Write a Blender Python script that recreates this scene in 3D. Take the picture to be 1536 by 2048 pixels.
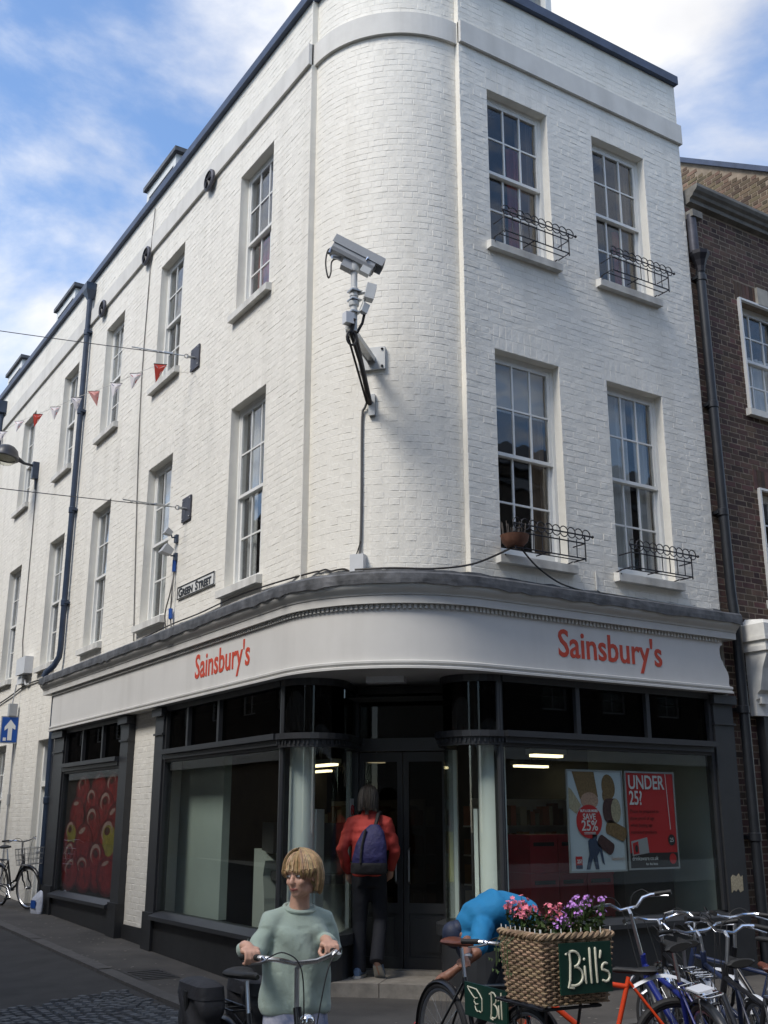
import bpy, bmesh, math, random
from mathutils import Vector, Matrix, Euler
for o in list(bpy.data.objects): bpy.data.objects.remove(o)
scene = bpy.context.scene
COL = scene.collection
R = math.radians
rnd = random.Random(7)

# ---------------------------------------------------------------- camera
cam_d = bpy.data.cameras.new('camera'); cam = bpy.data.objects.new('camera', cam_d); COL.objects.link(cam)
cam.location = (-5.25, -8.59, 1.65)
cam.rotation_euler = (R(90+16.1), 0, R(57.45-90))
cam_d.sensor_fit = 'VERTICAL'; cam_d.sensor_height = 36.0; cam_d.lens = 36.0*2127/2048
cam_d.clip_start = 0.05; cam_d.clip_end = 3000
scene.camera = cam

# ---------------------------------------------------------------- sky, sun, exposure
SUN_EL, SUN_DIR = R(50), Vector((-1.0, -0.17, 0)).normalized()
world = bpy.data.worlds.new('World'); scene.world = world; world.use_nodes = True
wt = world.node_tree; wt.nodes.clear()
def wn(t, **k):
    n = wt.nodes.new(t)
    for a, v in k.items(): setattr(n, a, v)
    return n
def wl(a, b): wt.links.new(a, b)
sky = wn('ShaderNodeTexSky', sky_type='NISHITA'); sky.sun_disc = False
sky.sun_elevation = SUN_EL; sky.sun_rotation = math.atan2(SUN_DIR.x, SUN_DIR.y)
sky.air_density = 1.0; sky.dust_density = 0.2; sky.ozone_density = 3.0
tc = wn('ShaderNodeTexCoord')
mp = wn('ShaderNodeMapping'); mp.inputs['Scale'].default_value = (1, 1, 1.5); mp.inputs['Location'].default_value = (4.4, 2.9, 0.4)
wl(tc.outputs['Generated'], mp.inputs['Vector'])
n1 = wn('ShaderNodeTexNoise'); n1.inputs['Scale'].default_value = 2.6; n1.inputs['Detail'].default_value = 9; n1.inputs['Roughness'].default_value = .56; n1.inputs['Distortion'].default_value = .25
wl(mp.outputs[0], n1.inputs['Vector'])
cr = wn('ShaderNodeValToRGB'); cr.color_ramp.interpolation = 'EASE'
cr.color_ramp.elements[0].position = .41; cr.color_ramp.elements[1].position = .63
wl(n1.outputs[0], cr.inputs[0])
n2 = wn('ShaderNodeTexNoise'); n2.inputs['Scale'].default_value = 3.4; n2.inputs['Detail'].default_value = 5
wl(mp.outputs[0], n2.inputs['Vector'])
cr2 = wn('ShaderNodeValToRGB'); cr2.color_ramp.elements[0].position = .3; cr2.color_ramp.elements[1].position = .72
cr2.color_ramp.elements[0].color = (7.0, 7.1, 7.5, 1); cr2.color_ramp.elements[1].color = (11.8, 11.6, 11.2, 1)
wl(n2.outputs[0], cr2.inputs[0])
hs = wn('ShaderNodeHueSaturation'); hs.inputs['Saturation'].default_value = 1.02; hs.inputs['Value'].default_value = 2.3
wl(sky.outputs[0], hs.inputs['Color'])
mx = wn('ShaderNodeMix', data_type='RGBA')
wl(cr.outputs[0], mx.inputs[0]); wl(hs.outputs[0], mx.inputs[6]); wl(cr2.outputs[0], mx.inputs[7])
bg = wn('ShaderNodeBackground'); bg.inputs['Strength'].default_value = .10
wl(mx.outputs[2], bg.inputs['Color'])
wo = wn('ShaderNodeOutputWorld'); wl(bg.outputs[0], wo.inputs[0])
sl = bpy.data.lights.new('sun', 'SUN'); sl.energy = 2.8; sl.angle = R(20); sl.color = (1, .95, .88)
sun = bpy.data.objects.new('sun', sl); COL.objects.link(sun); sun.location = (-10, -4, 20)
sd = Vector((SUN_DIR.x*math.cos(SUN_EL), SUN_DIR.y*math.cos(SUN_EL), math.sin(SUN_EL)))
sun.rotation_euler = sd.to_track_quat('Z', 'Y').to_euler()
vs = scene.view_settings
vs.view_transform = 'Standard'; vs.look = 'None'; vs.gamma = 1; vs.use_curve_mapping = False; vs.exposure = 0.25
scene.cycles.max_bounces = 8; scene.cycles.transparent_max_bounces = 16

# ---------------------------------------------------------------- materials
def mat(name, col, rough=.6, metal=0., noise=None, bump=None, spec=.5, emit=None, var=0., alpha=None, sheen=0., streak=None, aniso=None, col2=None):
    m = bpy.data.materials.new(name); m.use_nodes = True
    nt = m.node_tree; b = nt.nodes['Principled BSDF']
    b.inputs['Roughness'].default_value = rough; b.inputs['Metallic'].default_value = metal
    b.inputs['Specular IOR Level'].default_value = spec
    if sheen: b.inputs['Sheen Weight'].default_value = sheen
    c = (*col, 1); src = None
    def N(t, **k):
        n = nt.nodes.new(t)
        for a, v in k.items(): setattr(n, a, v)
        return n
    L = nt.links.new
    tco = N('ShaderNodeTexCoord')
    if noise:
        sc, am = noise
        t = N('ShaderNodeTexNoise'); t.inputs['Scale'].default_value = sc; t.inputs['Detail'].default_value = 6; t.inputs['Roughness'].default_value = .62
        if aniso:
            mpn = N('ShaderNodeMapping'); mpn.inputs['Scale'].default_value = aniso
            L(tco.outputs['Object'], mpn.inputs[0]); L(mpn.outputs[0], t.inputs['Vector'])
        else: L(tco.outputs['Object'], t.inputs['Vector'])
        r = N('ShaderNodeValToRGB'); r.color_ramp.elements[0].position = .3; r.color_ramp.elements[1].position = .7
        d = col2 if col2 else tuple(x*(1-am) for x in col)
        r.color_ramp.elements[0].color = (*d, 1)
        r.color_ramp.elements[1].color = c if col2 else (*[min(1, x*(1+am*.6)) for x in col], 1)
        L(t.outputs[0], r.inputs[0]); src = r.outputs[0]
    if streak:
        am, dark = streak
        t = N('ShaderNodeTexNoise'); t.inputs['Scale'].default_value = 1.0; t.inputs['Detail'].default_value = 5
        mpn = N('ShaderNodeMapping'); mpn.inputs['Scale'].default_value = (3.2, 3.2, .32)
        L(tco.outputs['Object'], mpn.inputs[0]); L(mpn.outputs[0], t.inputs['Vector'])
        r = N('ShaderNodeValToRGB'); r.color_ramp.elements[0].position = .5; r.color_ramp.elements[1].position = .78
        r.color_ramp.elements[0].color = (0, 0, 0, 1); r.color_ramp.elements[1].color = (am, am, am, 1)
        L(t.outputs[0], r.inputs[0])
        x = N('ShaderNodeMix', data_type='RGBA'); x.inputs[7].default_value = (*dark, 1)
        L(r.outputs[0], x.inputs[0])
        if src: L(src, x.inputs[6])
        else: x.inputs[6].default_value = c
        src = x.outputs[2]
    if var:
        g = N('ShaderNodeNewGeometry'); oi = N('ShaderNodeObjectInfo')
        ad = N('ShaderNodeMath', operation='ADD'); L(g.outputs['Random Per Island'], ad.inputs[0]); L(oi.outputs['Random'], ad.inputs[1])
        fr = N('ShaderNodeMath', operation='FRACT'); L(ad.outputs[0], fr.inputs[0])
        mr = N('ShaderNodeMapRange'); mr.inputs['To Min'].default_value = 1-var; mr.inputs['To Max'].default_value = 1+var
        L(fr.outputs[0], mr.inputs[0])
        h = N('ShaderNodeHueSaturation')
        fr2 = N('ShaderNodeMath', operation='MULTIPLY'); fr2.inputs[1].default_value = 7.31; L(fr.outputs[0], fr2.inputs[0])
        fr3 = N('ShaderNodeMath', operation='FRACT'); L(fr2.outputs[0], fr3.inputs[0])
        mr2 = N('ShaderNodeMapRange'); mr2.inputs['To Min'].default_value = .5-.03*min(1, var*2); mr2.inputs['To Max'].default_value = .5+.03*min(1, var*2); L(fr3.outputs[0], mr2.inputs[0])
        L(mr2.outputs[0], h.inputs['Hue'])
        L(mr.outputs[0], h.inputs['Value'])
        if src: L(src, h.inputs['Color'])
        else: h.inputs['Color'].default_value = c
        src = h.outputs[0]
    if src: L(src, b.inputs['Base Color'])
    else: b.inputs['Base Color'].default_value = c
    if bump:
        prev = None
        for (sc, st, di) in (bump if isinstance(bump, list) else [bump]):
            t = N('ShaderNodeTexNoise'); t.inputs['Scale'].default_value = sc; t.inputs['Detail'].default_value = 5
            if aniso:
                mpn = N('ShaderNodeMapping'); mpn.inputs['Scale'].default_value = aniso
                L(tco.outputs['Object'], mpn.inputs[0]); L(mpn.outputs[0], t.inputs['Vector'])
            else: L(tco.outputs['Object'], t.inputs['Vector'])
            bp = N('ShaderNodeBump'); bp.inputs['Strength'].default_value = st; bp.inputs['Distance'].default_value = di
            L(t.outputs[0], bp.inputs['Height'])
            if prev: L(prev, bp.inputs['Normal'])
            prev = bp.outputs[0]
        L(prev, b.inputs['Normal'])
    if emit:
        b.inputs['Emission Color'].default_value = (*emit[0], 1); b.inputs['Emission Strength'].default_value = emit[1]
    m.diffuse_color = c
    return m
def glass(name, tint, refl=1.0, rough=.0, wav=.02):
    m = bpy.data.materials.new(name); m.use_nodes = True; nt = m.node_tree; nt.nodes.clear()
    o = nt.nodes.new('ShaderNodeOutputMaterial'); t = nt.nodes.new('ShaderNodeBsdfTransparent'); g = nt.nodes.new('ShaderNodeBsdfGlossy')
    geo = nt.nodes.new('ShaderNodeNewGeometry'); dt = nt.nodes.new('ShaderNodeVectorMath'); dt.operation = 'DOT_PRODUCT'; mxs = nt.nodes.new('ShaderNodeMixShader')
    def mth(op, a_, b_=None):
        n = nt.nodes.new('ShaderNodeMath'); n.operation = op
        for i, q in enumerate((a_, b_)):
            if q is None: continue
            if isinstance(q, (int, float)): n.inputs[i].default_value = q
            else: nt.links.new(q, n.inputs[i])
        return n.outputs[0]
    nt.links.new(geo.outputs['Incoming'], dt.inputs[0]); nt.links.new(geo.outputs['Normal'], dt.inputs[1])
    schl = mth('ADD', mth('MULTIPLY', mth('POWER', mth('SUBTRACT', 1.0, mth('ABSOLUTE', dt.outputs['Value'])), 5.0), .955), .045)
    fac = mth('MINIMUM', mth('MULTIPLY', schl, refl), 1.0)
    t.inputs[0].default_value = (*tint, 1); g.inputs['Roughness'].default_value = rough
    if wav:
        tc_ = nt.nodes.new('ShaderNodeTexCoord'); nz = nt.nodes.new('ShaderNodeTexNoise'); nz.inputs['Scale'].default_value = 2.2; nz.inputs['Detail'].default_value = 1
        bp = nt.nodes.new('ShaderNodeBump'); bp.inputs['Distance'].default_value = wav; bp.inputs['Strength'].default_value = .5
        nt.links.new(tc_.outputs['Object'], nz.inputs['Vector']); nt.links.new(nz.outputs[0], bp.inputs['Height']); nt.links.new(bp.outputs[0], g.inputs['Normal'])
    nt.links.new(fac, mxs.inputs[0]); nt.links.new(t.outputs[0], mxs.inputs[1]); nt.links.new(g.outputs[0], mxs.inputs[2])
    nt.links.new(mxs.outputs[0], o.inputs[0]); m.diffuse_color = (*tint, 1)
    return m
M = {}
def dm(k, *a, **kw): M[k] = mat(k, *a, **kw)
dm('white_brick', (.79, .76, .685), .62, noise=(5, .04), bump=[(30, .35, .006), (8, .35, .02)], streak=(.38, (.50, .47, .40)), var=.025)
dm('white_joint', (.775, .745, .67), .75, noise=(5, .06), bump=[(30, .4, .006)], streak=(.32, (.42, .41, .36)))
dm('render_band', (.64, .625, .585), .75, noise=(3, .08), bump=[(25, .15, .004)], streak=(.35, (.36, .35, .32)))
dm('stone_sill', (.66, .65, .61), .7, noise=(9, .12), bump=[(40, .2, .004)], streak=(.5, (.25, .24, .22)))
dm('white_wood', (.74, .74, .71), .45, noise=(8, .05))
dm('fascia_white', (.63, .615, .585), .5, noise=(2, .05), streak=(.3, (.40, .38, .35)))
dm('cornice_white', (.56, .55, .52), .55, noise=(4, .06), streak=(.3, (.36, .35, .33)))
dm('lead', (.085, .088, .095), .6, noise=(9, .6), bump=[(14, .4, .01)], streak=(.4, (.26, .26, .27)))
dm('coping', (.05, .07, .12), .5, noise=(5, .3))
dm('pipe_blue', (.028, .045, .08), .38, noise=(6, .3))
dm('pipe_black', (.016, .018, .022), .42, noise=(6, .3))
dm('shop_grey', (.034, .0355, .0385), .42, noise=(6, .15), bump=[(30, .05, .003)])
dm('shop_base', (.026, .027, .029), .5, noise=(5, .3))
dm('red_letter', (.55, .06, .025), .5)
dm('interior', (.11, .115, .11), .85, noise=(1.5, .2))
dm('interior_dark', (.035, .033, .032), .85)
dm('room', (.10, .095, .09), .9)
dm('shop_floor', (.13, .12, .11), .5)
dm('column_white', (.80, .84, .79), .5)
dm('panel_green', (.42, .48, .44), .45, noise=(1.2, .12))
dm('brown_brick', (.098, .054, .039), .8, noise=(3.5, .5), bump=[(60, .4, .004)], var=.5)
dm('yellow_brick', (.15, .105, .065), .85, noise=(1.6, .75), bump=[(60, .4, .004)], var=.5)
dm('mortar', (.27, .215, .16), .9, noise=(10, .3))
dm('mortar_dark', (.10, .08, .065), .9, noise=(3, .4))
dm('stone_grey', (.20, .19, .17), .8, noise=(6, .35), bump=[(20, .3, .01)])
dm('stone_pale', (.42, .39, .33), .8, noise=(6, .2))
dm('slate', (.06, .065, .075), .55, noise=(3, .3), var=.25)
dm('asphalt', (.050, .046, .042), .85, noise=(1.7, .4), bump=[(160, .5, .006), (6, .2, .02)])
dm('pave', (.074, .067, .059), .85, noise=(1.3, .45), bump=[(120, .4, .004)])
dm('kerb', (.10, .093, .085), .8, noise=(9, .25), bump=[(50, .3, .004)], var=.12)
dm('sett', (.095, .10, .105), .7, noise=(20, .3), bump=[(50, .5, .006)], var=.3)
dm('step_stone', (.26, .235, .20), .8, noise=(8, .3), bump=[(40, .3, .006)])
dm('iron', (.018, .017, .022), .5, metal=.3)
dm('iron_plate', (.075, .075, .09), .5, metal=.4, noise=(8, .3))
dm('cam_grey', (.36, .37, .38), .42, noise=(6, .06))
dm('cam_light', (.56, .57, .56), .45, noise=(6, .08))
dm('galv', (.42, .43, .43), .35, metal=.7, noise=(12, .25))
dm('rusty', (.12, .10, .085), .7, noise=(14, .5))
dm('black_rubber', (.014, .014, .015), .6)
dm('cable_grey', (.12, .115, .11), .6)
dm('cable_black', (.02, .017, .016), .6)
dm('cable_white', (.60, .59, .55), .6)
dm('sign_white', (.70, .70, .67), .4)
dm('sign_black', (.02, .02, .022), .4)
dm('sign_blue', (.012, .075, .33), .35)
dm('box_white', (.60, .61, .62), .4, noise=(5, .06))
dm('wire', (.10, .10, .11), .5, metal=.5)
dm('flag_red', (.55, .05, .03), .7); dm('flag_white', (.72, .68, .68), .7); dm('flag_blue', (.06, .07, .25), .7); dm('flag_pink', (.62, .30, .27), .7)
dm('lamp_dark', (.02, .022, .03), .4)
M['lamp_glass'] = glass('lamp_glass', (.85, .85, .8), .9, .1)
M['pane'] = glass('pane', (.93, .94, .94), 1.25)
M['shop_pane'] = glass('shop_pane', (.93, .955, .94), .9, wav=0)
M['dark_pane'] = glass('dark_pane', (.3, .3, .3), .4, wav=0)
dm('curtain_red', (.30, .07, .06), .9); dm('curtain_ochre', (.25, .18, .12), .9); dm('curtain_white', (.60, .60, .58), .9); dm('curtain_purple', (.23, .22, .36), .9); dm('blind', (.42, .43, .43), .8)
dm('light_tube', (.9, .85, .6), .4, emit=((1, .83, .48), 2.2)); dm('exit_green', (.02, .4, .12), .4, emit=((.02, .6, .18), .8))
dm('crate_red', (.30, .012, .022), .5, noise=(3, .15)); dm('slot_black', (.01, .008, .009), .7)
dm('counter', (.42, .45, .41), .6); dm('product', (.30, .16, .08), .5, var=.7); dm('product_pale', (.40, .38, .30), .5, var=.5); dm('shelf_white', (.5, .5, .48), .5); dm('till_dark', (.05, .05, .05), .5)
dm('yellow', (.50, .46, .03), .5)
dm('paper', (.68, .70, .70), .6); dm('poster_red', (.52, .018, .022), .45); dm('poster_grey', (.52, .58, .62), .45); dm('poster_black', (.022, .018, .02), .45)
dm('cork', (.22, .13, .05), .7, noise=(60, .6)); dm('cork_dark', (.07, .025, .025), .7, noise=(40, .5)); dm('cork_pink', (.45, .28, .20), .7, noise=(60, .4)); dm('cork_pale', (.42, .36, .24), .7, noise=(50, .4))
dm('print_blue', (.03, .05, .10), .5); dm('poster_frame', (.35, .37, .38), .4, metal=.3)
dm('apple_dark', (.014, .010, .009), .5); dm('apple_red', (.22, .015, .016), .45, noise=(7, .6)); dm('apple_deep', (.075, .006, .008), .45, noise=(5, .4)); dm('apple_mid', (.14, .010, .012), .45, noise=(8, .5)); dm('apple_white', (.36, .24, .21), .45, noise=(9, .3)); dm('apple_green', (.26, .21, .035), .45, noise=(6, .5)); dm('apple_core', (.05, .045, .025), .5)
# bikes, people
dm('tyre', (.013, .013, .014), .7, bump=[(120, .3, .003)]); dm('chrome', (.72, .73, .75), .16, metal=1.); dm('alloy', (.50, .51, .53), .32, metal=1.)
dm('bike_black', (.010, .010, .012), .3); dm('bike_blue', (.012, .022, .17), .28); dm('bike_orange', (.62, .055, .012), .35); dm('bike_red', (.28, .012, .014), .35); dm('bike_navy', (.018, .028, .07), .35)
dm('guard_white', (.60, .62, .66), .35); dm('leather', (.13, .038, .02), .45, noise=(20, .3)); dm('grip', (.012, .012, .012), .6); dm('reflector', (.55, .01, .01), .2)
dm('pannier', (.020, .020, .024), .75, noise=(8, .3), bump=[(14, .5, .02)])
dm('wicker', (.31, .21, .13), .75, noise=(20, .5), var=.25); dm('wicker_dark', (.05, .033, .02), .9)
dm('bill_green', (.006, .034, .023), .4); dm('bill_cream', (.62, .60, .47), .5)
dm('leaf', (.05, .085, .022), .6, noise=(30, .3), var=.35); dm('petal_pink', (.80, .20, .27), .6, var=.25); dm('petal_purple', (.50, .22, .62), .6, var=.3)
dm('skin', (.56, .32, .23), .5, noise=(30, .12)); dm('skin_tan', (.30, .135, .08), .5, noise=(30, .12))
dm('hair_blond', (.42, .27, .13), .45, noise=(40, .45), bump=[(60, .5, .006)], var=.38); dm('hair_grey', (.045, .037, .030), .6, noise=(30, .5), bump=[(40, .6, .01)], var=.5)
dm('sweater', (.345, .42, .36), .9, noise=(6, .08), bump=[(140, .35, .003), (7, .5, .03)], sheen=.2)
dm('skirt', (.66, .64, .70), .85, noise=(9, .6), col2=(.04, .09, .24))
dm('jacket_red', (.42, .045, .035), .8, noise=(5, .15), bump=[(11, .5, .03), (40, .3, .006)])
dm('door_dark', (.018, .018, .019), .45); dm('trouser', (.007, .008, .013), .85, bump=[(8, .6, .03)]); dm('shoe_blue', (.10, .16, .26), .6); dm('shoe_sole', (.50, .48, .44), .6)
dm('pack_blue', (.018, .017, .085), .7, noise=(6, .3), bump=[(9, .8, .04)]); dm('pack_black', (.012, .012, .014), .7, bump=[(9, .6, .03)])
dm('tee_blue', (.012, .20, .42), .8, noise=(6, .12), bump=[(9, .45, .03), (120, .2, .002)]); dm('shorts', (.012, .012, .016), .85, bump=[(8, .5, .03)]); dm('cap_navy', (.018, .026, .055), .6)
dm('eye_white', (.6, .58, .55), .3); dm('eye_dark', (.02, .02, .025), .3); dm('lip', (.36, .12, .10), .5); dm('brow', (.17, .10, .05), .7)
dm('bag_white', (.55, .58, .66), .45, bump=[(10, .8, .03)]); dm('terracotta', (.17, .075, .045), .8, noise=(12, .4)); dm('manhole', (.05, .047, .045), .6, metal=.3)

# ---------------------------------------------------------------- mesh builder
ID = Matrix.Identity(4)
ML = Matrix.Rotation(R(-90), 4, 'Z')      # wall frame of the Green Street side: u=-y, v=x (inwards)
MR = ID
def curvy(P, sub=6):
    P = [Vector(p) for p in P]; Q = []
    for i in range(len(P)-1):
        p0, p1, p2, p3 = P[max(i-1, 0)], P[i], P[i+1], P[min(i+2, len(P)-1)]
        for k in range(sub):
            s_ = k/sub; Q.append(.5*((2*p1)+(p2-p0)*s_+(2*p0-5*p1+4*p2-p3)*s_*s_+(3*p1-p0-3*p2+p3)*s_**3))
    return Q+[P[-1]]
class MB:
    def __init__(s, M_=ID): s.v = []; s.f = []; s.m = []; s.M = M_; s.cur = 0
    def add(s, vs_, fs):
        n = len(s.v); s.v += [tuple(s.M @ Vector(p)) for p in vs_]
        s.f += [tuple(i+n for i in f) for f in fs]; s.m += [s.cur]*len(fs); return s
    def box(s, x0, y0, z0, x1, y1, z1):
        return s.add([(x0,y0,z0),(x1,y0,z0),(x1,y1,z0),(x0,y1,z0),(x0,y0,z1),(x1,y0,z1),(x1,y1,z1),(x0,y1,z1)],
                     [(0,3,2,1),(4,5,6,7),(0,1,5,4),(1,2,6,5),(2,3,7,6),(3,0,4,7)])
    def obox(s, c, size, rot=None):
        h = [x/2 for x in size]; T = Matrix.Translation(Vector(c)) @ (rot.to_4x4() if rot else ID)
        old = s.M; s.M = old @ T; s.box(-h[0], -h[1], -h[2], h[0], h[1], h[2]); s.M = old; return s
    def quad(s, a, b, c, d): return s.add([a, b, c, d], [(0, 1, 2, 3)])
    def prism(s, poly, a, b, f):          # poly (p,q); f(p,q,t)->xyz ; extruded from t=a to t=b
        n = len(poly); vv = [f(p, q, a) for p, q in poly]+[f(p, q, b) for p, q in poly]
        return s.add(vv, [tuple(range(n))[::-1], tuple(range(n, 2*n))]+[(i, (i+1) % n, n+(i+1) % n, n+i) for i in range(n)])
    def tube(s, pts, r, n=8, closed=False, caps=True, round_=False):
        P = [Vector(p) for p in pts]
        rr = list(r) if isinstance(r, (list, tuple)) else [r]*len(P)
        if round_:
            d0 = (P[0]-P[1]).normalized(); d1 = (P[-1]-P[-2]).normalized()
            P = [P[0]+d0*rr[0]*.95, P[0]+d0*rr[0]*.7]+P+[P[-1]+d1*rr[-1]*.7, P[-1]+d1*rr[-1]*.95]
            rr = [rr[0]*.25, rr[0]*.72]+rr+[rr[-1]*.72, rr[-1]*.25]
        m = len(P); T = []
        for i in range(m):
            if closed: t = P[(i+1) % m]-P[i-1]
            else: t = P[min(i+1, m-1)]-P[max(i-1, 0)]
            T.append(t.normalized() if t.length > 1e-9 else Vector((0, 0, 1)))
        ref = Vector((0, 0, 1)) if abs(T[0].z) < .9 else Vector((1, 0, 0))
        nn = (ref-T[0]*ref.dot(T[0])).normalized(); vv = []
        for i in range(m):
            nn = nn-T[i]*nn.dot(T[i])
            nn = nn.normalized() if nn.length > 1e-6 else T[i].orthogonal().normalized()
            b = T[i].cross(nn)
            vv += [P[i]+(nn*math.cos(2*math.pi*k/n)+b*math.sin(2*math.pi*k/n))*rr[i] for k in range(n)]
        ff = []
        for i in range(m if closed else m-1):
            j = (i+1) % m
            ff += [(i*n+k, i*n+(k+1) % n, j*n+(k+1) % n, j*n+k) for k in range(n)]
        if caps and not closed: ff += [tuple(range(n))[::-1], tuple(range((m-1)*n, m*n))]
        return s.add(vv, ff)
    def lathe(s, prof, n=20, c=(0, 0, 0), rot=None, a0=0, a1=360, caps=True):   # prof (r,z)
        T = Matrix.Translation(Vector(c)) @ (rot.to_4x4() if rot else ID); full = abs(a1-a0) >= 360
        k = n if full else n+1; vv = []
        for (r_, z) in prof:
            for i in range(k):
                a = R(a0+(a1-a0)*i/n); vv.append(T @ Vector((r_*math.cos(a), r_*math.sin(a), z)))
        ff = []
        for j in range(len(prof)-1):
            for i in range(n): ff.append((j*k+i, j*k+(i+1) % k, (j+1)*k+(i+1) % k, (j+1)*k+i))
        if full and caps:
            if prof[0][0] > 1e-6: ff.append(tuple(range(k))[::-1])
            if prof[-1][0] > 1e-6: ff.append(tuple(range((len(prof)-1)*k, len(prof)*k)))
        return s.add(vv, ff)
    def ball(s, c, r, n=12, rot=None):
        r = (r, r, r) if not isinstance(r, (tuple, list)) else r
        T = Matrix.Translation(Vector(c)) @ (rot.to_4x4() if rot else ID) @ Matrix.Diagonal((*r, 1)); m = max(4, n//2)
        vv = [T @ Vector((0, 0, -1))]
        for j in range(1, m):
            t = math.pi*j/m
            vv += [T @ Vector((math.sin(t)*math.cos(2*math.pi*i/n), math.sin(t)*math.sin(2*math.pi*i/n), -math.cos(t))) for i in range(n)]
        vv.append(T @ Vector((0, 0, 1))); e = len(vv)-1
        ff = [(0, 1+(i+1) % n, 1+i) for i in range(n)]
        for j in range(m-2): ff += [(1+j*n+i, 1+j*n+(i+1) % n, 1+(j+1)*n+(i+1) % n, 1+(j+1)*n+i) for i in range(n)]
        ff += [(e, 1+(m-2)*n+i, 1+(m-2)*n+(i+1) % n) for i in range(n)]
        return s.add(vv, ff)
    def loft(s, rings, n=20, p=2.):       # ring (center, a-vector, b-vector), p: squareness
        vv = []; q_ = 2./p
        sg = lambda t: math.copysign(abs(t)**q_, t)
        for c, a, b in rings:
            c, a, b = Vector(c), Vector(a), Vector(b)
            vv += [c+a*sg(math.cos(2*math.pi*k/n))+b*sg(math.sin(2*math.pi*k/n)) for k in range(n)]
        m = len(rings); ff = []
        for i in range(m-1): ff += [(i*n+k, i*n+(k+1) % n, (i+1)*n+(k+1) % n, (i+1)*n+k) for k in range(n)]
        ff += [tuple(range(n))[::-1], tuple(range((m-1)*n, m*n))]
        return s.add(vv, ff)
    def mesh(s, name, mats, smooth=False, fix=True):
        me = bpy.data.meshes.new(name); me.from_pydata(s.v, [], s.f); me.update()
        for x in (mats if isinstance(mats, (list, tuple)) else [mats]): me.materials.append(M[x])
        if any(s.m): me.polygons.foreach_set('material_index', s.m)
        if fix:
            b = bmesh.new(); b.from_mesh(me); bmesh.ops.recalc_face_normals(b, faces=b.faces); b.to_mesh(me); b.free()
        if smooth:
            me.polygons.foreach_set('use_smooth', [True]*len(me.polygons))
            me.set_sharp_from_angle(angle=R(38))
        return me
    def build(s, name, mats, parent=None, smooth=False, local=False, mw=None, fix=True):
        return place(s.mesh(name, mats, smooth, fix), name, parent, local, mw)
def place(me, name, parent=None, local=False, mw=None):
    o = bpy.data.objects.new(name, me); COL.objects.link(o)
    if mw is not None: o.matrix_basis = mw
    if parent:
        o.parent = parent
        if not local: o.matrix_parent_inverse = wmat(parent).inverted()
    return o
def wmat(o):
    m = o.matrix_basis.copy()
    if o.parent: m = wmat(o.parent) @ o.matrix_parent_inverse @ m
    return m
def tag(o, label, cat, group=None):
    o['label'] = label; o['category'] = cat
    if group: o['group'] = group
    return o
def thing(name, label, cat, loc=(0, 0, 0), rotz=0, group=None, lean=0):
    o = bpy.data.objects.new(name, None); COL.objects.link(o); o.empty_display_size = .2
    o.location = loc; o.rotation_mode = 'XYZ'; o.rotation_euler = (lean, 0, rotz)
    return tag(o, label, cat, group)
def struct(o, kind='structure'): o['kind'] = kind; return o
def text_into(mb, txt, size, Mx, depth=.004, align='LEFT', sx=1., bold=0., shear=0.):
    cu = bpy.data.curves.new('t', 'FONT'); cu.body = txt; cu.size = size; cu.extrude = depth; cu.align_x = align; cu.offset = bold; cu.shear = shear; cu.resolution_u = 3
    o = bpy.data.objects.new('t', cu); COL.objects.link(o); dg = bpy.context.evaluated_depsgraph_get()
    me = bpy.data.meshes.new_from_object(o.evaluated_get(dg))
    old = mb.M; mb.M = old @ Mx @ Matrix.Diagonal((sx, 1, 1, 1))
    mb.add([v.co.copy() for v in me.vertices], [tuple(p.vertices) for p in me.polygons]); mb.M = old
    w = max(v.co.x for v in me.vertices)-min(v.co.x for v in me.vertices) if len(me.vertices) else 0
    bpy.data.objects.remove(o); bpy.data.curves.remove(cu); bpy.data.meshes.remove(me)
    return w*sx
def remesh(mb, voxel, smooth_it=4, dec=None):
    me = mb.mesh('tmp', 'skin'); o = bpy.data.objects.new('tmp', me); COL.objects.link(o)
    r = o.modifiers.new('r', 'REMESH'); r.mode = 'VOXEL'; r.voxel_size = voxel
    if smooth_it: q = o.modifiers.new('s', 'SMOOTH'); q.iterations = smooth_it; q.factor = .5
    if dec: q = o.modifiers.new('d', 'DECIMATE'); q.ratio = dec
    dg = bpy.context.evaluated_depsgraph_get(); out = bpy.data.meshes.new_from_object(o.evaluated_get(dg))
    bpy.data.objects.remove(o); bpy.data.meshes.remove(me)
    out.materials.clear(); out.polygons.foreach_set('use_smooth', [True]*len(out.polygons)); return out
def gy(y): return max(0., .027*(y-1.6))
WALLT = Matrix.Rotation(R(90), 4, 'X')     # text plane (x,y) -> wall plane (u, z), facing -v

# ================================================================ ground
def smooth(a, b, t):
    t = min(1, max(0, (t-a)/(b-a))); return t*t*(3-2*t)
KX, KY = -1.12, -1.5                        # pavement edge along either street
def edge_dist(x, y):                         # >0 outside the pavement
    cx, cy, r = KX+.9, KY+.9, .9
    if x < cx and y < cy: return math.hypot(x-cx, y-cy)-r
    return max(KX-x, KY-y)
def road_z(x, y): return gy(y)-.025-.075*smooth(0, 1.3, edge_dist(x, y))
mb = MB(); xs = [-120, -60, -30, -18, -12, -9]+[-8+.4*i for i in range(41)]+[9, 10, 12, 14, 18, 30, 60, 120]; ys = [-120, -60, -30, -18, -14]+[-12+.4*i for i in range(46)]+[6.4, 7, 8, 9, 10, 12, 14, 17, 20, 30, 60, 120]
vv = [(x, y, road_z(x, y)) for y in ys for x in xs]; nx = len(xs)
mb.add(vv, [(j*nx+i, j*nx+i+1, (j+1)*nx+i+1, (j+1)*nx+i) for j in range(len(ys)-1) for i in range(nx-1)])
struct(mb.build('road', 'asphalt', smooth=True))
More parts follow.
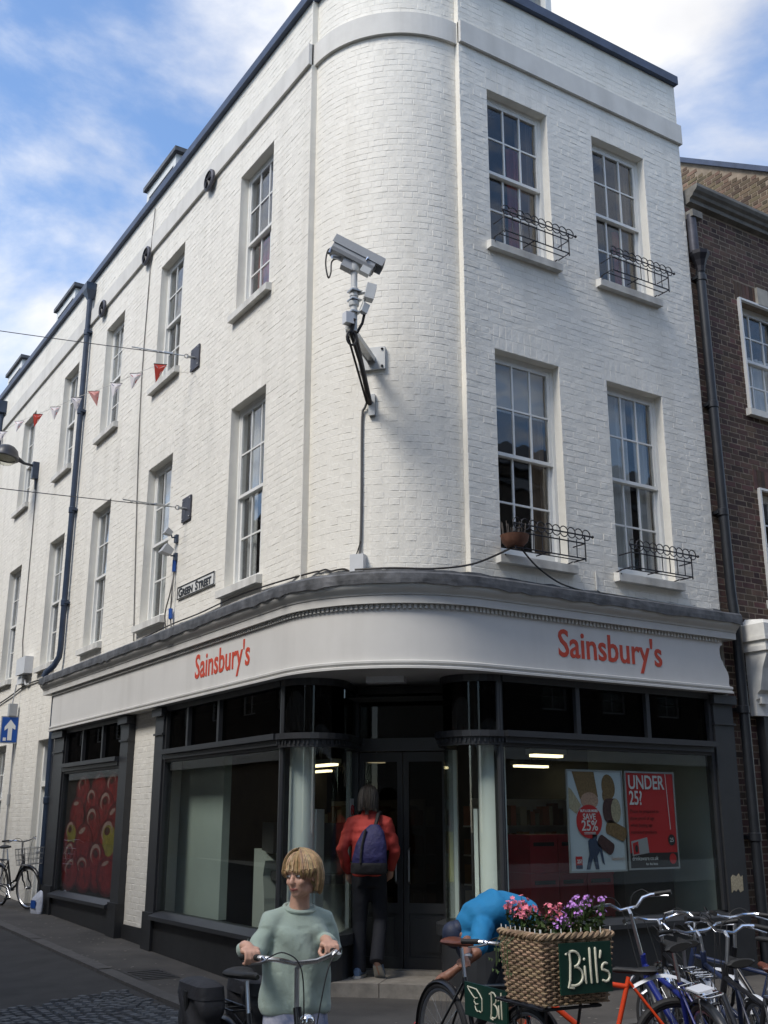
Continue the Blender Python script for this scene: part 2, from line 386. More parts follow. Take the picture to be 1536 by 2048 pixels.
# pavement sheet with rounded corner
mb = MB(); edge = [(KX, y) for y in (26, 18, 14, 11, 9, 7, 5.5, 4, 2.8, 1.6, .9, .1)]+[(KX+.9+.9*math.cos(R(a)), KY+.9+.9*math.sin(R(a))) for a in range(180, 271, 10)]+[(x, KY) for x in (1.5, 3, 5, 8, 12, 20)]
def inner(x, y):
    if x <= KX+.001 or (x < KX+1.6 and y < KY+1.6 and x <= y): return (1.0, max(y, 2.0))
    return (max(x, 2.0), 1.0)
top = [(x, y, gy(y)) for x, y in edge]; bot = [(x, y, gy(y)-.12) for x, y in edge]
inn = []
for x, y in edge:
    if x < KX+.01: inn.append((.6, max(y, 1.9)))
    elif y < KY+.01: inn.append((max(x, 1.9), .6))
    else: inn.append((1.9, 1.9))
inn = [(x, y, gy(y)) for x, y in inn]; n = len(edge)
mb.add(top+bot+inn, [(i, i+1, 2*n+i+1, 2*n+i) for i in range(n-1)]+[(i, n+i, n+i+1, i+1) for i in range(n-1)])
pavement = struct(mb.build('pavement', 'pave'))
# kerb stones set into the edge (one by one)
def kerb_at(p, q, i):
    p, q = Vector(p), Vector(q); d = (q-p).normalized(); nrm = Vector((-d.y, d.x, 0)); g = .006
    a, b = p+d*g, q-d*g; k = MB(); w = .16
    up = Vector((0, 0, .006+.003*((i*7) % 3)))
    k.add([a+nrm*0+up, b+up, b+nrm*w+up, a+nrm*w+up, a-nrm*.012+Vector((0, 0, -.1)), b-nrm*.012+Vector((0, 0, -.1))], [(0, 1, 2, 3), (0, 4, 5, 1)])
    k.build('kerb_stone', 'kerb', pavement)
ke = []
y = 12.0
while y > -.5: ke.append((KX, y)); y -= .92
ke += [(KX+.9+.9*math.cos(R(a)), KY+.9+.9*math.sin(R(a))) for a in range(190, 270, 30)]
x = .1
while x < 6: ke.append((x, KY)); x += .92
for i in range(len(ke)-1):
    a, b = ke[i], ke[i+1]; kerb_at((a[0], a[1], gy(a[1])), (b[0], b[1], gy(b[1])), i)
# stone setts laid in fans over the junction
mb = MB(); r2 = random.Random(3)
for fy in range(-4, 3):
    for fx in range(-5, 0):
        cx, cy = fx*1.15-.35+(fy % 2)*.575, fy*.86+.55
        for k in range(1, 11):
            rr = k*.1; m_ = max(2, int(rr*R(125)/.104))
            for i in range(m_):
                a = R(27.5+125*(i+.5)/m_); x_, y_ = cx+rr*math.cos(a), cy+rr*math.sin(a)
                lim = 1.68-.12*(x_+2.4)
                if y_ > 2.55+.0*lim or x_ > KX-.09 or edge_dist(x_, y_) < .09: continue
                # hide under the next fan in front
                if y_ < cy and math.hypot(x_-cx, y_-cy) < .05: continue
                hid = False
                for ox, oy in ((-.575, -.86), (.575, -.86)):
                    if math.hypot(x_-cx-ox, y_-cy-oy) < 1.03 and y_ > cy+oy+.45: hid = True
                if hid: continue
                z = road_z(x_, y_); h = .016+.008*r2.random(); s_ = .046-.004*r2.random(); s2 = .043; c, sn = math.cos(a+r2.uniform(-.08, .08)), math.sin(a)
                tp = []
                for (p, q, f) in ((-1, -1, 1), (1, -1, 1), (1, 1, 1), (-1, 1, 1)): tp.append((x_+(p*c*s2-q*sn*s_), y_+(p*sn*s2+q*c*s_), z-.004))
                t2 = [(x_+(px-x_)*.8, y_+(py-y_)*.8, z+h+r2.uniform(-.003, .003)) for px, py, _ in tp]
                mb.add(tp+t2, [(4, 5, 6, 7), (0, 1, 5, 4), (1, 2, 6, 5), (2, 3, 7, 6), (3, 0, 4, 7)])
o = struct(mb.build('cobble_setts', 'sett', fix=False), 'stuff'); tag(o, 'grey stone setts laid in fans where the streets meet', 'setts')
mh = MB(); mh.quad((-.93, 2.86, gy(2.86)+.004), (-.5, 2.86, gy(2.86)+.004), (-.5, 3.48, gy(3.48)+.004), (-.93, 3.48, gy(3.48)+.004))
for i in range(5):
    yy = 2.93+i*.11; mh.box(-.89, yy, gy(yy)+.004, -.54, yy+.05, gy(yy)+.009)
tag(mh.build('manhole_cover', 'manhole'), 'dark rectangular metal cover set in the pavement beside the shop', 'manhole cover')

gs = MB(); rg = random.Random(77)
for i in range(170):
    x, y = (rg.uniform(-1.0, -.15), rg.uniform(1.5, 10)) if rg.random() < .55 else (rg.uniform(-.9, 4.5), rg.uniform(-1.4, -.2))
    if edge_dist(x, y) > -.05: continue
    r_ = rg.uniform(.008, .022); n_ = 7; z = gy(y)+.0045
    gs.add([(x+r_*rg.uniform(.7, 1.2)*math.cos(2*math.pi*k/n_), y+r_*rg.uniform(.7, 1.2)*math.sin(2*math.pi*k/n_), z) for k in range(n_)], [tuple(range(n_))])
struct(gs.build('gum_spots', 'step_stone', pavement, fix=False), 'stuff')
# ================================================================ white corner building
B = thing('corner_building', 'three storey white painted brick corner building with rounded corner and shop below', 'building', (2.5, 6, 0))
RC = 1.3; REC = .08; RB = RC-REC; YL = 17.6; XR = 5.1
Z0, ZB0, ZB1, ZT = 4.0, 10.66, 10.96, 11.62
YW = [(2.30, 3.30), (5.30, 6.28), (8.0, 8.96), (10.6, 11.56), (13.62, 14.62)]
XW = [(1.71, 2.66), (3.42, 4.36)]
ZT0, ZT1, ZF0, ZF1 = 8.08, 10.17, 4.36, 6.74
opsL = [(-b, -a, z0, z1) for a, b in YW for z0, z1 in ((ZT0, ZT1), (ZF0, ZF1))]
opsR = [(a, b, z0, z1) for a, b in XW for z0, z1 in ((ZT0, ZT1), (ZF0, ZF1))]
def wall_panel(mb, u0, u1, z0, z1, ops, depth=.14, back=True):
    us = sorted(set([u0, u1]+[c for o in ops for c in o[:2] if u0 < c < u1])); zs = sorted(set([z0, z1]+[c for o in ops for c in o[2:] if z0 < c < z1]))
    for i in range(len(us)-1):
        for j in range(len(zs)-1):
            um, zm = (us[i]+us[i+1])/2, (zs[j]+zs[j+1])/2
            if any(o[0] < um < o[1] and o[2] < zm < o[3] for o in ops): continue
            mb.quad((us[i], 0, zs[j]), (us[i+1], 0, zs[j]), (us[i+1], 0, zs[j+1]), (us[i], 0, zs[j+1]))
    for a, b, c, d in ops:
        mb.quad((a, 0, c), (a, depth, c), (a, depth, d), (a, 0, d)); mb.quad((b, 0, c), (b, 0, d), (b, depth, d), (b, depth, c))
        mb.quad((a, 0, d), (a, depth, d), (b, depth, d), (b, 0, d)); mb.quad((a, 0, c), (b, 0, c), (b, depth, c), (a, depth, c))
DOOR = (-11.15, -10.2, -.2, 3.0); GW = (-14.7, -13.45, 1.0, 3.05)
mb = MB(ML); wall_panel(mb, -YL, -RC, Z0, ZT, opsL); wall_panel(mb, -YL, -9.82, -.3, Z0, [DOOR, GW])
mb.quad((-RC, 0, Z0), (-RC, REC, Z0), (-RC, REC, ZT), (-RC, 0, ZT))
mb.box(-6.15, 0, -.2, -5.10, .3, 3.1)                                 # brick pier between the shop windows
mb.M = MR; wall_panel(mb, RC, XR, Z0, ZT, opsR)
mb.quad((RC, 0, Z0), (RC, 0, ZT), (RC, REC, ZT), (RC, REC, Z0)); mb.quad((XR, 0, -.2), (XR, 9, -.2), (XR, 9, ZT), (XR, 0, ZT))
def arc(r, a): return (RC+r*math.cos(R(a)), RC+r*math.sin(R(a)))
for i in range(30):
    a0, a1 = 180+3*i, 183+3*i; p, q = arc(RB, a0), arc(RB, a1)
    mb.quad((*p, Z0), (*q, Z0), (*q, ZT), (*p, ZT))
wall = mb.build('wall', 'white_joint', B, fix=False)
def brick_curved(mb, w, z0, z1, pr, rr, e=.004):
    n_ = 4 if w > .15 else 2; j = lambda s: rr.uniform(-s, s); vv = []; sg = lambda x: x*x/(2*RB)
    for i in range(n_+1):
        x = -w/2+w*i/n_; xf = max(-w/2+e, min(w/2-e, x)); d = j(.0012)
        vv += [(x, sg(x)+.001, z0), (xf, sg(x)-pr+d, z0+e*.8+j(.002)), (xf, sg(x)-pr+d, z1-e*.8+j(.002)), (x, sg(x)+.001, z1)]
    ff = [(i*4+k, i*4+4+k, i*4+5+k, i*4+1+k) for i in range(n_) for k in range(3)]
    mb.add(vv, ff+[(0, 1, 2, 3), (n_*4+3, n_*4+2, n_*4+1, n_*4)])
# painted brickwork in Flemish bond, proud of the joints
CO = .0777
def courses(u0, u1, z0, z1, ops, seed, jt=.0075):
    rr = random.Random(seed); k = 0; z = z0
    while z < z1-.02:
        ze = min(z+CO-jt, z1-.002); u = u0-(.172 if k % 2 else 0)-.03*rr.random(); st = True; zm = (z+ze)/2
        blocks = sorted([(o[0], o[1]) for o in ops if o[2] < zm < o[3]])
        while u < u1:
            w = (.2285 if st else .1145)-jt; a, b = max(u, u0), min(u+w, u1); u += w+jt; st = not st
            segs = [(a, b)]
            for (p, q) in blocks:
                ns = []
                for (c, d) in segs:
                    if d <= p or c >= q: ns.append((c, d))
                    else:
                        if c < p: ns.append((c, p))
                        if d > q: ns.append((q, d))
                segs = ns
            for (c, d) in segs:
                if d-c > .03: yield c, d, z, ze
        z += CO; k += 1
def brick(mb, a, b, z0, z1, pr, rr, e=.004, wob=.0):
    j = lambda s: rr.uniform(-s, s)
    fr = [(a+e+j(.002), -pr+j(.0015), z0+e*.8+j(.003)), (b-e+j(.002), -pr+j(.0015), z0+e*.8+j(.003)), (b-e+j(.002), -pr+j(.0015), z1-e*.8+j(.003)), (a+e+j(.002), -pr+j(.0015), z1-e*.8+j(.003))]
    mb.add([(a, .001, z0), (b, .001, z0), (b, .001, z1), (a, .001, z1)]+fr, [(4, 5, 6, 7), (0, 1, 5, 4), (1, 2, 6, 5), (2, 3, 7, 6), (3, 0, 4, 7)])
def brickwork(mb, u0, u1, z0, z1, ops, seed, pr=(.0004, .0025), arch=True):
    rr = random.Random(seed)
    ar = [(o[0]-.02, o[1]+.02, o[3], min(o[3]+.30, z1)) for o in ops if o[3]+.1 < z1 and o[3] > z0] if arch else []
    for a, b, c, d in courses(u0, u1, z0, z1, list(ops)+ar, seed): brick(mb, a, b, c, d, rr.uniform(*pr)*(1.5 if rr.random() < .06 else 1), rr)
    for (a, b, c, d) in ar:                                   # flat arch of upright bricks
        n_ = int((b-a)/.085); w = (b-a)/n_
        for i in range(n_):
            for (zz0, zz1) in ((c, c+.145), (c+.15, d)): brick(mb, a+i*w+.003, a+(i+1)*w-.003, zz0+.003, zz1-.004, rr.uniform(.001, .002), rr, .003)
mb = MB(ML); brickwork(mb, -YL, -RC, Z0+.1, ZB0-.01, opsL, 11); brickwork(mb, -YL, -RC, ZB1+.01, ZT-.01, [], 12)
brickwork(mb, -YL, -9.9, -.1, Z0+.1, [DOOR, GW], 13); brickwork(mb, -6.15, -5.10, .12, 3.08, [], 14)
mb.M = MR; brickwork(mb, RC, XR, Z0+.1, ZB0-.01, opsR, 15); brickwork(mb, RC, XR, ZB1+.01, ZT-.01, [], 16)
# rounded corner: the lowest courses singly, the rest joined
LC = RB*math.pi/2; nind = 0; rr = random.Random(5); variants = {}
def curve_M(um):
    a = 180+90*um/LC; p = arc(RB, a); return Matrix.Translation((*p, 0)) @ Matrix.Rotation(R(a+90), 4, 'Z')
for a, b, c, d in list(courses(0, LC, Z0+.1, ZB0-.01, [], 21))+list(courses(0, LC, ZB1+.01, ZT-.01, [], 22)):
    Mx = curve_M((a+b)/2); w = b-a
    if nind < 300 and c > 4.15 and (abs(w-.221) < .002 or abs(w-.107) < .002) and d-c > .06:
        key = (round(w, 2), rr.randrange(5))
        if key not in variants:
            t = MB(); brick_curved(t, w, 0, CO-.0075, rr.uniform(.0004, .0025), rr); variants[key] = t.mesh('brick', 'white_brick', fix=False)
        place(variants[key], 'brick', wall, mw=Mx @ Matrix.Translation((0, 0, c))); nind += 1
    else:
        mb.M = Mx; brick_curved(mb, w, c, d, rr.uniform(.0004, .0025), rr)
struct(mb.build('brickwork', 'white_brick', wall, fix=False), 'stuff')
# swept mouldings round the corner
def sweep(mb, prof, yl, xr, r0=RC, step=5, off=0):
    path = [((0, yl), (-1, 0)), ((0, (yl+RC)/2), (-1, 0))]+[(arc(r0, a), (math.cos(R(a)), math.sin(R(a)))) for a in [180+90*i/(90//step) for i in range(90//step+1)]]+[(((xr+RC)/2, 0), (0, -1)), ((xr, 0), (0, -1))]
    vv = [(p[0]+o*nn[0], p[1]+o*nn[1], z) for p, nn in path for o, z in prof]; m_ = len(prof)
    ff = [(i*m_+k, i*m_+k+1, (i+1)*m_+k+1, (i+1)*m_+k) for i in range(len(path)-1) for k in range(m_-1)]
    ff += [tuple(range(m_)), tuple(range((len(path)-1)*m_, len(path)*m_))[::-1]]
    mb.add(vv, ff)
def strip_box(mb, o0, o1, z0, z1, yl, xr):   # flat walls and the recessed curve apart
    mb.M = ML; mb.box(-yl, -o1, z0, -RC+o1*.0, -o0, z1); mb.M = MR; mb.box(RC, -o1, z0, xr, -o0, z1); mb.M = ID
    pr = [(o0, z0), (o1, z0), (o1, z1), (o0, z1), (o0, z0)]
    vv = []; m_ = 5
    for i in range(31):
        a = 180+3*i; vv += [(*arc(RB+o, a), z) for o, z in pr]
    mb.add(vv, [(i*m_+k, i*m_+k+1, (i+1)*m_+k+1, (i+1)*m_+k) for i in range(30) for k in range(4)])
mb = MB(); strip_box(mb, -.02, .045, ZB0, ZB1, YL, XR+.03); mb.build('string_band', 'render_band', B)
mb = MB(); strip_box(mb, -.3, .07, ZT, ZT+.13, YL, XR+.02); mb.build('parapet_coping', 'coping', B)
# mansard roof and dormers
mb = MB(); mb.M = ID
ro = [(.45, ZT-.3), (1.3, 13.6)]
mb.add([(.45, YL, 11.3), (.45, 1.4, 11.3), (1.4, .45, 11.3), (XR, .45, 11.3), (1.5, YL, 12.7), (1.5, 2.0, 12.7), (2.0, 1.5, 12.7), (XR, 1.5, 12.7)], [(0, 1, 5, 4), (1, 2, 6, 5), (2, 3, 7, 6)])
mb.add([(0.1, YL, 11.3), (.1, 1.45, 11.3), (.55, .55, 11.3), (1.45, .1, 11.3), (XR-.02, .1, 11.3), (XR-.02, YL, 11.3)], [(0, 1, 2, 3, 4, 5)])
mb.add([(1.5, YL, 12.7), (1.5, 2, 12.7), (2, 1.5, 12.7), (XR, 1.5, 12.7), (XR, YL, 12.9)], [(0, 1, 2, 3, 4)])
roof = mb.build('roof', 'slate', B)
def dormer(Mx, uc, w, zt, vf=.12):
    d = MB(Mx); d.box(uc-w/2, vf, 11.3, uc-w/2+.1, 1.6, zt-.08); d.box(uc+w/2-.1, vf, 11.3, uc+w/2, 1.6, zt-.08); d.box(uc-w/2+.1, vf, zt-.25, uc+w/2-.1, .5, zt-.08); d.box(uc-w/2+.1, .34, 11.3, uc+w/2-.1, .5, 11.62)
    n_ = 3
    for i in range(1, n_): d.box(uc-w/2+.1+(w-.2)*i/n_-.012, .36, 11.62, uc-w/2+.1+(w-.2)*i/n_+.012, .40, zt-.25)
    d.box(uc-w/2+.1, .355, 12.05, uc+w/2-.1, .395, 12.09)
    r_ = d.build('dormer', 'white_wood', B)
    c = MB(Mx); c.box(uc-w/2-.06, vf-.06, zt-.08, uc+w/2+.1, 1.7, zt); c.build('dormer_roof', 'lead', r_)
    c = MB(Mx); c.box(uc-w/2+.1, .40, 11.62, uc+w/2-.1, .404, zt-.25); c.build('dormer_glass', 'pane', r_)
    c = MB(Mx); c.box(uc-w/2+.1, .9, 11.4, uc+w/2-.1, .92, zt-.25); c.build('dormer_blind', 'room', r_)
for yc in (6.95, 12.5, 16.75): dormer(ML, -yc, 1.35, 12.42)
dormer(MR, 2.55, 1.15, 13.6, .3)
# sash windows
wcache = {}
def win_meshes(w, h):
    k = (round(w, 2), round(h, 2))
    if k in wcache: return wcache[k]
    d = {}; hw = w/2; t = MB()
    t.box(-hw, .118, 0, -hw+.045, .22, h); t.box(hw-.045, .118, 0, hw, .22, h); t.box(-hw+.045, .118, h-.05, hw-.045, .22, h); t.box(-hw+.045, .10, 0, hw-.045, .22, .045)
    d['frame'] = t.mesh('window', 'white_wood')
    iw0, iw1 = -hw+.045, hw-.045; mid = h*.5
    def sash(v0, z0, z1, bot, top):
        t = MB(); s_ = .042; t.box(iw0, v0, z0, iw0+s_, v0+.035, z1); t.box(iw1-s_, v0, z0, iw1, v0+.035, z1)
        t.box(iw0+s_, v0, z0, iw1-s_, v0+.035, z0+bot); t.box(iw0+s_, v0, z1-top, iw1-s_, v0+.035, z1)
        g0, g1 = iw0+s_, iw1-s_; cw = (g1-g0)/3; zb, zt = z0+bot, z1-top
        for i in (1, 2): t.box(g0+cw*i-.0105, v0+.004, zb, g0+cw*i+.0105, v0+.03, zt)
        zm = (zb+zt)/2
        for i in range(3): t.box(g0+cw*i+(.0105 if i else 0), v0+.005, zm-.0105, g0+cw*(i+1)-(.0105 if i < 2 else 0), v0+.029, zm+.0105)
        return t, [(g0+cw*(i+.5), v0+.018, q) for i in range(3) for q in ((zb+zm)/2, (zm+zt)/2)], cw, (zt-zb)/2
    t, p1, cw, ch = sash(.125, mid-.02, h-.05, .04, .05); d['up'] = t.mesh('upper_sash', 'white_wood')
    t, p2, cw2, ch2 = sash(.165, .045, mid+.02, .075, .04); d['lo'] = t.mesh('lower_sash', 'white_wood')
    g = MB(); g.box(-cw/2+.008, -.002, -ch/2+.008, cw/2-.008, .002, ch/2-.008); d['p1'] = (g.mesh('pane', 'pane'), p1)
    g = MB(); g.box(-cw2/2+.008, -.002, -ch2/2+.008, cw2/2-.008, .002, ch2/2-.008); d['p2'] = (g.mesh('pane', 'pane'), p2)
    s_ = MB(); s_.add([(-hw-.07, -.085, -.11), (hw+.07, -.085, -.11), (hw+.07, -.085, -.02), (-hw-.07, -.085, -.02), (-hw-.07, .0, 0), (hw+.07, .0, 0), (-hw-.07, .0, -.11), (hw+.07, .0, -.11)],
          [(0, 1, 2, 3), (3, 2, 5, 4), (0, 6, 7, 1), (0, 3, 4, 6), (1, 7, 5, 2)]); s_.quad((-hw, 0, 0), (hw, 0, 0), (hw, .13, .012), (-hw, .13, .012)); d['sill'] = s_.mesh('window_sill', 'stone_sill', fix=False)
    wcache[k] = d; return d
rj = random.Random(9)
def sash_window(Mx, uc, z, w, h, bld, extra=None):
    d = win_meshes(w, h); T = Mx @ Matrix.Translation((uc, 0, z))
    f = place(d['frame'], 'window', bld, mw=T)
    place(d['up'], 'sash', f, local=True); place(d['lo'], 'sash', f, local=True); place(d['sill'], 'window_sill', f, local=True)
    for k in ('p1', 'p2'):
        me, pts = d[k]
        for p in pts: place(me, 'pane', f, local=True, mw=Matrix.Translation(p) @ Euler((R(rj.uniform(-.5, .5)), 0, R(rj.uniform(-.6, .6)))).to_matrix().to_4x4())
    if extra:
        for (kind, u0, u1, z0, z1, m_) in extra:
            t = MB(); n_ = 24
            if kind == 'drape':
                vv = [];
                for i in range(n_+1):
                    u = u0+(u1-u0)*i/n_; v = .27+.022*math.sin(i*1.9)+.01*math.sin(i*4.1)
                    vv += [(u, v, z0), (u, v+.01*math.sin(i), z1)]
                t.add(vv, [(2*i, 2*i+2, 2*i+3, 2*i+1) for i in range(n_)]); t.v = [tuple(q) for q in t.v]
                place(t.mesh('curtain', m_, smooth=True, fix=False), 'curtain', f, local=True)
            else:
                t.box(u0, .24, z0, u1, .25, z1); place(t.mesh('blind', m_), 'blind', f, local=True)
    return f
hT, hF = ZT1-ZT0, ZF1-ZF0
exL = {0: ([('drape', -.05, .42, 0, hT, 'curtain_purple'), ('drape', -.42, -.1, 0, hT*.5, 'curtain_red')], [('drape', -.05, .42, .9, hF, 'curtain_white'), ('drape', -.44, -.2, 0, hF, 'curtain_white')]),
       1: ([('drape', .0, .42, 0, hT, 'curtain_white')], [('drape', -.42, .42, 0, hF, 'curtain_white')]), 2: ([('blind', -.42, .42, 1.0, hT, 'blind')], [('drape', -.42, -.1, 0, hF, 'curtain_white')]), 3: ([], [('blind', -.42, .42, 1.4, hF, 'blind')]), 4: ([], [])}
for i, (a, b) in enumerate(YW):
    sash_window(ML, -(a+b)/2, ZT0, b-a, hT, B, exL[i][0]); sash_window(ML, -(a+b)/2, ZF0, b-a, hF, B, exL[i][1])
exR = [([('drape', .02, .2, 0, 1.6, 'curtain_red'), ('drape', .17, .44, 0, hT*.98, 'curtain_ochre')], [('blind', -.42, .42, 1.75, hF, 'blind'), ('drape', .2, .42, 0, hF, 'curtain_ochre')]),
       ([('drape', .2, .42, 0, hT, 'curtain_ochre'), ('drape', .08, .2, .1, 1.0, 'curtain_red')], [('drape', -.42, .1, 0, hF, 'curtain_white'), ('drape', .2, .42, 0, hF, 'curtain_white')])]
for i, (a, b) in enumerate(XW):
    sash_window(MR, (a+b)/2, ZT0, b-a, hT, B, exR[i][0]); sash_window(MR, (a+b)/2, ZF0, b-a, hF, B, exR[i][1])
sash_window(ML, (GW[0]+GW[1])/2, GW[2], GW[1]-GW[0], GW[3]-GW[2], B, [('drape', -.5, .5, 0, .9, 'curtain_red')])
# rooms behind
mb = MB(); mb.box(.62, .62, 4.02, XR-.05, YL, 4.1); mb.box(.62, .62, 7.5, XR-.05, YL, 7.6); mb.quad((3.6, 3.4, 4), (3.6, YL, 4), (3.6, YL, 11.2), (3.6, 3.4, 11.2)); mb.quad((1.5, 3.4, 4), (XR, 3.4, 4), (XR, 3.4, 11.2), (1.5, 3.4, 11.2))
for yy in (4.3, 7.2, 9.8, 12.6): mb.quad((.2, yy, 4), (3.6, yy, 4), (3.6, yy, 11.2), (.2, yy, 11.2))
mb.quad((3.05, .2, 4), (3.05, 3.4, 4), (3.05, 3.4, 11.2), (3.05, .2, 11.2)); mb.quad((XR-.03, .2, 0), (XR-.03, 3.4, 0), (XR-.03, 3.4, 11.2), (XR-.03, .2, 11.2)); mb.quad((.2, YL-.02, 0), (XR, YL-.02, 0), (XR, YL-.02, 11.3), (.2, YL-.02, 11.3))
mb.quad((.2, 1.8, 4), (1.8, 1.8, 4), (1.8, 1.8, 11.2), (.2, 1.8, 11.2)); mb.quad((1.8, .2, 4), (1.8, .2, 11.2), (1.55, 1.8, 11.2), (1.55, 1.8, 4))
mb.build('room_walls', 'room', B)

# ---------------------------------------------------------------- shopfront: cornice, fascia
YE, XE = 9.85, 4.83
rl = random.Random(17); lp = [((0, YE+.45-.14*i), (-1, 0)) for i in range(int((YE+.45-RC)/.14)+1)]+[(arc(RC, a), (math.cos(R(a)), math.sin(R(a)))) for a in range(180, 271, 4)]+[((RC+.12+.14*i, 0), (0, -1)) for i in range(int((XR-RC-.12)/.14)+1)]+[((XR, 0), (0, -1))]
mb = MB(); vv = []
for i, (p, nn) in enumerate(lp):
    ed = rl.uniform(-.006, .004) if rl.random() > .12 else -.018; up_ = rl.uniform(-.012, .012); bu = rl.uniform(-.006, .006)
    for o, z in ((0, 4.10+up_), (.014, 4.10+up_), (.022, 4.045), (.16, 4.03+bu*.6), (.295, 4.005+bu*.5), (.315, 3.985), (.318+bu*.6, 3.93), (.316+bu, 3.885+ed), (.29, 3.89+ed), (.0, 3.93)): vv.append((p[0]+o*nn[0], p[1]+o*nn[1], z))
mb.add(vv, [(i*10+k, i*10+k+1, i*10+11+k, i*10+10+k) for i in range(len(lp)-1) for k in range(9)]+[tuple(range(10)), tuple(range((len(lp)-1)*10, len(lp)*10))[::-1]]); mb.build('lead_flashing', 'lead', B)
mb = MB(); sweep(mb, [(0, 3.92), (.298, 3.90), (.298, 3.872), (.285, 3.845), (.262, 3.822), (.244, 3.806), (.236, 3.792), (.236, 3.786), (.226, 3.784), (.226, 3.702), (.0, 3.702)], YE+.42, XR-.03)
for k_, off_ in ((0, 0),): pass
cornice = mb.build('cornice', 'cornice_white', B, smooth=True)
den = MB(ML); u = -YE+.02
while u < -RC: den.box(u, -.192, 3.657, u+.028, -.16, 3.70); u += .052
den.M = MR; u = RC
while u < XE: den.box(u, -.192, 3.657, u+.028, -.16, 3.70); u += .052
for i in range(43):
    a = 180+90*(i+.5)/43; den.M = Matrix.Translation((*arc(RC, a), 0)) @ Matrix.Rotation(R(a+90), 4, 'Z'); den.box(-.014, -.192, 3.657, .014, -.16, 3.70)
struct(den.build('dentils', 'cornice_white', cornice), 'stuff')
mb = MB(); sweep(mb, [(-.02, 3.70), (.165, 3.70), (.165, 3.145), (-.02, 3.145)], YE, XE); fascia = mb.build('fascia', 'fascia_white', B, smooth=True)
mb = MB(); sweep(mb, [(-.02, 3.144), (.185, 3.144), (.20, 3.135), (.20, 3.115), (.185, 3.10), (.185, 3.092), (.205, 3.082), (.205, 3.062), (-.02, 3.062)], YE, XE+.14); mb.build('fascia_bead', 'cornice_white', fascia, smooth=True)
mb = MB(); pf = [(4.83, 3.145), (4.955, 3.145), (4.945, 3.18), (4.95, 3.20), (4.955, 3.26), (4.94, 3.31), (4.90, 3.37), (4.875, 3.40), (4.872, 3.43), (4.845, 3.46), (4.83, 3.52), (4.83, 3.58), (4.85, 3.62), (4.885, 3.63), (4.885, 3.70), (4.83, 3.70)]
mb.prism(pf, -.165, -.02, lambda p, q, t: (p, t, q)); mb.build('scrolled_end', 'fascia_white', fascia)
def fascia_text(Mx, u, z):
    t = MB(Mx); text_into(t, "Sainsbury's", .41, Matrix.Translation((u, -.167, z)) @ WALLT, .003, sx=.865, bold=.0055); return t
t = fascia_text(MR, 2.30, 3.30); wd = max(v[0] for v in t.v)-min(v[0] for v in t.v); print('LETTER WIDTH', wd, min(v[0] for v in t.v))
t.build('lettering', 'red_letter', fascia); fascia_text(ML, -3.69, 3.30).build('lettering', 'red_letter', fascia)
# ---------------------------------------------------------------- shop windows
def shop_window(Mx, u0, u1, sill, tr, top, mull, name='shop_window', base=-.1, wide=.0):
    r_ = MB(Mx); r_.box(u0, -.09, base, u1, .05, sill-.09); riser = r_.build('stall_riser', 'shop_base', B)
    f = MB(Mx); f.add([(u0, -.17, sill-.085), (u1, -.17, sill-.085), (u1, -.17, sill-.04), (u0, -.17, sill-.04), (u0, -.03, sill+.015), (u1, -.03, sill+.015), (u0, .06, sill+.015), (u1, .06, sill+.015), (u0, .06, sill-.085), (u1, .06, sill-.085)],
        [(0, 1, 3, 2) if 0 else (0, 1, 2, 3), (3, 2, 5, 4), (4, 5, 7, 6), (0, 8, 9, 1), (0, 3, 4, 6, 8), (1, 9, 7, 5, 2)])
    f.box(u0, -.075, sill+.02, u0+.045, .03, top); f.box(u1-.045, -.075, sill+.02, u1, .03, top)
    f.box(u0+.045, -.15, tr-.015, u1-.045, .0, tr+.045); f.box(u0+.045, -.11, tr-.075, u1-.045, .0, tr-.015); f.box(u0+.045, -.075, tr-.11, u1-.045, .0, tr-.075)
    f.box(u0+.045, -.09, top-.07, u1-.045, 0, top)
    win = f.build(name, 'shop_grey', B)
    es = [u0+.045]+list(mull)+[u1-.045]
    for m_ in mull:
        g = MB(Mx); g.box(m_-.028, -.085, tr+.045, m_+.028, -.01, top-.07); g.build('mullion', 'shop_grey', win)
    g = MB(Mx); g.box(u0+.045, -.035, sill+.01, u1-.045, -.029, tr-.1); g.build('display_pane', 'shop_pane', win)
    for i in range(len(es)-1):
        g = MB(Mx); g.box(es[i]+.02, -.035, tr+.04, es[i+1]-.02, -.029, top-.06); g.build('transom_pane', 'dark_pane', win)
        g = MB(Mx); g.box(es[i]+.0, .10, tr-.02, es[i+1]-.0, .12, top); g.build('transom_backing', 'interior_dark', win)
    return win
def pilaster(Mx, u0, u1, base, top=3.062):
    p = MB(Mx); p.box(u0, -.10, base, u1, .05, top-.10); o = p.build('pilaster', 'shop_grey', B)
    p = MB(Mx); p.box(u0-.03, -.15, top-.12, u1+.03, -.02, top-.02); p.build('capital', 'shop_grey', o); p = MB(Mx); p.box(u0-.015, -.12, top-.36, u1+.015, -.02, top-.335); p.build('necking', 'shop_grey', o)
    p = MB(Mx); p.box(u0-.012, -.13, base, u1+.012, -.02, base+.58); p.build('plinth', 'shop_base', o)
shop_window(ML, -4.80, -1.50, .54, 2.46, 3.062, (-4.05, -3.12), base=-.05)
shop_window(ML, -9.22, -6.46, .56, 2.46, 3.062, (-8.28, -7.32))
shop_window(MR, 1.56, 4.70, .66, 2.46, 3.062, (2.62, 3.66), base=-.05)
pilaster(ML, -5.10, -4.81, -.05); pilaster(ML, -6.45, -6.13, -.02); pilaster(ML, -9.78, -9.23, .05); pilaster(MR, 4.71, 5.04, -.05)
pk = MB(ML); pk.box(-6.12, -.03, -.05, -5.11, -.006, .30); pk.build('pier_plinth', 'shop_base', B)
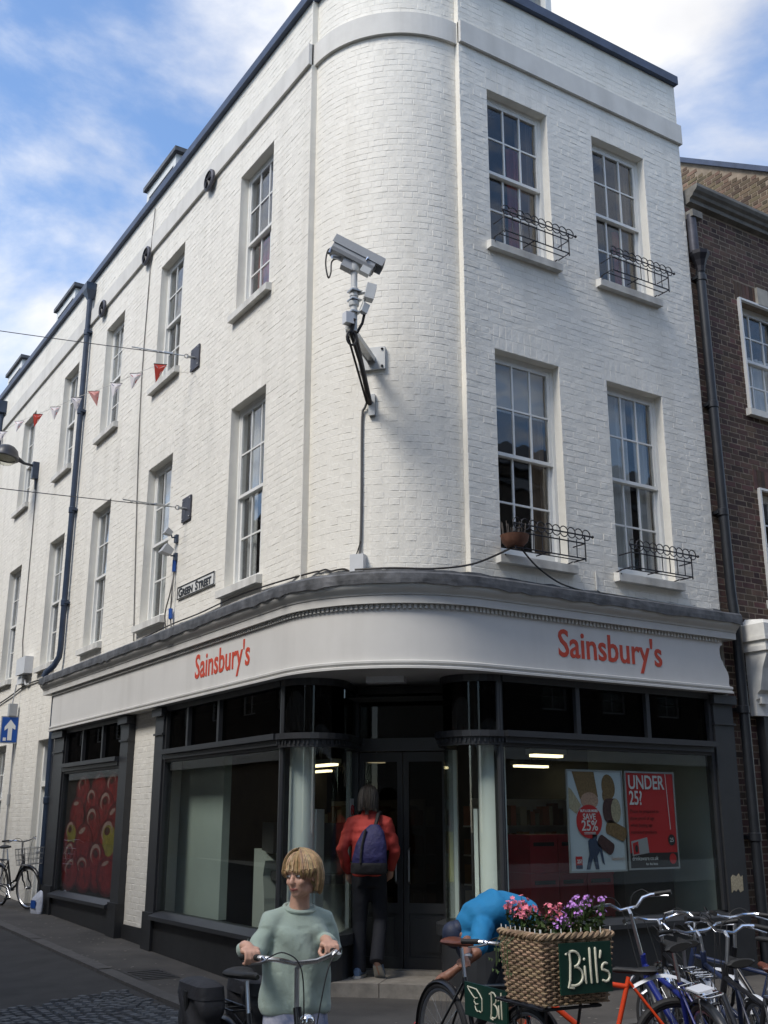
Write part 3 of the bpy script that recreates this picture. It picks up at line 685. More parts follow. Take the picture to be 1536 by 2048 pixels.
# entrance recess: curved glass on either side of a diagonal door
def rec_path(first):
    c = 1.50; r_ = .35; o0 = -.06
    pts = [(o0, c+.0)]+[(o0+r_+r_*math.cos(R(a)), c+r_*math.sin(R(a))) for a in range(190, 316, 12)]+[(o0+r_+r_*.7071, c-r_*.7071), (.95, 1.70)]
    return [(x, y) for x, y in pts] if first else [(y+.06, x) for x, y in pts]
def along(mb, pts, off0, off1, z0, z1, flip=1):
    vv = []
    for i, p in enumerate(pts):
        a, b = Vector(pts[max(i-1, 0)]), Vector(pts[min(i+1, len(pts)-1)]); t = (b-a).normalized(); nn = Vector((t.y, -t.x))*flip; q = Vector(p)
        for o, z in ((off0, z0), (off1, z0), (off1, z1), (off0, z1)): vv.append((q.x+nn.x*o, q.y+nn.y*o, z))
    n_ = len(pts); mb.add(vv, [(i*4+k, i*4+(k+1) % 4, i*4+4+(k+1) % 4, i*4+4+k) for i in range(n_-1) for k in range(4)]+[(0, 1, 2, 3), ((n_-1)*4+3, (n_-1)*4+2, (n_-1)*4+1, (n_-1)*4)])
for first, sl_ in ((True, .54), (False, .66)):
    pts = rec_path(first); fl = 1 if first else -1
    w = MB(); along(w, pts, -.03, .05, .1, sl_-.09, fl); along(w, pts, -.04, .10, sl_-.09, sl_+.01, fl)
    along(w, pts, -.02, .09, 2.44, 2.50, fl); along(w, pts, -.02, .055, 2.36, 2.44, fl); along(w, pts, -.02, .03, 2.99, 3.062, fl)
    for p in (pts[0], pts[-1]): w.lathe([(.03, sl_), (.03, 3.06)], 10, (p[0], p[1], 0))
    cw = w.build('curved_window', 'shop_grey', B)
    g = MB(); along(g, pts, -.003, .003, sl_+.01, 2.37, fl); g.build('curved_pane', 'shop_pane', cw, smooth=True)
    g = MB(); along(g, pts, -.003, .003, 2.50, 2.99, fl); g.build('curved_transom', 'dark_pane', cw, smooth=True)
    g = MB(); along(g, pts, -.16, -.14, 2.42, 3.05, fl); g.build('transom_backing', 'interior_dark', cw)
    g = MB()
    dd = 0
    for i in range(len(pts)-1):
        a, b = Vector(pts[i]), Vector(pts[i+1]); L_ = (b-a).length; t = (b-a).normalized(); nn = Vector((t.y, -t.x))*fl
        while dd < L_:
            q = a+t*dd+nn*.065; g.obox((q.x, q.y, 2.405), (.018, .014, .035), Matrix.Rotation(math.atan2(t.y, t.x), 3, 'Z')); dd += .042
        dd -= L_
    struct(g.build('dentil_strip', 'shop_grey', cw), 'stuff')
MD = Matrix.Translation((1.33, 1.33, 0)) @ Matrix.Rotation(R(-45), 4, 'Z')      # door frame: u along the doorway, v inwards
d_ = MB(MD); d_.box(-.56, -.05, .1, -.49, .06, 3.06); d_.box(.49, -.05, .1, .56, .06, 3.06); d_.box(-.49, -.06, 2.36, .49, .06, 2.5); d_.box(-.49, -.05, 2.98, .49, .06, 3.06)
door = d_.build('shop_door', 'shop_grey', B)
for s_ in (-1, 1):
    a, b = (-.488, -.004) if s_ < 0 else (.004, .488)
    f = MB(MD); f.box(a, -.02, .15, a+.06, .03, 2.35); f.box(b-.06, -.02, .15, b, .03, 2.35); f.box(a+.06, -.02, 2.25, b-.06, .03, 2.35); f.box(a+.06, -.02, .15, b-.06, .03, .27); f.box(a+.06, -.02, .70, b-.06, .03, .80); f.box(a+.06, -.0, .27, b-.06, .02, .70)
    f.box(a+.10, -.012, .32, b-.10, .0, .65); f.build('door_leaf', 'door_dark', door)
    g = MB(MD); g.box(a+.06, .0, .8, b-.06, .006, 2.25); g.build('door_glass', 'dark_pane', door)
    h = MB(MD); h.tube([(s_*.07, -.03, 1.0), (s_*.07, -.07, 1.02), (s_*.07, -.07, 1.33), (s_*.07, -.03, 1.35)], .012); h.build('door_handle', 'alloy', door)
g = MB(MD); g.box(-.49, -.0, 2.5, .49, .006, 2.98); g.build('fanlight_pane', 'dark_pane', door)
for s_ in (-1, 1):
    g = MB(MD); g.box(s_*.525-.022, -.075, 1.02, s_*.525+.022, -.052, 1.52); g.build('yellow_strip', 'yellow', door)
    g = MB(MD); g.box(s_*.585-.02, -.13, .55, s_*.585+.02, -.05, 2.36); g.build('pale_jamb', 'column_white', door)
# soffit, its lamp box, steps
sp = [arc(RC+.10, 180+5*i) for i in range(19)]+[(1.9, .0), (1.9, 1.9), (.0, 1.9)]
mb = MB(); mb.prism(sp, 3.063, 3.10, lambda p, q, t: (p, q, t)); soffit = mb.build('soffit', 'cornice_white', B)
mb = MB(Matrix.Translation((.72, .72, 0)) @ Matrix.Rotation(R(-45), 4, 'Z')); mb.box(-.2, -.07, 3.0, .2, .07, 3.066); mb.build('soffit_lamp_box', 'box_white', soffit)
mb = MB(); sa = [(-.07, 1.42), (.02, 1.28), (.14, 1.165), (.29, 1.05), (.45, .94), (.66, .76), (.84, .58), (.98, .42), (1.10, .28), (1.24, .14), (1.40, -.0), (1.5, -.05)]
blocks = [(0, 3), (3, 5), (5, 7), (7, 9), (9, 11)]
for a, b in blocks:
    s_ = MB(); fr = [Vector(p) for p in sa[a:b+1]]; t = (fr[-1]-fr[0]).normalized()*.004; fr[0] = fr[0]+t; fr[-1] = fr[-1]-t
    bk = [p+Vector((.32, .32)) for p in fr][::-1]
    s_.prism([tuple(p) for p in fr+bk], -.03, .126+.004*((a*3) % 2), lambda p, q, t_: (p, q, t_)); s_.build('step_block', 'step_stone', B)
mb = MB(); mb.add([(.1, 1.6, .121), (1.6, .1, .121), (1.9, .6, .121), (1.9, 1.9, .121), (.6, 1.9, .121)], [(0, 1, 2, 3, 4)]); mb.M = MD; mb.box(-.49, -.18, .1, .49, .08, .158); mb.build('threshold', 'step_stone', B)
# ground-floor side door on Green Street
f = MB(ML); uc0, uc1 = DOOR[0], DOOR[1]
f.box(uc0, .10, .1, uc0+.09, .2, 3.0); f.box(uc1-.09, .10, .1, uc1, .2, 3.0); f.box(uc0+.09, .10, 2.9, uc1-.09, .2, 3.0); f.box(uc0+.09, .08, 2.2, uc1-.09, .2, 2.29); f.box(uc0+.09, .15, .2, uc1-.09, .19, 2.2)
for (z0, z1) in ((.4, 1.0), (1.15, 2.05)): f.box(uc0+.2, .135, z0, uc1-.2, .15, z1)
sdr = f.build('side_door', 'white_wood', B)
g = MB(ML); g.box(uc0+.09, .15, 2.29, uc1-.09, .156, 2.9); g.build('fanlight_pane', 'pane', sdr)
g = MB(ML); g.ball((uc0+.18, .11, 1.1), .03, 10); g.build('door_knob', 'galv', sdr)
# inside the shop
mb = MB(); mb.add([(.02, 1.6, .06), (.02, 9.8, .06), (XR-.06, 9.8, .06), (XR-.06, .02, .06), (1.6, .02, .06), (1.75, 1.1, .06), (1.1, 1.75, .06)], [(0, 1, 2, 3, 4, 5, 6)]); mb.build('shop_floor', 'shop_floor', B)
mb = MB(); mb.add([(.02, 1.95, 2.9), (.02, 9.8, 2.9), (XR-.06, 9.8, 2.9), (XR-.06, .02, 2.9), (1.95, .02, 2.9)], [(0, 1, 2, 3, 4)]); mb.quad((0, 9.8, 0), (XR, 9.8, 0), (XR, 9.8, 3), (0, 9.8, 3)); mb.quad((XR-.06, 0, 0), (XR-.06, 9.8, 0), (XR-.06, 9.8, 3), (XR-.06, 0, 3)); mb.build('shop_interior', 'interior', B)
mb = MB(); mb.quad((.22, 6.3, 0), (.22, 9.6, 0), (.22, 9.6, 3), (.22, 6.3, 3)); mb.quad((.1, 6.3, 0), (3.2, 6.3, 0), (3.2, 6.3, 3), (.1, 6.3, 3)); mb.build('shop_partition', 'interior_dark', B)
for (x, y) in ((.215, 1.575), (1.665, .205)):
    c = MB(); c.lathe([(.14, .06), (.14, 2.40)], 28, (x, y, 0)); c.build('round_column', 'column_white', B, smooth=True)

# ================================================================ neighbours
NB = thing('brick_building', 'dark brown brick building with black downpipe adjoining the white building', 'building', (6.5, 1, 0))
nops = [(6.08, 7.05, 6.95, 8.56), (6.10, 7.05, 3.98+.35, 5.80)]
mb = MB(Matrix.Translation((0, .03, 0))); wall_panel(mb, XR+.003, 8.0, -.2, 9.75, nops+[(5.62, 8.0, -.3, 2.85)])
nwall = mb.build('wall', 'mortar', NB, fix=False)
mb = MB(Matrix.Translation((0, .03, 0))); rr = random.Random(31); nind = 0; variants = {}
blist = list(courses(XR+.01, 7.99, .02, 9.74, nops+[(5.62, 8.0, -.3, 2.9)]+[(6.02, 7.12, 8.56, 8.86), (6.02, 7.12, 5.80, 6.1)], 33, .0125))
for a, b, c, d in blist:
    w = b-a
    if nind < 300 and 5.3 < c < 9.3 and a < 6.7 and (abs(w-.216) < .002 or abs(w-.102) < .002):
        key = (round(w, 2), rr.randrange(5))
        if key not in variants:
            t = MB(); brick(t, -w/2, w/2, 0, CO-.0125, rr.uniform(.0015, .004), rr, .003); variants[key] = t.mesh('brick', 'brown_brick', fix=False)
        place(variants[key], 'brick', nwall, mw=Matrix.Translation(((a+b)/2, .03, c))); nind += 1
    else: brick(mb, a, b, c, d, rr.uniform(.0015, .004), rr, .003)
for zz in (8.56, 5.80):
    for i in range(14): 
        u = 6.02+i*.0786; brick(mb, u, u+.07, zz+.01, zz+.29, .007, rr, .003)
struct(mb.build('brickwork', 'brown_brick', nwall, fix=False), 'stuff')
mb = MB(); mb.box(6.45, -.02, 8.58, 6.68, .03, 8.85); mb.build('keystone', 'stone_pale', NB)
for (a, b, c, d) in nops: 
    f = sash_window(Matrix.Translation((0, .03, 0)), (a+b)/2, c, b-a, d-c, NB, [('drape', -.42, .42, 0, (d-c)*.6, 'curtain_white')])
    e = MB(); e.box(a-.03, -.02, c, a, .03, d+.03); e.box(b, -.02, c, b+.03, .03, d+.03); e.box(a, -.02, d, b, .03, d+.03); e.build('window_trim', 'white_wood', NB)
mb = MB(); mb.prism([(-.20, 9.98), (-.20, 9.94), (-.17, 9.90), (-.13, 9.875), (-.11, 9.84), (-.06, 9.82), (-.05, 9.77), (.03, 9.75), (.2, 9.76), (.2, 9.98)], XR+.06, 8.0, lambda p, q, t: (t, p, q)); mb.build('eaves_cornice', 'stone_grey', NB)
mb = MB(); mb.add([(XR+.02, .1, 9.99), (8.0, .1, 9.99), (8.0, 4, 12.4), (XR+.02, 4, 12.4)], [(0, 1, 2, 3)]); mb.quad((XR+.02, 4, 0), (8, 4, 0), (8, 4, 12.4), (XR+.02, 4, 12.4)); mb.build('roof', 'slate', NB, fix=False)
mb = MB(); mb.quad((5.6, 1.5, 2.9), (8, 1.5, 2.9), (8, 1.5, 9.6), (5.6, 1.5, 9.6)); mb.quad((5.6, 2.5, 0), (8, 2.5, 0), (8, 2.5, 2.9), (5.6, 2.5, 2.9)); mb.quad((5.3, .2, 2.95), (8, .2, 2.95), (8, 2.5, 2.95), (5.3, 2.5, 2.95)); mb.build('room_walls', 'room', NB)
# its shopfront: corner console, pilaster, window
mb = MB(); mb.box(5.60, -.10, -.1, 5.86, .02, 2.86); mb.build('pilaster', 'shop_grey', NB)
mb = MB(); mb.prism([(-.06, 2.84), (-.12, 2.84), (-.12, 3.02), (-.15, 3.04), (-.15, 3.10), (-.20, 3.14), (-.26, 3.40), (-.33, 3.55), (-.33, 3.60), (-.02, 3.60), (-.02, 2.84)], 5.46, 5.84, lambda p, q, t: (t, p, q))
mb.box(5.43, -.36, 3.60, 5.87, -.02, 3.66); mb.box(5.45, -.34, 3.66, 5.86, -.02, 3.73); mb.box(5.42, -.37, 3.73, 5.88, -.02, 3.78); mb.box(5.43, -.36, 3.78, 5.87, -.02, 3.93)
mb.add([(5.43, -.36, 3.93), (5.87, -.36, 3.93), (5.87, -.02, 3.93), (5.43, -.02, 3.93), (5.52, -.28, 3.99), (5.80, -.28, 3.99), (5.80, -.02, 4.02), (5.52, -.02, 4.02)], [(0, 1, 5, 4), (1, 2, 6, 5), (2, 3, 7, 6), (3, 0, 4, 7), (4, 5, 6, 7)]); mb.box(5.50, -.17, 2.98, 5.62, -.12, 3.06)
mb.build('console_bracket', 'stone_sill', NB)
mb = MB(); mb.box(5.88, -.2, 2.9, 8, -.02, 3.9); mb.build('fascia', 'cornice_white', NB)
mb = MB(); mb.box(5.86, -.05, -.1, 8, .02, .7); mb.box(5.86, -.05, 2.5, 8, .02, 2.58); mb.box(6.9, -.05, .7, 6.96, .02, 2.86); sw = mb.build('shop_window', 'shop_grey', NB)
mb = MB(); mb.box(5.86, -.02, .7, 8, -.014, 2.86); mb.build('display_pane', 'shop_pane', sw)
GB = thing('gable_building', 'taller yellow brick gable end rising above the brown brick roof', 'building', (9, 3, 0))
gp = lambda y: 11.2+.68*y
mb = MB(); X0 = 8.02; mb.add([(X0, 0, -.2), (X0, 9, -.2), (X0, 9, gp(4.5)-.68*4.5), (X0, 4.5, gp(4.5)), (X0, 0, gp(0)), (14, 0, -.2), (14, 9, -.2), (14, 9, gp(4.5)-.68*4.5), (14, 4.5, gp(4.5)), (14, 0, gp(0))],
    [(0, 4, 3, 2, 1), (0, 5, 9, 4), (5, 6, 7, 8, 9), (1, 2, 7, 6)]); gw = mb.build('wall', 'mortar', GB)
MG = Matrix.Translation((X0, 0, 0)) @ Matrix.Rotation(R(-90), 4, 'Z'); mb = MB(MG); rr = random.Random(41); variants = {}; nind = 0
for a, b, c, d in courses(-4.5, -.02, 9.6, 14.1, [], 43, .015):
    if d+.06 > gp(-b): continue
    w = b-a
    if nind < 300 and (abs(w-.2135) < .002 or abs(w-.0995) < .002) and b > -3.4 and c > 9.9+.5*(-b):
        key = (round(w, 2), rr.randrange(5))
        if key not in variants:
            t = MB(); brick(t, -w/2, w/2, 0, CO-.015, rr.uniform(.004, .009), rr, .003); variants[key] = t.mesh('brick', 'yellow_brick', fix=False)
        place(variants[key], 'brick', gw, mw=MG @ Matrix.Translation(((a+b)/2, 0, c))); nind += 1
    else: brick(mb, a, b, c, d-.002, rr.uniform(.004, .009), rr, .003)
struct(mb.build('brickwork', 'yellow_brick', gw, fix=False), 'stuff')
mb = MB(); e = [(0, gp(0)), (4.5, gp(4.5)), (4.5, gp(4.5)+.10), (0, gp(0)+.10)]; mb.prism(e, X0-.06, 14, lambda p, q, t: (t, p, q)); e = [(4.5, gp(4.5)), (9, gp(0)), (9, gp(0)+.1), (4.5, gp(4.5)+.1)]; mb.prism(e, X0-.06, 14, lambda p, q, t: (t, p, q)); mb.build('roof', 'coping', GB)
# terraces across the two streets (they close the sky and show in the glass)
def terrace(label, Mx, u0, u1, h, m_, seed):
    T = thing('terrace_building', label, 'building', tuple(Mx @ Vector(((u0+u1)/2, 1, 0)))); rr = random.Random(seed)
    ops = []; u = u0+1.0
    while u < u1-1.6:
        for z in (4.6, 7.8):
            if z+1.9 < h: ops.append((u, u+1.0, z, z+1.8))
        u += 2.3
    w = MB(Mx); wall_panel(w, u0, u1, -.4, h, ops, .12); w.quad((u0, 0, -.4), (u0, 7, -.4), (u0, 7, h), (u0, 0, h)); w.quad((u1, 0, -.4), (u1, 0, h), (u1, 7, h), (u1, 7, -.4)); w.quad((u0, .9, -.4), (u1, .9, -.4), (u1, .9, h), (u0, .9, h)); w.build('wall', m_, T, fix=False)
    r_ = MB(Mx); r_.prism([(-.25, h), (3.5, h+2.6), (7.2, h), (7.2, h-.1), (-.25, h-.1)], u0, u1, lambda p, q, t: (t, p, q)); r_.build('roof', 'slate', T)
    s_ = MB(Mx); s_.box(u0, -.15, 3.2, u1, -.001, 3.9); s_.box(u0, -.05, -.4, u1, -.001, .5); s_.build('shop_fascia', 'cornice_white', T)
    for i, (a, b, c, d) in enumerate(ops):
        f = MB(Mx); f.box(a, .1, c, a+.06, .16, d); f.box(b-.06, .1, c, b, .16, d); f.box(a+.06, .1, c, b-.06, .16, c+.06); f.box(a+.06, .1, d-.06, b-.06, .16, d); f.box(a+.06, .1, (c+d)/2-.025, b-.06, .16, (c+d)/2+.025); f.box((a+b)/2-.012, .11, c+.06, (a+b)/2+.012, .15, (c+d)/2-.025); f.box((a+b)/2-.012, .11, (c+d)/2+.025, (a+b)/2+.012, .15, d-.06)
        o = f.build('window', 'white_wood', T); g = MB(Mx); g.box(a+.06, .128, c+.06, b-.06, .132, d-.06); g.build('pane', 'pane', o)
terrace('brown brick terrace facing the white building from across the narrow side street', Matrix.Translation((-8.6, 0, 0)) @ Matrix.Rotation(R(90), 4, 'Z'), -4.0, 46, 10.8, 'mortar_dark', 1)
terrace('long brown brick terrace facing the shop entrance front across the wider street', Matrix.Translation((0, -14.5, 0)) @ Matrix.Rotation(R(180), 4, 'Z'), -42, 6.5, 11.6, 'mortar_dark', 2)
terrace('pale rendered terrace continuing the side street beyond the white building', Matrix.Translation((.05, 0, 0)) @ Matrix.Rotation(R(-90), 4, 'Z'), -48, -17.75, 9.4, 'stone_pale', 4)
terrace('pale rendered terrace on the opposite corner of the crossing', Matrix.Translation((-8.6, 0, 0)) @ Matrix.Rotation(R(90), 4, 'Z'), -14.4, -9.0, 10.5, 'stone_pale', 3)

# ================================================================ things on the white building
def wall_anchor(y, lab):
    t = thing('wall_anchor', lab, 'wall anchor', (-.05, y, 10.66), R(-90), 'round iron tie plates along the band')
    a = MB(); ry = Matrix.Rotation(R(90), 3, 'X')
    a.lathe([(0, 0), (.165, 0), (.165, .03), (.135, .045), (.125, .02), (0, .02)], 28, (0, 0, 0), ry); a.build('plate', 'iron_plate', t, local=True)
    for k in range(5):
        b = MB(Matrix.Rotation(R(72*k+18), 4, 'Y')); b.add([(0, -.05, 0), (-.022, -.02, .0), (.022, -.02, .0), (-.016, -.02, .14), (.016, -.02, .14), (0, -.035, .14)], [(0, 2, 4, 5), (0, 5, 3, 1), (1, 3, 4, 2)]); b.build('spoke', 'iron', t, local=True)
wall_anchor(4.30, 'round iron tie plate on the band above the window nearest the rounded corner')
wall_anchor(6.89, 'round iron tie plate on the band, middle one of three')
wall_anchor(9.15, 'round iron tie plate on the band beside the blue downpipe hopper')
# blue downpipe
t = thing('drainpipe', 'dark blue downpipe with hopper running down the white side wall', 'drainpipe', (-.1, 9.96, 0))
p = MB(); p.tube([(-.08, 9.96, 11.3), (-.08, 9.96, 4.5), (-.09, 9.97, 4.35), (-.15, 10.03, 4.2), (-.25, 10.10, 4.09), (-.28, 10.12, 4.0)], .052, 12); p.build('upper_pipe', 'pipe_blue', t, smooth=True)
p = MB(); p.tube([(-.09, 10.02, 3.72), (-.09, 10.0, 2.8), (-.09, 9.92, .2)], .05, 12); p.build('lower_pipe', 'pipe_blue', t, smooth=True)
p = MB(); p.add([(-.2, 9.84, 11.5), (-.2, 10.08, 11.5), (0, 10.08, 11.5), (0, 9.84, 11.5), (-.2, 9.84, 11.36), (-.2, 10.08, 11.36), (0, 10.08, 11.36), (0, 9.84, 11.36), (-.13, 9.91, 11.2), (-.13, 10.01, 11.2), (-.02, 10.01, 11.2), (-.02, 9.91, 11.2)], [(0, 1, 5, 4), (1, 2, 6, 5), (2, 3, 7, 6), (3, 0, 4, 7), (4, 5, 9, 8), (5, 6, 10, 9), (6, 7, 11, 10), (7, 4, 8, 11), (0, 3, 2, 1)]); p.build('hopper', 'pipe_blue', t)
for z in (10.5, 8.9, 7.0, 5.3):
    p = MB(); p.lathe([(.052, -.06), (.064, -.05), (.064, .05), (.052, .06)], 12, (-.08, 9.96, z)); p.box(-.1, 9.87, z-.02, 0, 10.05, z+.02); p.build('collar', 'pipe_blue', t, smooth=True)
p = MB(); p.lathe([(.05, -.06), (.062, -.05), (.062, .05), (.05, .06)], 12, (-.09, 9.97, 1.95)); p.build('collar', 'pipe_blue', t, smooth=True)
t = thing('drainpipe', 'dark downpipe with square hopper at the far end of the white side wall', 'drainpipe', (-.1, 16.7, 0))
p = MB(); p.tube([(-.08, 16.75, 11.3), (-.08, 16.75, 9.2), (-.08, 16.75, .4)], .055, 10); p.build('pipe', 'pipe_blue', t, smooth=True)
p = MB(); p.box(-.2, 16.62, 11.1, -.001, 16.88, 11.4); p.build('hopper', 'pipe_blue', t)
# black downpipe on the brown building
t = thing('drainpipe', 'thick black downpipe on the brown brick beside the white wall edge', 'drainpipe', (5.24, -.05, 0))
p = MB(); p.tube([(5.245, -.05, 8.72), (5.26, -.06, 4.35), (5.27, -.08, 3.9), (5.26, -.09, 3.2), (5.25, -.09, .0)], .062, 12); p.build('pipe', 'pipe_black', t, smooth=True)
p = MB(); p.tube([(5.16, -.05, 9.55), (5.17, -.05, 8.98)], .065, 12); p.build('outlet_pipe', 'iron_plate', t, smooth=True)
p = MB(); p.box(5.105, -.13, 9.50, 5.30, .03, 9.60); p.build('gutter_outlet', 'stone_grey', t)
p = MB(); p.lathe([(.055, 0), (.065, .08), (.09, .16), (.13, .24), (.135, .29), (.12, .29), (.06, .12)], 8, (5.235, -.07, 8.70)); p.build('hopper', 'iron', t)
for z in (8.62, 6.8, 5.35, 2.9, 1.45):
    p = MB(); p.lathe([(.062, -.05), (.076, -.04), (.076, .04), (.062, .05)], 12, (5.25, -.05 if z > 4 else -.09, z)); p.box(5.16, -.06, z-.02, 5.34, .03, z+.02); p.build('collar', 'pipe_black', t, smooth=True)
# window railings
def railing(x, z, lab, i):
    t = thing('window_railing', lab, 'window railing', (x, -.09, z), 0, 'wrought iron window box railings'); W_ = .98; D_ = .19; h = .2
    f = MB(); r_ = .008
    for zz in (.03, h): f.tube([(0, 0, zz), (0, -D_, zz), (W_, -D_, zz), (W_, 0, zz)], r_, 6)
    f.tube([(0, -D_*.5, .03), (W_, -D_*.5, .03)], r_*.8, 6); f.tube([(W_*.45, 0, .03), (W_*.45, -D_, .03)], r_, 6); f.tube([(-.02, -D_, h+.09), (W_+.10, -D_, h+.09)], .009, 6); f.ball((W_+.115, -D_, h+.09), .018, 8)
    f.tube([(0, -D_, 0), (0, -D_, h+.1)], r_, 6); f.tube([(W_, -D_, 0), (W_, -D_, h+.1)], r_, 6); f.tube([(0.02, 0, -.01), (0.02, .05, .0)], r_, 6); f.tube([(W_-.02, .0, .03), (W_-.02, .09, .02)], r_, 6); f.tube([(.02, 0, .03), (.02, .09, .02)], r_, 6)
    f.build('rail_frame', 'iron', t, local=True)
    for k in range(1, 8):
        s_ = MB(); s_.tube([(W_*k/8, -D_, .03), (W_*k/8, -D_, h+.03)], .006, 6); s_.build('spindle', 'iron', t, local=True)
    for k in range(10):
        s_ = MB(); u = .03+k*(W_+.02)/9.3; s_.tube([(u+.058*math.cos(a), -D_-.005, h+.095+.058*math.sin(a)) for a in [2*math.pi*q/16 for q in range(16)]], .0065, 5, closed=True); s_.build('ring', 'iron', t, local=True)
railing(1.68, ZT0-.02, 'iron hooped window railing under the top floor window nearer the rounded corner', 0)
railing(3.36, ZT0-.02, 'iron hooped window railing under the top floor window beside the brown building', 1)
railing(1.68, ZF0-.02, 'iron hooped window railing holding a flower bowl, first floor', 2)
railing(3.36, ZF0-.02, 'iron hooped window railing without a bowl, first floor above the shop name', 3)
t = thing('planter_bowl', 'brown planter bowl with dry stems on the first floor window railing', 'planter', (1.72, -.22, ZF0+.02))
b = MB(); b.lathe([(0, .005), (.09, .01), (.135, .06), (.15, .12), (.155, .13), (.14, .125), (.12, .07), (0, .05)], 20); b.build('bowl', 'terracotta', t, local=True, smooth=True)
b = MB(); rr = random.Random(2)
for k in range(26):
    a = rr.uniform(0, 6.28); q = rr.uniform(.02, .12); h = rr.uniform(.05, .2); b.tube([(q*math.cos(a), q*math.sin(a), .08), (q*1.2*math.cos(a), q*1.2*math.sin(a), .1+h)], .004, 4)
b.build('dry_stems', 'rusty', t, local=True)
def cable(name, lab, pts, r_, m_, n=6, cat='cable', sub=1):
    P = [Vector(p) for p in pts]
    if sub > 1:
        Q = []
        for i in range(len(P)-1):
            p0, p1, p2, p3 = P[max(i-1, 0)], P[i], P[i+1], P[min(i+2, len(P)-1)]
            for k in range(sub):
                s_ = k/sub; Q.append(.5*((2*p1)+(p2-p0)*s_+(2*p0-5*p1+4*p2-p3)*s_*s_+(3*p1-p0-3*p2+p3)*s_**3))
        P = Q+[P[-1]]
    c = MB(); c.tube(P, r_, n); return tag(c.build(name, m_, smooth=True), lab, cat)
cable('cable', 'black cable sagging from the planter bowl to the rounded corner', [(1.72, -.24, 4.40), (1.55, -.12, 4.30), (1.25, -.07, 4.17), (.85, .0, 4.09), (.45, .22, 4.09), (.2, .5, 4.095)], .011, 'cable_black', sub=6)
cable('cable', 'black cable slanting from the planter bowl down to the lead flashing', [(1.76, -.26, 4.38), (2.0, -.22, 4.22), (2.3, -.2, 4.09), (2.55, -.18, 4.05), (2.75, -.12, 4.055)], .010, 'cable_black', sub=5)
cw_ = []
for a in range(184, 216, 4): cw_.append((*arc(RB+.02, a), 4.19-.0022*(a-184)+.012*math.sin(a)))
cable('cable', 'dark cable running along the side wall to the junction box', [(-.03, 6.0, 4.13), (-.03, 4.9, 4.17), (-.03, 4.0, 4.17), (-.03, 3.0, 4.20), (-.03, 2.2, 4.19), (-.03, 1.5, 4.16)]+cw_[1:]+[(*arc(RB+.03, 214), 4.25)], .010, 'cable_black', sub=3)
def onc(a, z, o=.0): return (*arc(RB+o, a), z)
cable('cable', 'grey conduit down the rounded corner from the camera to the junction box', [onc(220.5, 5.98, .05), onc(218.5, 5.9, .03), onc(216.9, 5.78, .02), onc(216.8, 5.0, .02), onc(216.6, 4.5, .02), onc(216, 4.25, .03)], .013, 'cable_grey', sub=4)
cable('cable', 'thin black cable looping from the conduit to the side of the junction box', [onc(216.7, 4.42, .03), onc(215.5, 4.33, .035), onc(213.6, 4.23, .03), onc(213.2, 4.21, .03)], .007, 'cable_black', sub=4)
t = MB(curve_M(LC*(216-180)/90)); t.box(-.075, -.10, 4.09, .075, -.004, 4.27); o = t.build('junction_box', 'box_white'); tag(o, 'small white junction box on the rounded corner above the lead flashing', 'junction box')
cable('cable', 'thin pale conduit on the front wall between the first floor windows', [(3.05, -.015, 4.33), (3.05, -.018, 4.12), (3.10, -.018, 4.10), (4.2, -.018, 4.09), (4.95, -.018, 4.09)], .008, 'cable_white')
cable('cable', 'thin grey cable down the side wall past the second anchor plate', [(-.016, 6.75, 11.5), (-.05, 6.72, 10.7), (-.016, 6.80, 10.3), (-.016, 6.85, 8.4), (-.016, 6.7, 6.5), (-.016, 6.42, 4.15)], .008, 'cable_grey', sub=3)
cable('cable', 'thin grey cable down the side wall below the street lamp', [(-.016, 13.0, 8.5), (-.016, 12.95, 7.0), (-.016, 12.9, 5.0), (-.05, 12.6, 4.55)], .010, 'cable_grey')
cable('cable', 'black cable along the far side wall under the alarm box', [(-.03, 10.35, 4.02), (-.03, 11.3, 4.10), (-.03, 12.4, 4.10), (-.03, 13.6, 3.98), (-.03, 15.5, 3.86), (-.03, 17.3, 3.9)], .014, 'cable_black', sub=3)
# security camera on its bracket
t = thing('security_camera', 'grey security camera on a tall bracket fixed to the rounded corner', 'security camera', (-.2, -.11, 6.4))
Q = Vector((-.205, -.115, 6.46)); PL = Vector(onc(222, 6.46, 0)); na = R(222); nrm = Vector((math.cos(na), math.sin(na), 0)); tan = Vector((-nrm.y, nrm.x, 0))
MP = Matrix(((tan.x, nrm.x, 0, PL.x), (tan.y, nrm.y, 0, PL.y), (0, 0, 1, PL.z), (0, 0, 0, 1)))
p = MB(MP); p.box(-.15, .0, -.13, .15, .04, .13); p.build('wall_plate', 'cam_light', t)
for (u, z) in ((-.12, -.1), (.12, -.1), (.12, .1), (-.12, .1)): p = MB(MP); p.ball((u, .045, z), .015, 8); p.build('bolt', 'iron', t)
p = MB(MP); LQ = (Q-PL).length; p.box(-.035, .03, -.04, .035, LQ+.03, .0); p.box(-.045, .03, -.05, -.035, LQ, .01); p.box(.035, .03, -.05, .045, LQ, .01); p.build('bracket_arm', 'galv', t)
SB = Vector(onc(221.3, 5.93, .03)); p = MB(); p.tube([SB, Q+Vector((0, 0, -.04))], .028, 8); p.build('strut', 'rusty', t, smooth=True)
p = MB(MP); p.box(-.03, .0, -.66, .04, .05, -.42); p.build('strut_foot', 'galv', t)
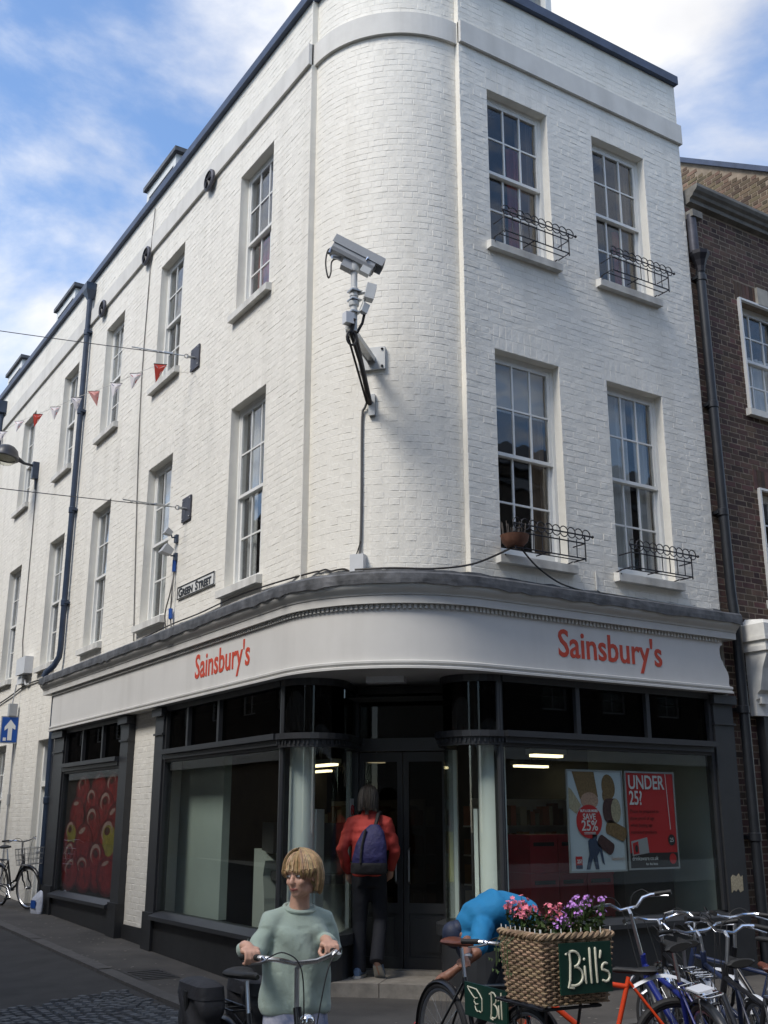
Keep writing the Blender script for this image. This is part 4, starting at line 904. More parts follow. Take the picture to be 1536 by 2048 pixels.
p = MB(); p.tube([SB+Vector((-.02, -.03, .02)), (SB+Q)/2+Vector((-.05, -.06, -.02)), Q+Vector((-.05, -.03, -.1)), Q+Vector((-.03, -.06, .05))], .02, 8); p.tube([SB+Vector((-.04, 0, .0)), (SB+Q)/2+Vector((-.08, -.02, -.03)), Q+Vector((-.07, .0, -.12))], .012, 6); p.build('cable_bundle', 'cable_black', t, smooth=True)
p = MB(); p.lathe([(.036, -.06), (.036, .22), (.05, .225), (.055, .25), (.055, .27), (.040, .275), (.040, .33), (.046, .33), (.046, .355), (.038, .36), (.038, .40), (.046, .40), (.046, .42), (.034, .43), (.034, .60), (.05, .61), (.058, .64), (.058, .70)], 16, Q); p.build('pole', 'cam_light', t, smooth=True)
for (h_, w_) in ((.14, .05), (.28, .06), (.38, .07)): p = MB(); p.box(Q.x-.055, Q.y-.06, Q.z+h_, Q.x+w_, Q.y+.05, Q.z+h_+.014); p.build('clamp', 'galv', t)
ax = Vector((.47, -.21, -.25)).normalized(); side = ax.cross(Vector((0, 0, 1))).normalized(); up = side.cross(ax).normalized(); HC = Q+Vector((.005, .0, .78))
MH = Matrix(((ax.x, side.x, up.x, HC.x), (ax.y, side.y, up.y, HC.y), (ax.z, side.z, up.z, HC.z), (0, 0, 0, 1)))
p = MB(MH); p.prism([(-.075, -.075), (.075, -.075), (.088, -.04), (.088, .03), (-.088, .03), (-.088, -.04)], -.25, .23, lambda a, b, c: (c, a, b)); p.build('housing', 'cam_grey', t)
p = MB(MH); p.prism([(-.098, .005), (-.092, .005), (-.092, .085), (.092, .085), (.092, .005), (.098, .005), (.098, .10), (-.098, .10)], -.27, .30, lambda a, b, c: (c, a, b)); p.build('sunshield', 'cam_grey', t)
p = MB(MH); p.box(.231, -.06, -.06, .238, .06, .02); p.build('front_glass', 'sign_black', t)
p = MB(MH); p.box(.12, .01, -.15, .22, .09, -.076); p.build('wiper_motor', 'cam_light', t); p = MB(MH); p.ball((.13, .1, .0), (.012, .012, .03), 8); p.ball((.13, -.1, .0), (.012, .012, .03), 8); p.build('latch', 'chrome', t)
p = MB(MH); p.obox((-.02, 0, -.12), (.13, .1, .1)); p.build('tilt_head', 'cam_grey', t)
p = MB(); a = MH @ Vector((-.25, .03, -.04)); b = MH @ Vector((-.12, .03, -.1)); p.tube(curvy([a, a+Vector((-.05, 0, -.05)), a+Vector((-.07, 0, -.2)), a+Vector((-.05, -.02, -.36)), a+Vector((-.02, -.02, -.30)), a+Vector((.0, 0, -.16)), b+Vector((-.05, 0, -.02)), b]), .009, 6); p.build('loop_cable', 'cable_black', t, smooth=True)
p = MB(); p.tube([a, a+Vector((-.035, 0, -.07))], .02, 8); p.tube([b+Vector((-.1, 0, -.01)), b], .022, 8); p.build('connector', 'alloy', t, smooth=True)
p = MB(Matrix.Translation(Q+Vector((.13, -.09, .38))) @ Matrix.Rotation(R(-20), 4, 'Z') @ Matrix.Rotation(R(12), 4, 'Y')); p.box(-.045, -.05, -.09, .055, .05, .08); il = p.build('illuminator', 'cam_light', t)
p2 = MB(p.M)
for k in range(7): p2.box(.056, -.035, -.06+k*.018, .059, .035, -.051+k*.018)
p2.build('vent_slots', 'iron', il)
p = MB(); p.tube([Q+Vector((.03, -.02, .36)), Q+Vector((.1, -.07, .38))], .018, 8); p.tube([Q+Vector((.09, -.06, .3)), Q+Vector((.06, -.04, .16))], .014, 8); p.build('side_bracket', 'galv', t)
p = MB(Matrix.Translation(Q+Vector((.085, -.06, .2))) @ Matrix.Rotation(R(20), 4, 'Y')); p.box(-.03, -.03, -.06, .04, .03, .05); p.build('control_unit', 'cam_light', t)
p = MB(Matrix.Translation(Q+Vector((-.065, -.03, .04)))); p.box(-.065, -.04, -.05, .03, .04, .07); p.build('terminal_box', 'box_white', t)
p = MB(); c = Q+Vector((-.05, -.04, -.16)); p.tube([c+Vector((.055*math.cos(q), .0, .075*math.sin(q))) for q in [2*math.pi*k/16 for k in range(16)]], .012, 6, closed=True); p.tube([Q+Vector((.1, -.05, .16)), Q+Vector((.09, -.02, .05)), Q+Vector((.04, .0, -.06))], .016, 6); p.build('coiled_cable', 'cable_black', t, smooth=True)
# street name plate
t = thing('street_sign', 'cast street name plate with raised black letters on the side wall', 'street sign', (-.02, 4.17, 4.55))
MS = ML @ Matrix.Translation((0, -.02, 0)) @ Matrix.Translation((-4.17, 0, 4.565)) @ Matrix.Diagonal((1, 1, 1, 1))
p = MB(MS); p.box(-.61, -.0, -.085, .61, .018, .085); p.build('plate', 'sign_white', t)
p = MB(MS); 
for (a, b, c, d) in ((-.61, -.075, .61, -.085), (-.61, .085, .61, .075), (-.61, -.075, -.598, .075), (.598, -.075, .61, .075)): p.box(min(a, c), -.008, min(b, d), max(a, c), -.0005, max(b, d))
p.build('border', 'sign_black', t)
p = MB(MS); xx = -.57
for ch, sz in (('G', .165), ('REEN', .128), (' ', .12), ('S', .165), ('TREET', .128)):
    if ch == ' ': xx += .075; continue
    w = text_into(p, ch, sz, Matrix.Translation((xx, -.004, -.055)) @ WALLT, .003, sx=1.14, bold=.004); xx += w+.018
p.build('lettering', 'sign_black', t)
# span-wire anchors and wires
for z, y, lab in ((7.95, 4.6, 'upper'), (5.72, 4.62, 'lower')):
    t = thing('anchor_plate', 'square iron anchor plate holding the %s span wire on the side wall' % lab, 'anchor plate', (-.02, y, z))
    p = MB(); p.box(-.028, y-.15, z-.17, -.008, y+.15, z+.17); p.build('plate', 'iron_plate', t)
    p = MB(); p.tube([(-.02, y, z), (-.14, y, z)], .02, 8); p.tube([(-.15+.03*math.cos(q), y, z+.03*math.sin(q)) for q in [2*math.pi*k/12 for k in range(12)]], .008, 6, closed=True); p.build('eye_bolt', 'galv', t)
    for (a, b) in ((-.12, -.13), (.12, -.13), (.12, .13), (-.12, .13)): p = MB(); p.ball((-.03, y+a, z+b), .012, 6); p.build('bolt', 'galv', t)
    w = thing('span_wire', 'thin steel span wire stretched from the %s anchor plate across the street' % lab, 'wire', (-.15, y, z))
    far = Vector((-2.5, 5.62, 8.24)) if z > 7 else Vector((-2.5, 4.58, 5.68)); st = Vector((-.17, y, z)); d = far-st; end = st+d*(8.3/2.33); P = []
    for k in range(25):
        s_ = k/24; q = st.lerp(end, s_); q.z -= .12*math.sin(math.pi*s_); P.append(q)
    p = MB(); p.tube(P, .006, 5); p.build('strand', 'wire', w)
    dn = d.normalized(); p = MB(); p.tube([st, st+dn*.15, st+dn*.17, st+dn*.30, st+dn*.32, st+dn*.75], [.008, .008, .02, .02, .009, .009], 6)
    for k in (.38, .46, .55, .63): p.ball(st+dn*k+Vector((0, 0, -.012)), .016, 6)
    p.build('turnbuckle', 'galv', w)
# two small floodlights below the lower plate
for k, (z, lab) in enumerate(((5.44, 'small grey floodlight just below the lower anchor plate'), (5.18, 'larger grey floodlight under the small one on the side wall'))):
    t = thing('floodlight', lab, 'floodlight', (-.05, 4.93, z), 0, 'wall floodlights by the street sign'); s_ = .8 if k == 0 else 1.15
    p = MB(Matrix.Translation((-.13, 4.95, z)) @ Matrix.Rotation(R(25), 4, 'Y') @ Matrix.Diagonal((s_, s_, s_, 1))); p.add([(-.08, -.07, -.06), (-.08, .07, -.06), (-.06, .05, .07), (-.06, -.05, .07), (.05, -.05, -.03), (.05, .05, -.03), (.05, .04, .05), (.05, -.04, .05)], [(0, 1, 2, 3), (4, 7, 6, 5), (0, 4, 5, 1), (3, 2, 6, 7), (0, 3, 7, 4), (1, 5, 6, 2)]); p.build('lamp_body', 'cam_grey', t)
    p = MB(); p.tube([(-.0, 4.93, z-.05), (-.08, 4.94, z-.06), (-.1, 4.95, z)], .012, 6); p.box(-.04, 4.89, z-.13, -.002, 4.97, z-.02); p.build('mount', 'pipe_blue', t)
cable('cable', 'grey cables hanging from the floodlights beside the street sign', [(-.03, 4.93, 5.05), (-.03, 4.93, 4.85), (-.05, 4.98, 4.6), (-.05, 5.12, 4.35), (-.03, 5.1, 4.12)], .010, 'cable_grey', sub=4)
cable('cable', 'grey cable with blue plug hanging beside the street sign', [(-.03, 4.93, 4.85), (-.06, 4.88, 4.6), (-.05, 4.92, 4.3), (-.05, 4.86, 4.12)], .010, 'cable_grey', sub=4)
p = MB(); p.tube([(-.05, 4.92, 4.38), (-.05, 4.9, 4.24)], .03, 8); tag(p.build('cable_plug', 'sign_blue', smooth=True), 'blue cable coupling hanging lowest beside the street sign', 'plug')
p = MB(); p.tube([(-.03, 4.93, 5.06), (-.03, 4.93, 4.9)], .028, 8); tag(p.build('cable_plug', 'sign_blue', smooth=True), 'blue cable coupling just under the larger floodlight', 'plug')
# bunting
t = thing('bunting', 'string of small red and white pennants hung across the side street', 'bunting', (-.8, 3.9, 7.4))
bp = [(-.8, 2.6, 6.95), (-.8, 3.83, 7.38), (-.8, 4.78, 7.60), (-.8, 5.64, 7.76), (-.8, 6.74, 8.02), (-.8, 7.69, 8.24), (-.8, 8.95, 8.50), (-.8, 10.14, 8.76), (-.8, 11.56, 9.08), (-.8, 12.93, 9.30), (-.8, 14.4, 9.6)]
st = (-.22, 3.3, 7.55); p = MB(); p.tube([(-.02, 4.6, 7.72), (-.4, 4.1, 7.46)]+bp[1:], .004, 5); p.build('cord', 'cable_white', t)
fm = ['flag_red', 'flag_white', 'flag_white', 'flag_pink', 'flag_white', 'flag_white', 'flag_red', 'flag_white', 'flag_white']; rr = random.Random(8)
for k in range(9):
    q = Vector(bp[k+1]); w = .065; d = Vector((.80, -.30, .1)).normalized() if k % 2 else Vector((.85, -.05, .12)).normalized(); tw = Vector((rr.uniform(-.06, .06), rr.uniform(-.05, .05), 0))
    a, b, c = q-d*w*1.35, q+d*w*1.35, q+Vector((0, 0, -.25))+tw; n_ = d.cross(Vector((0, 0, 1))); mid = (a+b+c)/3+n_*.03
    p = MB(); p.add([a, b, c, mid, a+n_*.002, b+n_*.002, c+n_*.002, mid+n_*.002], [(0, 1, 3), (1, 2, 3), (2, 0, 3), (5, 4, 7), (6, 5, 7), (4, 6, 7), (0, 4, 5, 1), (1, 5, 6, 2), (2, 6, 4, 0)]); fl = p.build('pennant', fm[k], t, fix=False)
    for sg in (1, -1):
        n2 = n_*(-.006*sg); p = MB(); p.add([a*.86+mid*.14+n2, a*.4+mid*.6+n2, b*.45+c*.35+mid*.2+n2, b*.3+c*.6+mid*.1+n2], [(0, 1, 2, 3)]); p.add([b*.8+mid*.2+n2*1.2, b*.55+mid*.45+n2*1.2, mid*.8+a*.2+n2*1.3], [(0, 1, 2)]); p.build('printed_cross', ['flag_blue', 'flag_red', 'flag_blue', 'flag_red'][k % 4] if fm[k] != 'flag_red' else 'flag_white', fl, fix=False)
    p = MB(); p.tube([a, b], .007, 5); p.build('hem', 'cable_black', fl)
# street lamp on a wall bracket
t = thing('street_lamp', 'dark domed street lamp on a bracket high on the side wall', 'street lamp', (-.05, 13.0, 8.7))
p = MB(); p.lathe([(0, .27), (.06, .27), (.14, .235), (.21, .17), (.25, .07), (.265, .0), (.275, -.01), (.27, -.02), (.22, -.02), (.22, .0), (0, .05)], 28, (-.68, 13.0, 8.78), Matrix.Rotation(R(8), 3, 'Y')); p.build('hood', 'lamp_dark', t, smooth=True)
p = MB(); p.lathe([(.225, -.015), (.21, -.07), (.15, -.13), (.07, -.16), (0, -.165)], 24, (-.68, 13.0, 8.78), Matrix.Rotation(R(8), 3, 'Y')); p.build('glass_bowl', 'lamp_glass', t, smooth=True)
p = MB(); p.lathe([(.2, -.012), (0, -.012)], 20, (-.68, 13.0, 8.78), Matrix.Rotation(R(8), 3, 'Y')); p.build('reflector', 'cam_light', t)
p = MB(); p.tube([(-.46, 13.0, 8.80), (-.3, 13.0, 8.72), (-.1, 13.0, 8.70)], [.06, .03, .028], 8); p.build('arm', 'lamp_dark', t, smooth=True)
p = MB(); p.box(-.13, 12.94, 8.42, -.002, 13.06, 8.78); p.build('gear_box', 'pipe_blue', t); p = MB(); p.tube([(-.05, 13, 8.44), (-.03, 13, 8.2)], .02, 6); p.build('conduit', 'pipe_blue', t)
# alarm box, one-way sign
t = thing('alarm_box', 'white equipment box on the far side wall above the one-way sign', 'equipment box', (-.1, 12.2, 4.3))
p = MB(); p.box(-.16, 12.0, 4.30, -.004, 12.62, 4.62); p.build('cabinet', 'box_white', t); p = MB(); p.box(-.10, 12.35, 4.14, -.004, 12.7, 4.29); p.tube([(-.05, 12.3, 4.2), (-.06, 12.2, 4.1), (-.03, 12.0, 4.1)], .015, 6); p.build('lower_unit', 'box_white', t)
t = thing('one_way_sign', 'blue square one-way sign with white arrow fixed out from the wall', 'road sign', (-.2, 12.7, 3.3))
MO = Matrix.Translation((-.155, 12.7, 3.29)) @ Matrix.Rotation(R(-13), 4, 'Z')
p = MB(MO); p.box(-.165, .0, -.255, .165, .06, .255); p.build('sign_case', 'cam_grey', t)
p = MB(MO); p.box(-.145, -.004, -.235, .145, -.0005, .235); p.build('blue_face', 'sign_blue', t)
p = MB(MO); p.prism([(-.028, -.2), (.05, -.2), (.05, .03), (.105, .0), (.105, .07), (.01, .19), (-.09, .05), (-.09, -.02), (-.028, .03)], -.009, -.0045, lambda a, b, c: (a, c, b)); p.prism([(-.105, -.21), (-.05, -.21), (-.05, -.15), (-.105, -.15)], -.009, -.0045, lambda a, b, c: (a, c, b)); p.build('arrow', 'sign_white', t)
p = MB(); p.box(-.2, 12.66, 3.55, -.05, 12.78, 3.78); p.tube([(-.14, 12.72, 3.78), (-.1, 12.72, 4.15)], .012, 6); p.tube([(-.03, 12.78, 3.05), (-.03, 12.78, .4)], .016, 6); p.box(-.12, 12.72, 3.1, -.002, 12.8, 3.16); p.tube([(-.03, 12.78, 2.1), (-.03, 12.78, 1.9)], .03, 6); p.build('wall_mount', 'cam_grey', t)

# ================================================================ inside the shop windows
for k, (x, y, dx, dy, lab) in enumerate(((2.0, 4.35, .1, .75, 'lit strip light over the tills, nearer the glass'), (2.9, 6.0, .1, .6, 'lit strip light deeper in the shop above the exit sign'), (2.1, 3.1, .2, .1, 'small lit ceiling lamp seen beside the left white column'), (4.55, 3.0, .55, .1, 'lit strip light deep behind the poster window'), (3.05, .95, .42, .1, 'lit strip light just behind the poster window glass'))):
    t = thing('ceiling_light', lab, 'ceiling light', (x, y, 2.34), 0, 'lit strip lights in the shop')
    p = MB(); p.box(x-dx/2-.03, y-dy/2-.03, 2.36, x+dx/2+.03, y+dy/2+.03, 2.42); p.tube([(x, y, 2.41), (x, y, 2.91)], .008, 5); p.build('fitting', 'cam_light', t); p = MB(); p.box(x-dx/2, y-dy/2, 2.33, x+dx/2, y+dy/2, 2.36); p.build('diffuser', 'light_tube', t)
p = MB(); p.box(.90, 3.40, 2.06, .96, 3.43, 2.17); p.tube([(.93, 3.415, 2.16), (.93, 3.415, 2.91)], .004, 5); tag(p.build('exit_sign', 'exit_green'), 'small glowing green exit sign hanging behind the left shop window', 'exit sign')
p = MB(); p.box(.32, 3.78, .5, .36, 6.2, 2.75); p.box(.36, 3.78, .5, .42, 3.84, 2.75); tag(p.build('display_screen', 'panel_green'), 'tall pale green backing screen behind the left shop window', 'screen')
p = MB(); p.box(4.86, .06, .4, 4.90, 2.2, 2.8); tag(p.build('display_screen', 'panel_green'), 'tall pale green backing screen beside the posters in the front window', 'screen')
for k, (x, y, lab) in enumerate(((1.0, 3.35, 'pale curved checkout counter beside the green screen'), (1.05, 2.45, 'pale curved checkout counter behind the left white column'))):
    t = thing('checkout_counter', lab, 'counter', (x, y, .06), 0, 'checkout counters')
    pr = [(-.5, 0), (.02, 0)]+[(.02-.22*math.sin(R(a)), .1+.6*(a/90)) for a in range(10, 91, 10)]+[(-.25, .95), (-.2, 1.12), (-.3, 1.22), (-.5, 1.25)]
    p = MB(Matrix.Translation((x, y, .06))); p.prism(pr, -.35, .35, lambda a, b, c: (c, -a-.3, b)); p.build('body', 'counter', t); p = MB(Matrix.Translation((x, y, .06))); p.box(-.3, -.2, 1.2, .3, .1, 1.55); p.box(-.25, -.3, .9, .25, -.02, 1.0); p.build('till_screen', 'till_dark', t)
for k, (x, y, lx, ly, lab) in enumerate(((2.9, 4.4, .35, 2.4, 'stocked shelf unit behind the checkout counters'), (4.0, 2.6, 1.6, .35, 'stocked shelf unit deep behind the poster window'))):
    t = thing('shelf_unit', lab, 'shelves', (x, y, .06)); rq = random.Random(40+k); p = MB(); pa = MB(); pb = MB()
    p.box(x-lx/2, y-ly/2, .06, x+lx/2, y+ly/2, .16); p.box(x-.015, y-ly/2, .16, x+.015, y+ly/2, 1.9) if ly > lx else p.box(x-lx/2, y-.015, .16, x+lx/2, y+.015, 1.9)
    for z in (.5, .85, 1.2, 1.55): p.box(x-lx/2, y-ly/2, z, x+lx/2, y+ly/2, z+.02)
    for z in (.16, .52, .87, 1.22, 1.57):
        for sd_ in (-1, 1):
            q = 0; L_ = max(lx, ly)
            while q < L_-.1:
                w = rq.uniform(.05, .12); h = rq.uniform(.14, .28); m_ = pa if rq.random() < .5 else pb; a, b = sd_*.03, sd_*.16
                if ly > lx: m_.box(x+min(a, b), y-ly/2+q, z, x+max(a, b), y-ly/2+q+w, z+h)
                else: m_.box(x-lx/2+q, y+min(a, b), z, x-lx/2+q+w, y+max(a, b), z+h)
                q += w+.006
    p.build('shelving', 'shelf_white', t); struct(pa.build('packets', 'product', t), 'stuff'); struct(pb.build('cartons', 'product_pale', t), 'stuff')
rr = random.Random(6)
for r_ in range(3):
    for c_ in range(3):
        x0 = 2.42+c_*.40; z0 = .32+r_*.39; y0 = .55
        if r_ == 2 and c_ == 2: continue
        t = thing('red_crate', 'red crate, %s row of the window stack, %s' % (['bottom', 'middle', 'top'][r_], ['end by the white round column', 'middle column', 'end by the red poster'][c_]), 'crate', (x0, y0, z0), 0, 'stacked red crates in the window')
        p = MB(Matrix.Translation((x0, y0, z0))); p.box(0, 0, 0, .385, .5, .385); p.box(-.004, -.012, .35, .389, .504, .388); p.box(-.003, -.010, 0, .388, -.0005, .03); p.build('crate_body', 'crate_red', t); p = MB(Matrix.Translation((x0, y0, z0))); p.box(.05, -.006, .27, .335, -.0005, .31); p.build('hand_slot', 'slot_black', t)
p = MB(); p.box(2.0, .45, .06, 3.9, 1.2, .318); tag(p.build('display_plinth', 'crate_red'), 'low red plinth carrying the crate stack in the front window', 'plinth')
p = MB(); p.box(3.72, .5, .32, 4.5, 1.1, 1.5); tag(p.build('dark_display_case', 'till_dark'), 'dark display case behind the red poster in the front window', 'display case')
p = MB(Matrix.Translation((.62, 1.62, 0)) @ Matrix.Rotation(R(45), 4, 'Z')); p.box(-.2, .12, .12, .1, .16, 1.75); tag(p.build('notice_board', 'column_white'), 'tall narrow white board inside the curved glass left of the door', 'board')
p = MB(Matrix.Translation((1.62, .62, 0)) @ Matrix.Rotation(R(45), 4, 'Z')); p.box(-.2, -.16, .12, .1, -.12, 1.75); tag(p.build('notice_board', 'column_white'), 'tall narrow white board inside the curved glass right of the door', 'board')
t = thing('window_notice', 'white no-smoking notice stuck on the curved glass left of the door', 'notice', (.8, 1.53, 1.7))
MN = Matrix.Translation((.80, 1.535, 1.70)) @ Matrix.Rotation(R(45), 4, 'Z'); p = MB(MN); p.box(-.075, -.008, -.12, .075, -.005, .16); p.build('sheet', 'paper', t); p = MB(MN); p.box(-.075, -.009, -.21, .075, -.005, -.122); p.build('red_band', 'poster_red', t)
p = MB(MN); p.tube([(.05*math.cos(q), -.011, .04+.05*math.sin(q)) for q in [2*math.pi*k/16 for k in range(16)]], .007, 5, closed=True); p.tube([(-.035, -.011, .075), (.035, -.011, .005)], .006, 5); p.build('ring_symbol', 'poster_red', t)
p = MB(); p.prism([(4.76, .86), (4.80, .89), (4.83, .87), (4.87, .90), (4.90, .86), (4.955, .88), (4.96, 1.04), (4.93, 1.02), (4.90, 1.06), (4.86, 1.03), (4.80, 1.05), (4.765, 1.02)], -.103, -.1005, lambda a, b, c: (a, c, b)); tag(p.build('torn_poster', 'cork_pale'), 'torn scrap of old poster stuck on the grey pilaster beside the front window', 'poster scrap')
# posters in the front window (hung just behind the glass)
def flat(mb, poly, v, idx): mb.cur = idx; mb.prism(poly, v-.0012, v, lambda a, b, c: (a, c, b)); mb.cur = 0
def ell(cx, cz, rx, rz, rot=0, n=22):
    c, s_ = math.cos(R(rot)), math.sin(R(rot)); return [(cx+rx*math.cos(q)*c-rz*math.sin(q)*s_, cz+rx*math.cos(q)*s_+rz*math.sin(q)*c) for q in [2*math.pi*k/n for k in range(n)]]
def can(cx, cz, w, l, rot, mb, body, end, v):
    T = Matrix.Translation((cx, 0, cz)) @ Matrix.Rotation(R(-rot), 4, 'Y'); old = mb.M; mb.M = old @ T
    pts = ell(0, l/2, w/2, w*.28)[0:12]+[(-w/2, -l/2)]+[(w/2*math.cos(q), -l/2-w*.28*math.sin(q)) for q in [math.pi*(1-k/8) for k in range(1, 9)]]
    flat(mb, pts, v, body); flat(mb, ell(0, -l/2, w/2, w*.28), v-.0015, end); mb.M = old
t = thing('window_poster', 'pale framed poster with corks and a round red save 25% badge', 'poster', (2.88, .02, 1.1))
p = MB(); X0p, X1p, ZA, ZB_ = 2.48, 3.28, 1.12, 2.15
for (a, b, c, d) in ((X0p, ZA, X1p, ZA+.018), (X0p, ZB_-.018, X1p, ZB_), (X0p, ZA+.018, X0p+.018, ZB_-.018), (X1p-.018, ZA+.018, X1p, ZB_-.018)): p.box(a, -.005, b, c, .012, d)
p.build('frame', 'poster_frame', t); p = MB(); p.box(X0p+.018, .002, ZA+.018, X1p-.018, .008, ZB_-.018); p.build('sheet', 'poster_grey', t)
p = MB(); v = 0.0; ms = ['cork', 'cork_pink', 'cork_dark', 'cork_pale', 'poster_red', 'print_blue', 'paper']
flat(p, [(2.56, 2.13), (2.87, 2.13), (2.915, 1.87), (2.66, 1.85)], v, 0); flat(p, ell(2.79, 1.835, .125, .085), v-.0015, 1); flat(p, ell(3.07, 1.98, .095, .13, 10), v, 0); flat(p, ell(3.05, 1.89, .075, .085), v-.0015, 0); can(3.10, 1.735, .25, .12, 90, p, 2, 3, v-.003)
flat(p, [(2.50, 1.97), (2.54, 1.95), (2.67, 1.79), (2.60, 1.70), (2.50, 1.76)], v, 3); can(3.15, 1.53, .15, .22, 70, p, 0, 0, v-.003); can(2.99, 1.39, .13, .17, 60, p, 2, 2, v-.003)
flat(p, ell(2.77, 1.625, .18, .17), v-.0045, 4)
flat(p, [(2.70, 1.15), (2.75, 1.15), (2.80, 1.27), (2.83, 1.15), (2.88, 1.15), (2.86, 1.28), (2.90, 1.33), (2.93, 1.21), (2.96, 1.19), (2.93, 1.36), (2.86, 1.44), (2.84, 1.47), (2.78, 1.46), (2.74, 1.43), (2.75, 1.30)], v-.003, 5); flat(p, ell(2.835, 1.475, .035, .04), v-.0045, 5); flat(p, [(2.56, 1.16), (2.65, 1.16), (2.65, 1.28), (2.56, 1.28)], v-.0015, 4); flat(p, [(2.56, 1.16), (2.65, 1.16), (2.65, 1.195), (2.56, 1.195)], v-.003, 5)
p.build('print', ms, t)
p = MB(); 
for s_, sz, x, z in (('BUY 6 OR MORE', .035, 2.77, 1.72), ('SAVE', .085, 2.77, 1.645), ('25%', .145, 2.77, 1.535), ('25?', .05, 2.605, 1.215)): text_into(p, s_, sz, Matrix.Translation((x, -.008, z)) @ WALLT, .0005, 'CENTER', .95, .0015)
for zz in (1.512, 1.498): p.box(2.69, -.0085, zz, 2.85, -.0075, zz+.006)
p.build('lettering', 'paper', t); p = MB(); text_into(p, "Sainsbury's", .05, Matrix.Translation((3.06, -.004, 1.235)) @ WALLT, .0005, sx=.9); p.build('shop_name', 'cork_pink', t)
t = thing('window_poster', 'red framed poster reading UNDER 25? in the front shop window', 'poster', (3.7, .02, 1.1))
p = MB(); X0p, X1p, ZA, ZB_ = 3.315, 4.075, 1.13, 2.15
for (a, b, c, d) in ((X0p, ZA, X1p, ZA+.018), (X0p, ZB_-.018, X1p, ZB_), (X0p, ZA+.018, X0p+.018, ZB_-.018), (X1p-.018, ZA+.018, X1p, ZB_-.018)): p.box(a, -.005, b, c, .012, d)
p.build('frame', 'poster_frame', t); p = MB(); p.box(X0p+.018, .002, ZA+.018, X1p-.018, .008, ZB_-.018); p.build('sheet', 'poster_red', t)
p = MB(); ms = ['poster_black', 'paper', 'poster_red', 'cam_grey']; flat(p, [(X0p+.018, ZA+.018), (X1p-.018, ZA+.018), (X1p-.018, ZA+.17), (X0p+.018, ZA+.17)], v, 0); flat(p, [(3.37, 1.27), (3.62, 1.30), (3.60, 1.46), (3.36, 1.42)], v-.0015, 3); flat(p, [(3.385, 1.285), (3.47, 1.295), (3.46, 1.42), (3.378, 1.40)], v-.003, 2); flat(p, ell(3.43, 1.345, .022, .04), v-.0045, 0)
flat(p, ell(3.975, 1.43, .055, .058), v-.0015, 0); flat(p, ell(3.975, 1.235, .052, .055), v-.0015, 2); flat(p, [(3.935, 2.13), (3.942, 2.13), (3.972, 1.54), (3.965, 1.54)], v-.0015, 1); p.build('print', ms, t)
p = MB(); text_into(p, 'UNDER', .205, Matrix.Translation((3.36, -.004, 1.965)) @ WALLT, .0005, sx=.80, bold=.003); text_into(p, '25?', .205, Matrix.Translation((3.365, -.004, 1.80)) @ WALLT, .0005, sx=.72, bold=.003); text_into(p, 'drinkaware.co.uk', .062, Matrix.Translation((3.36, -.004, 1.225)) @ WALLT, .0005, sx=.9); text_into(p, 'for the facts', .036, Matrix.Translation((3.56, -.004, 1.175)) @ WALLT, .0005); text_into(p, '25', .06, Matrix.Translation((3.975, -.005, 1.41)) @ WALLT, .0005, 'CENTER'); p.build('lettering', 'paper', t)
p = MB()
for k, s_ in enumerate(('Please be prepared to', 'show proof of age', 'when buying age', 'restricted products')): text_into(p, s_, .052, Matrix.Translation((3.365, -.004, 1.715-.072*k)) @ WALLT, .0005, sx=.95)
p.build('small_print', 'apple_deep', t)
# apple poster filling the far window
t = thing('apple_poster', 'large poster of red apples filling the far shop window', 'poster', (-.02, 7.8, .6))
MA = ML @ Matrix.Translation((-7.82, 0, 0)); p = MB(MA); p.box(-1.355, .012, .575, 1.355, .018, 2.36); p.build('sheet', 'apple_dark', t)
p = MB(MA); ms = ['apple_red', 'apple_deep', 'apple_mid', 'apple_white', 'apple_green', 'apple_core']; rr = random.Random(12)
AP = [(-.55, 2.06, .36, .25), (.2, 2.10, .34, .24), (.85, 2.05, .36, .26), (-.05, 1.84, .34, .27), (-.75, 1.68, .38, .30), (.62, 1.74, .40, .32), (.05, 1.52, .40, .32), (1.0, 1.52, .33, .34), (-.98, 1.34, .35, .30), (.82, 1.30, .48, .36), (-.30, 1.22, .47, .38), (-.93, 1.0, .40, .32), (.38, .98, .46, .36), (.88, .84, .44, .27), (-.22, .84, .44, .27), (-.84, .80, .42, .24)]
for k, (x, z, rx, rz) in enumerate(AP):
    v = .011-.0013*k; x = max(-1.34+rx, min(1.34-rx, x)); z = max(.585+rz, min(2.35-rz, z)); g = k in (9, 8); tl = rr.uniform(-10, 10); top = k % 3 != 1
    flat(p, ell(x, z, rx, rz, tl), v, 1); flat(p, ell(x+.015, z+.02, rx*.93, rz*.90, tl), v-.0002, 2)
    for q in range(3): flat(p, ell(x+.03+.03*q, z+.02+.03*q, rx*(.80-.2*q), rz*(.80-.2*q), tl), v-.0004-.0001*q, 4 if (g and q) else 0)
    if top: flat(p, ell(x-.06, z+rz*.50, rx*.50, rz*.38, tl+8), v-.0008, 3); flat(p, ell(x-.045, z+rz*.42, rx*.41, rz*.31, tl+8), v-.0009, 0 if not g else 4); flat(p, ell(x-.05, z+rz*.50, rx*.26, rz*.16, tl), v-.0010, 1); flat(p, ell(x-.05, z+rz*.52, rx*.10, rz*.07, tl), v-.0011, 5)
    else: flat(p, ell(x-rx*.2, z+rz*.68, rx*.34, rz*.10, tl+12), v-.0008, 3)
p.build('print', ms, t)

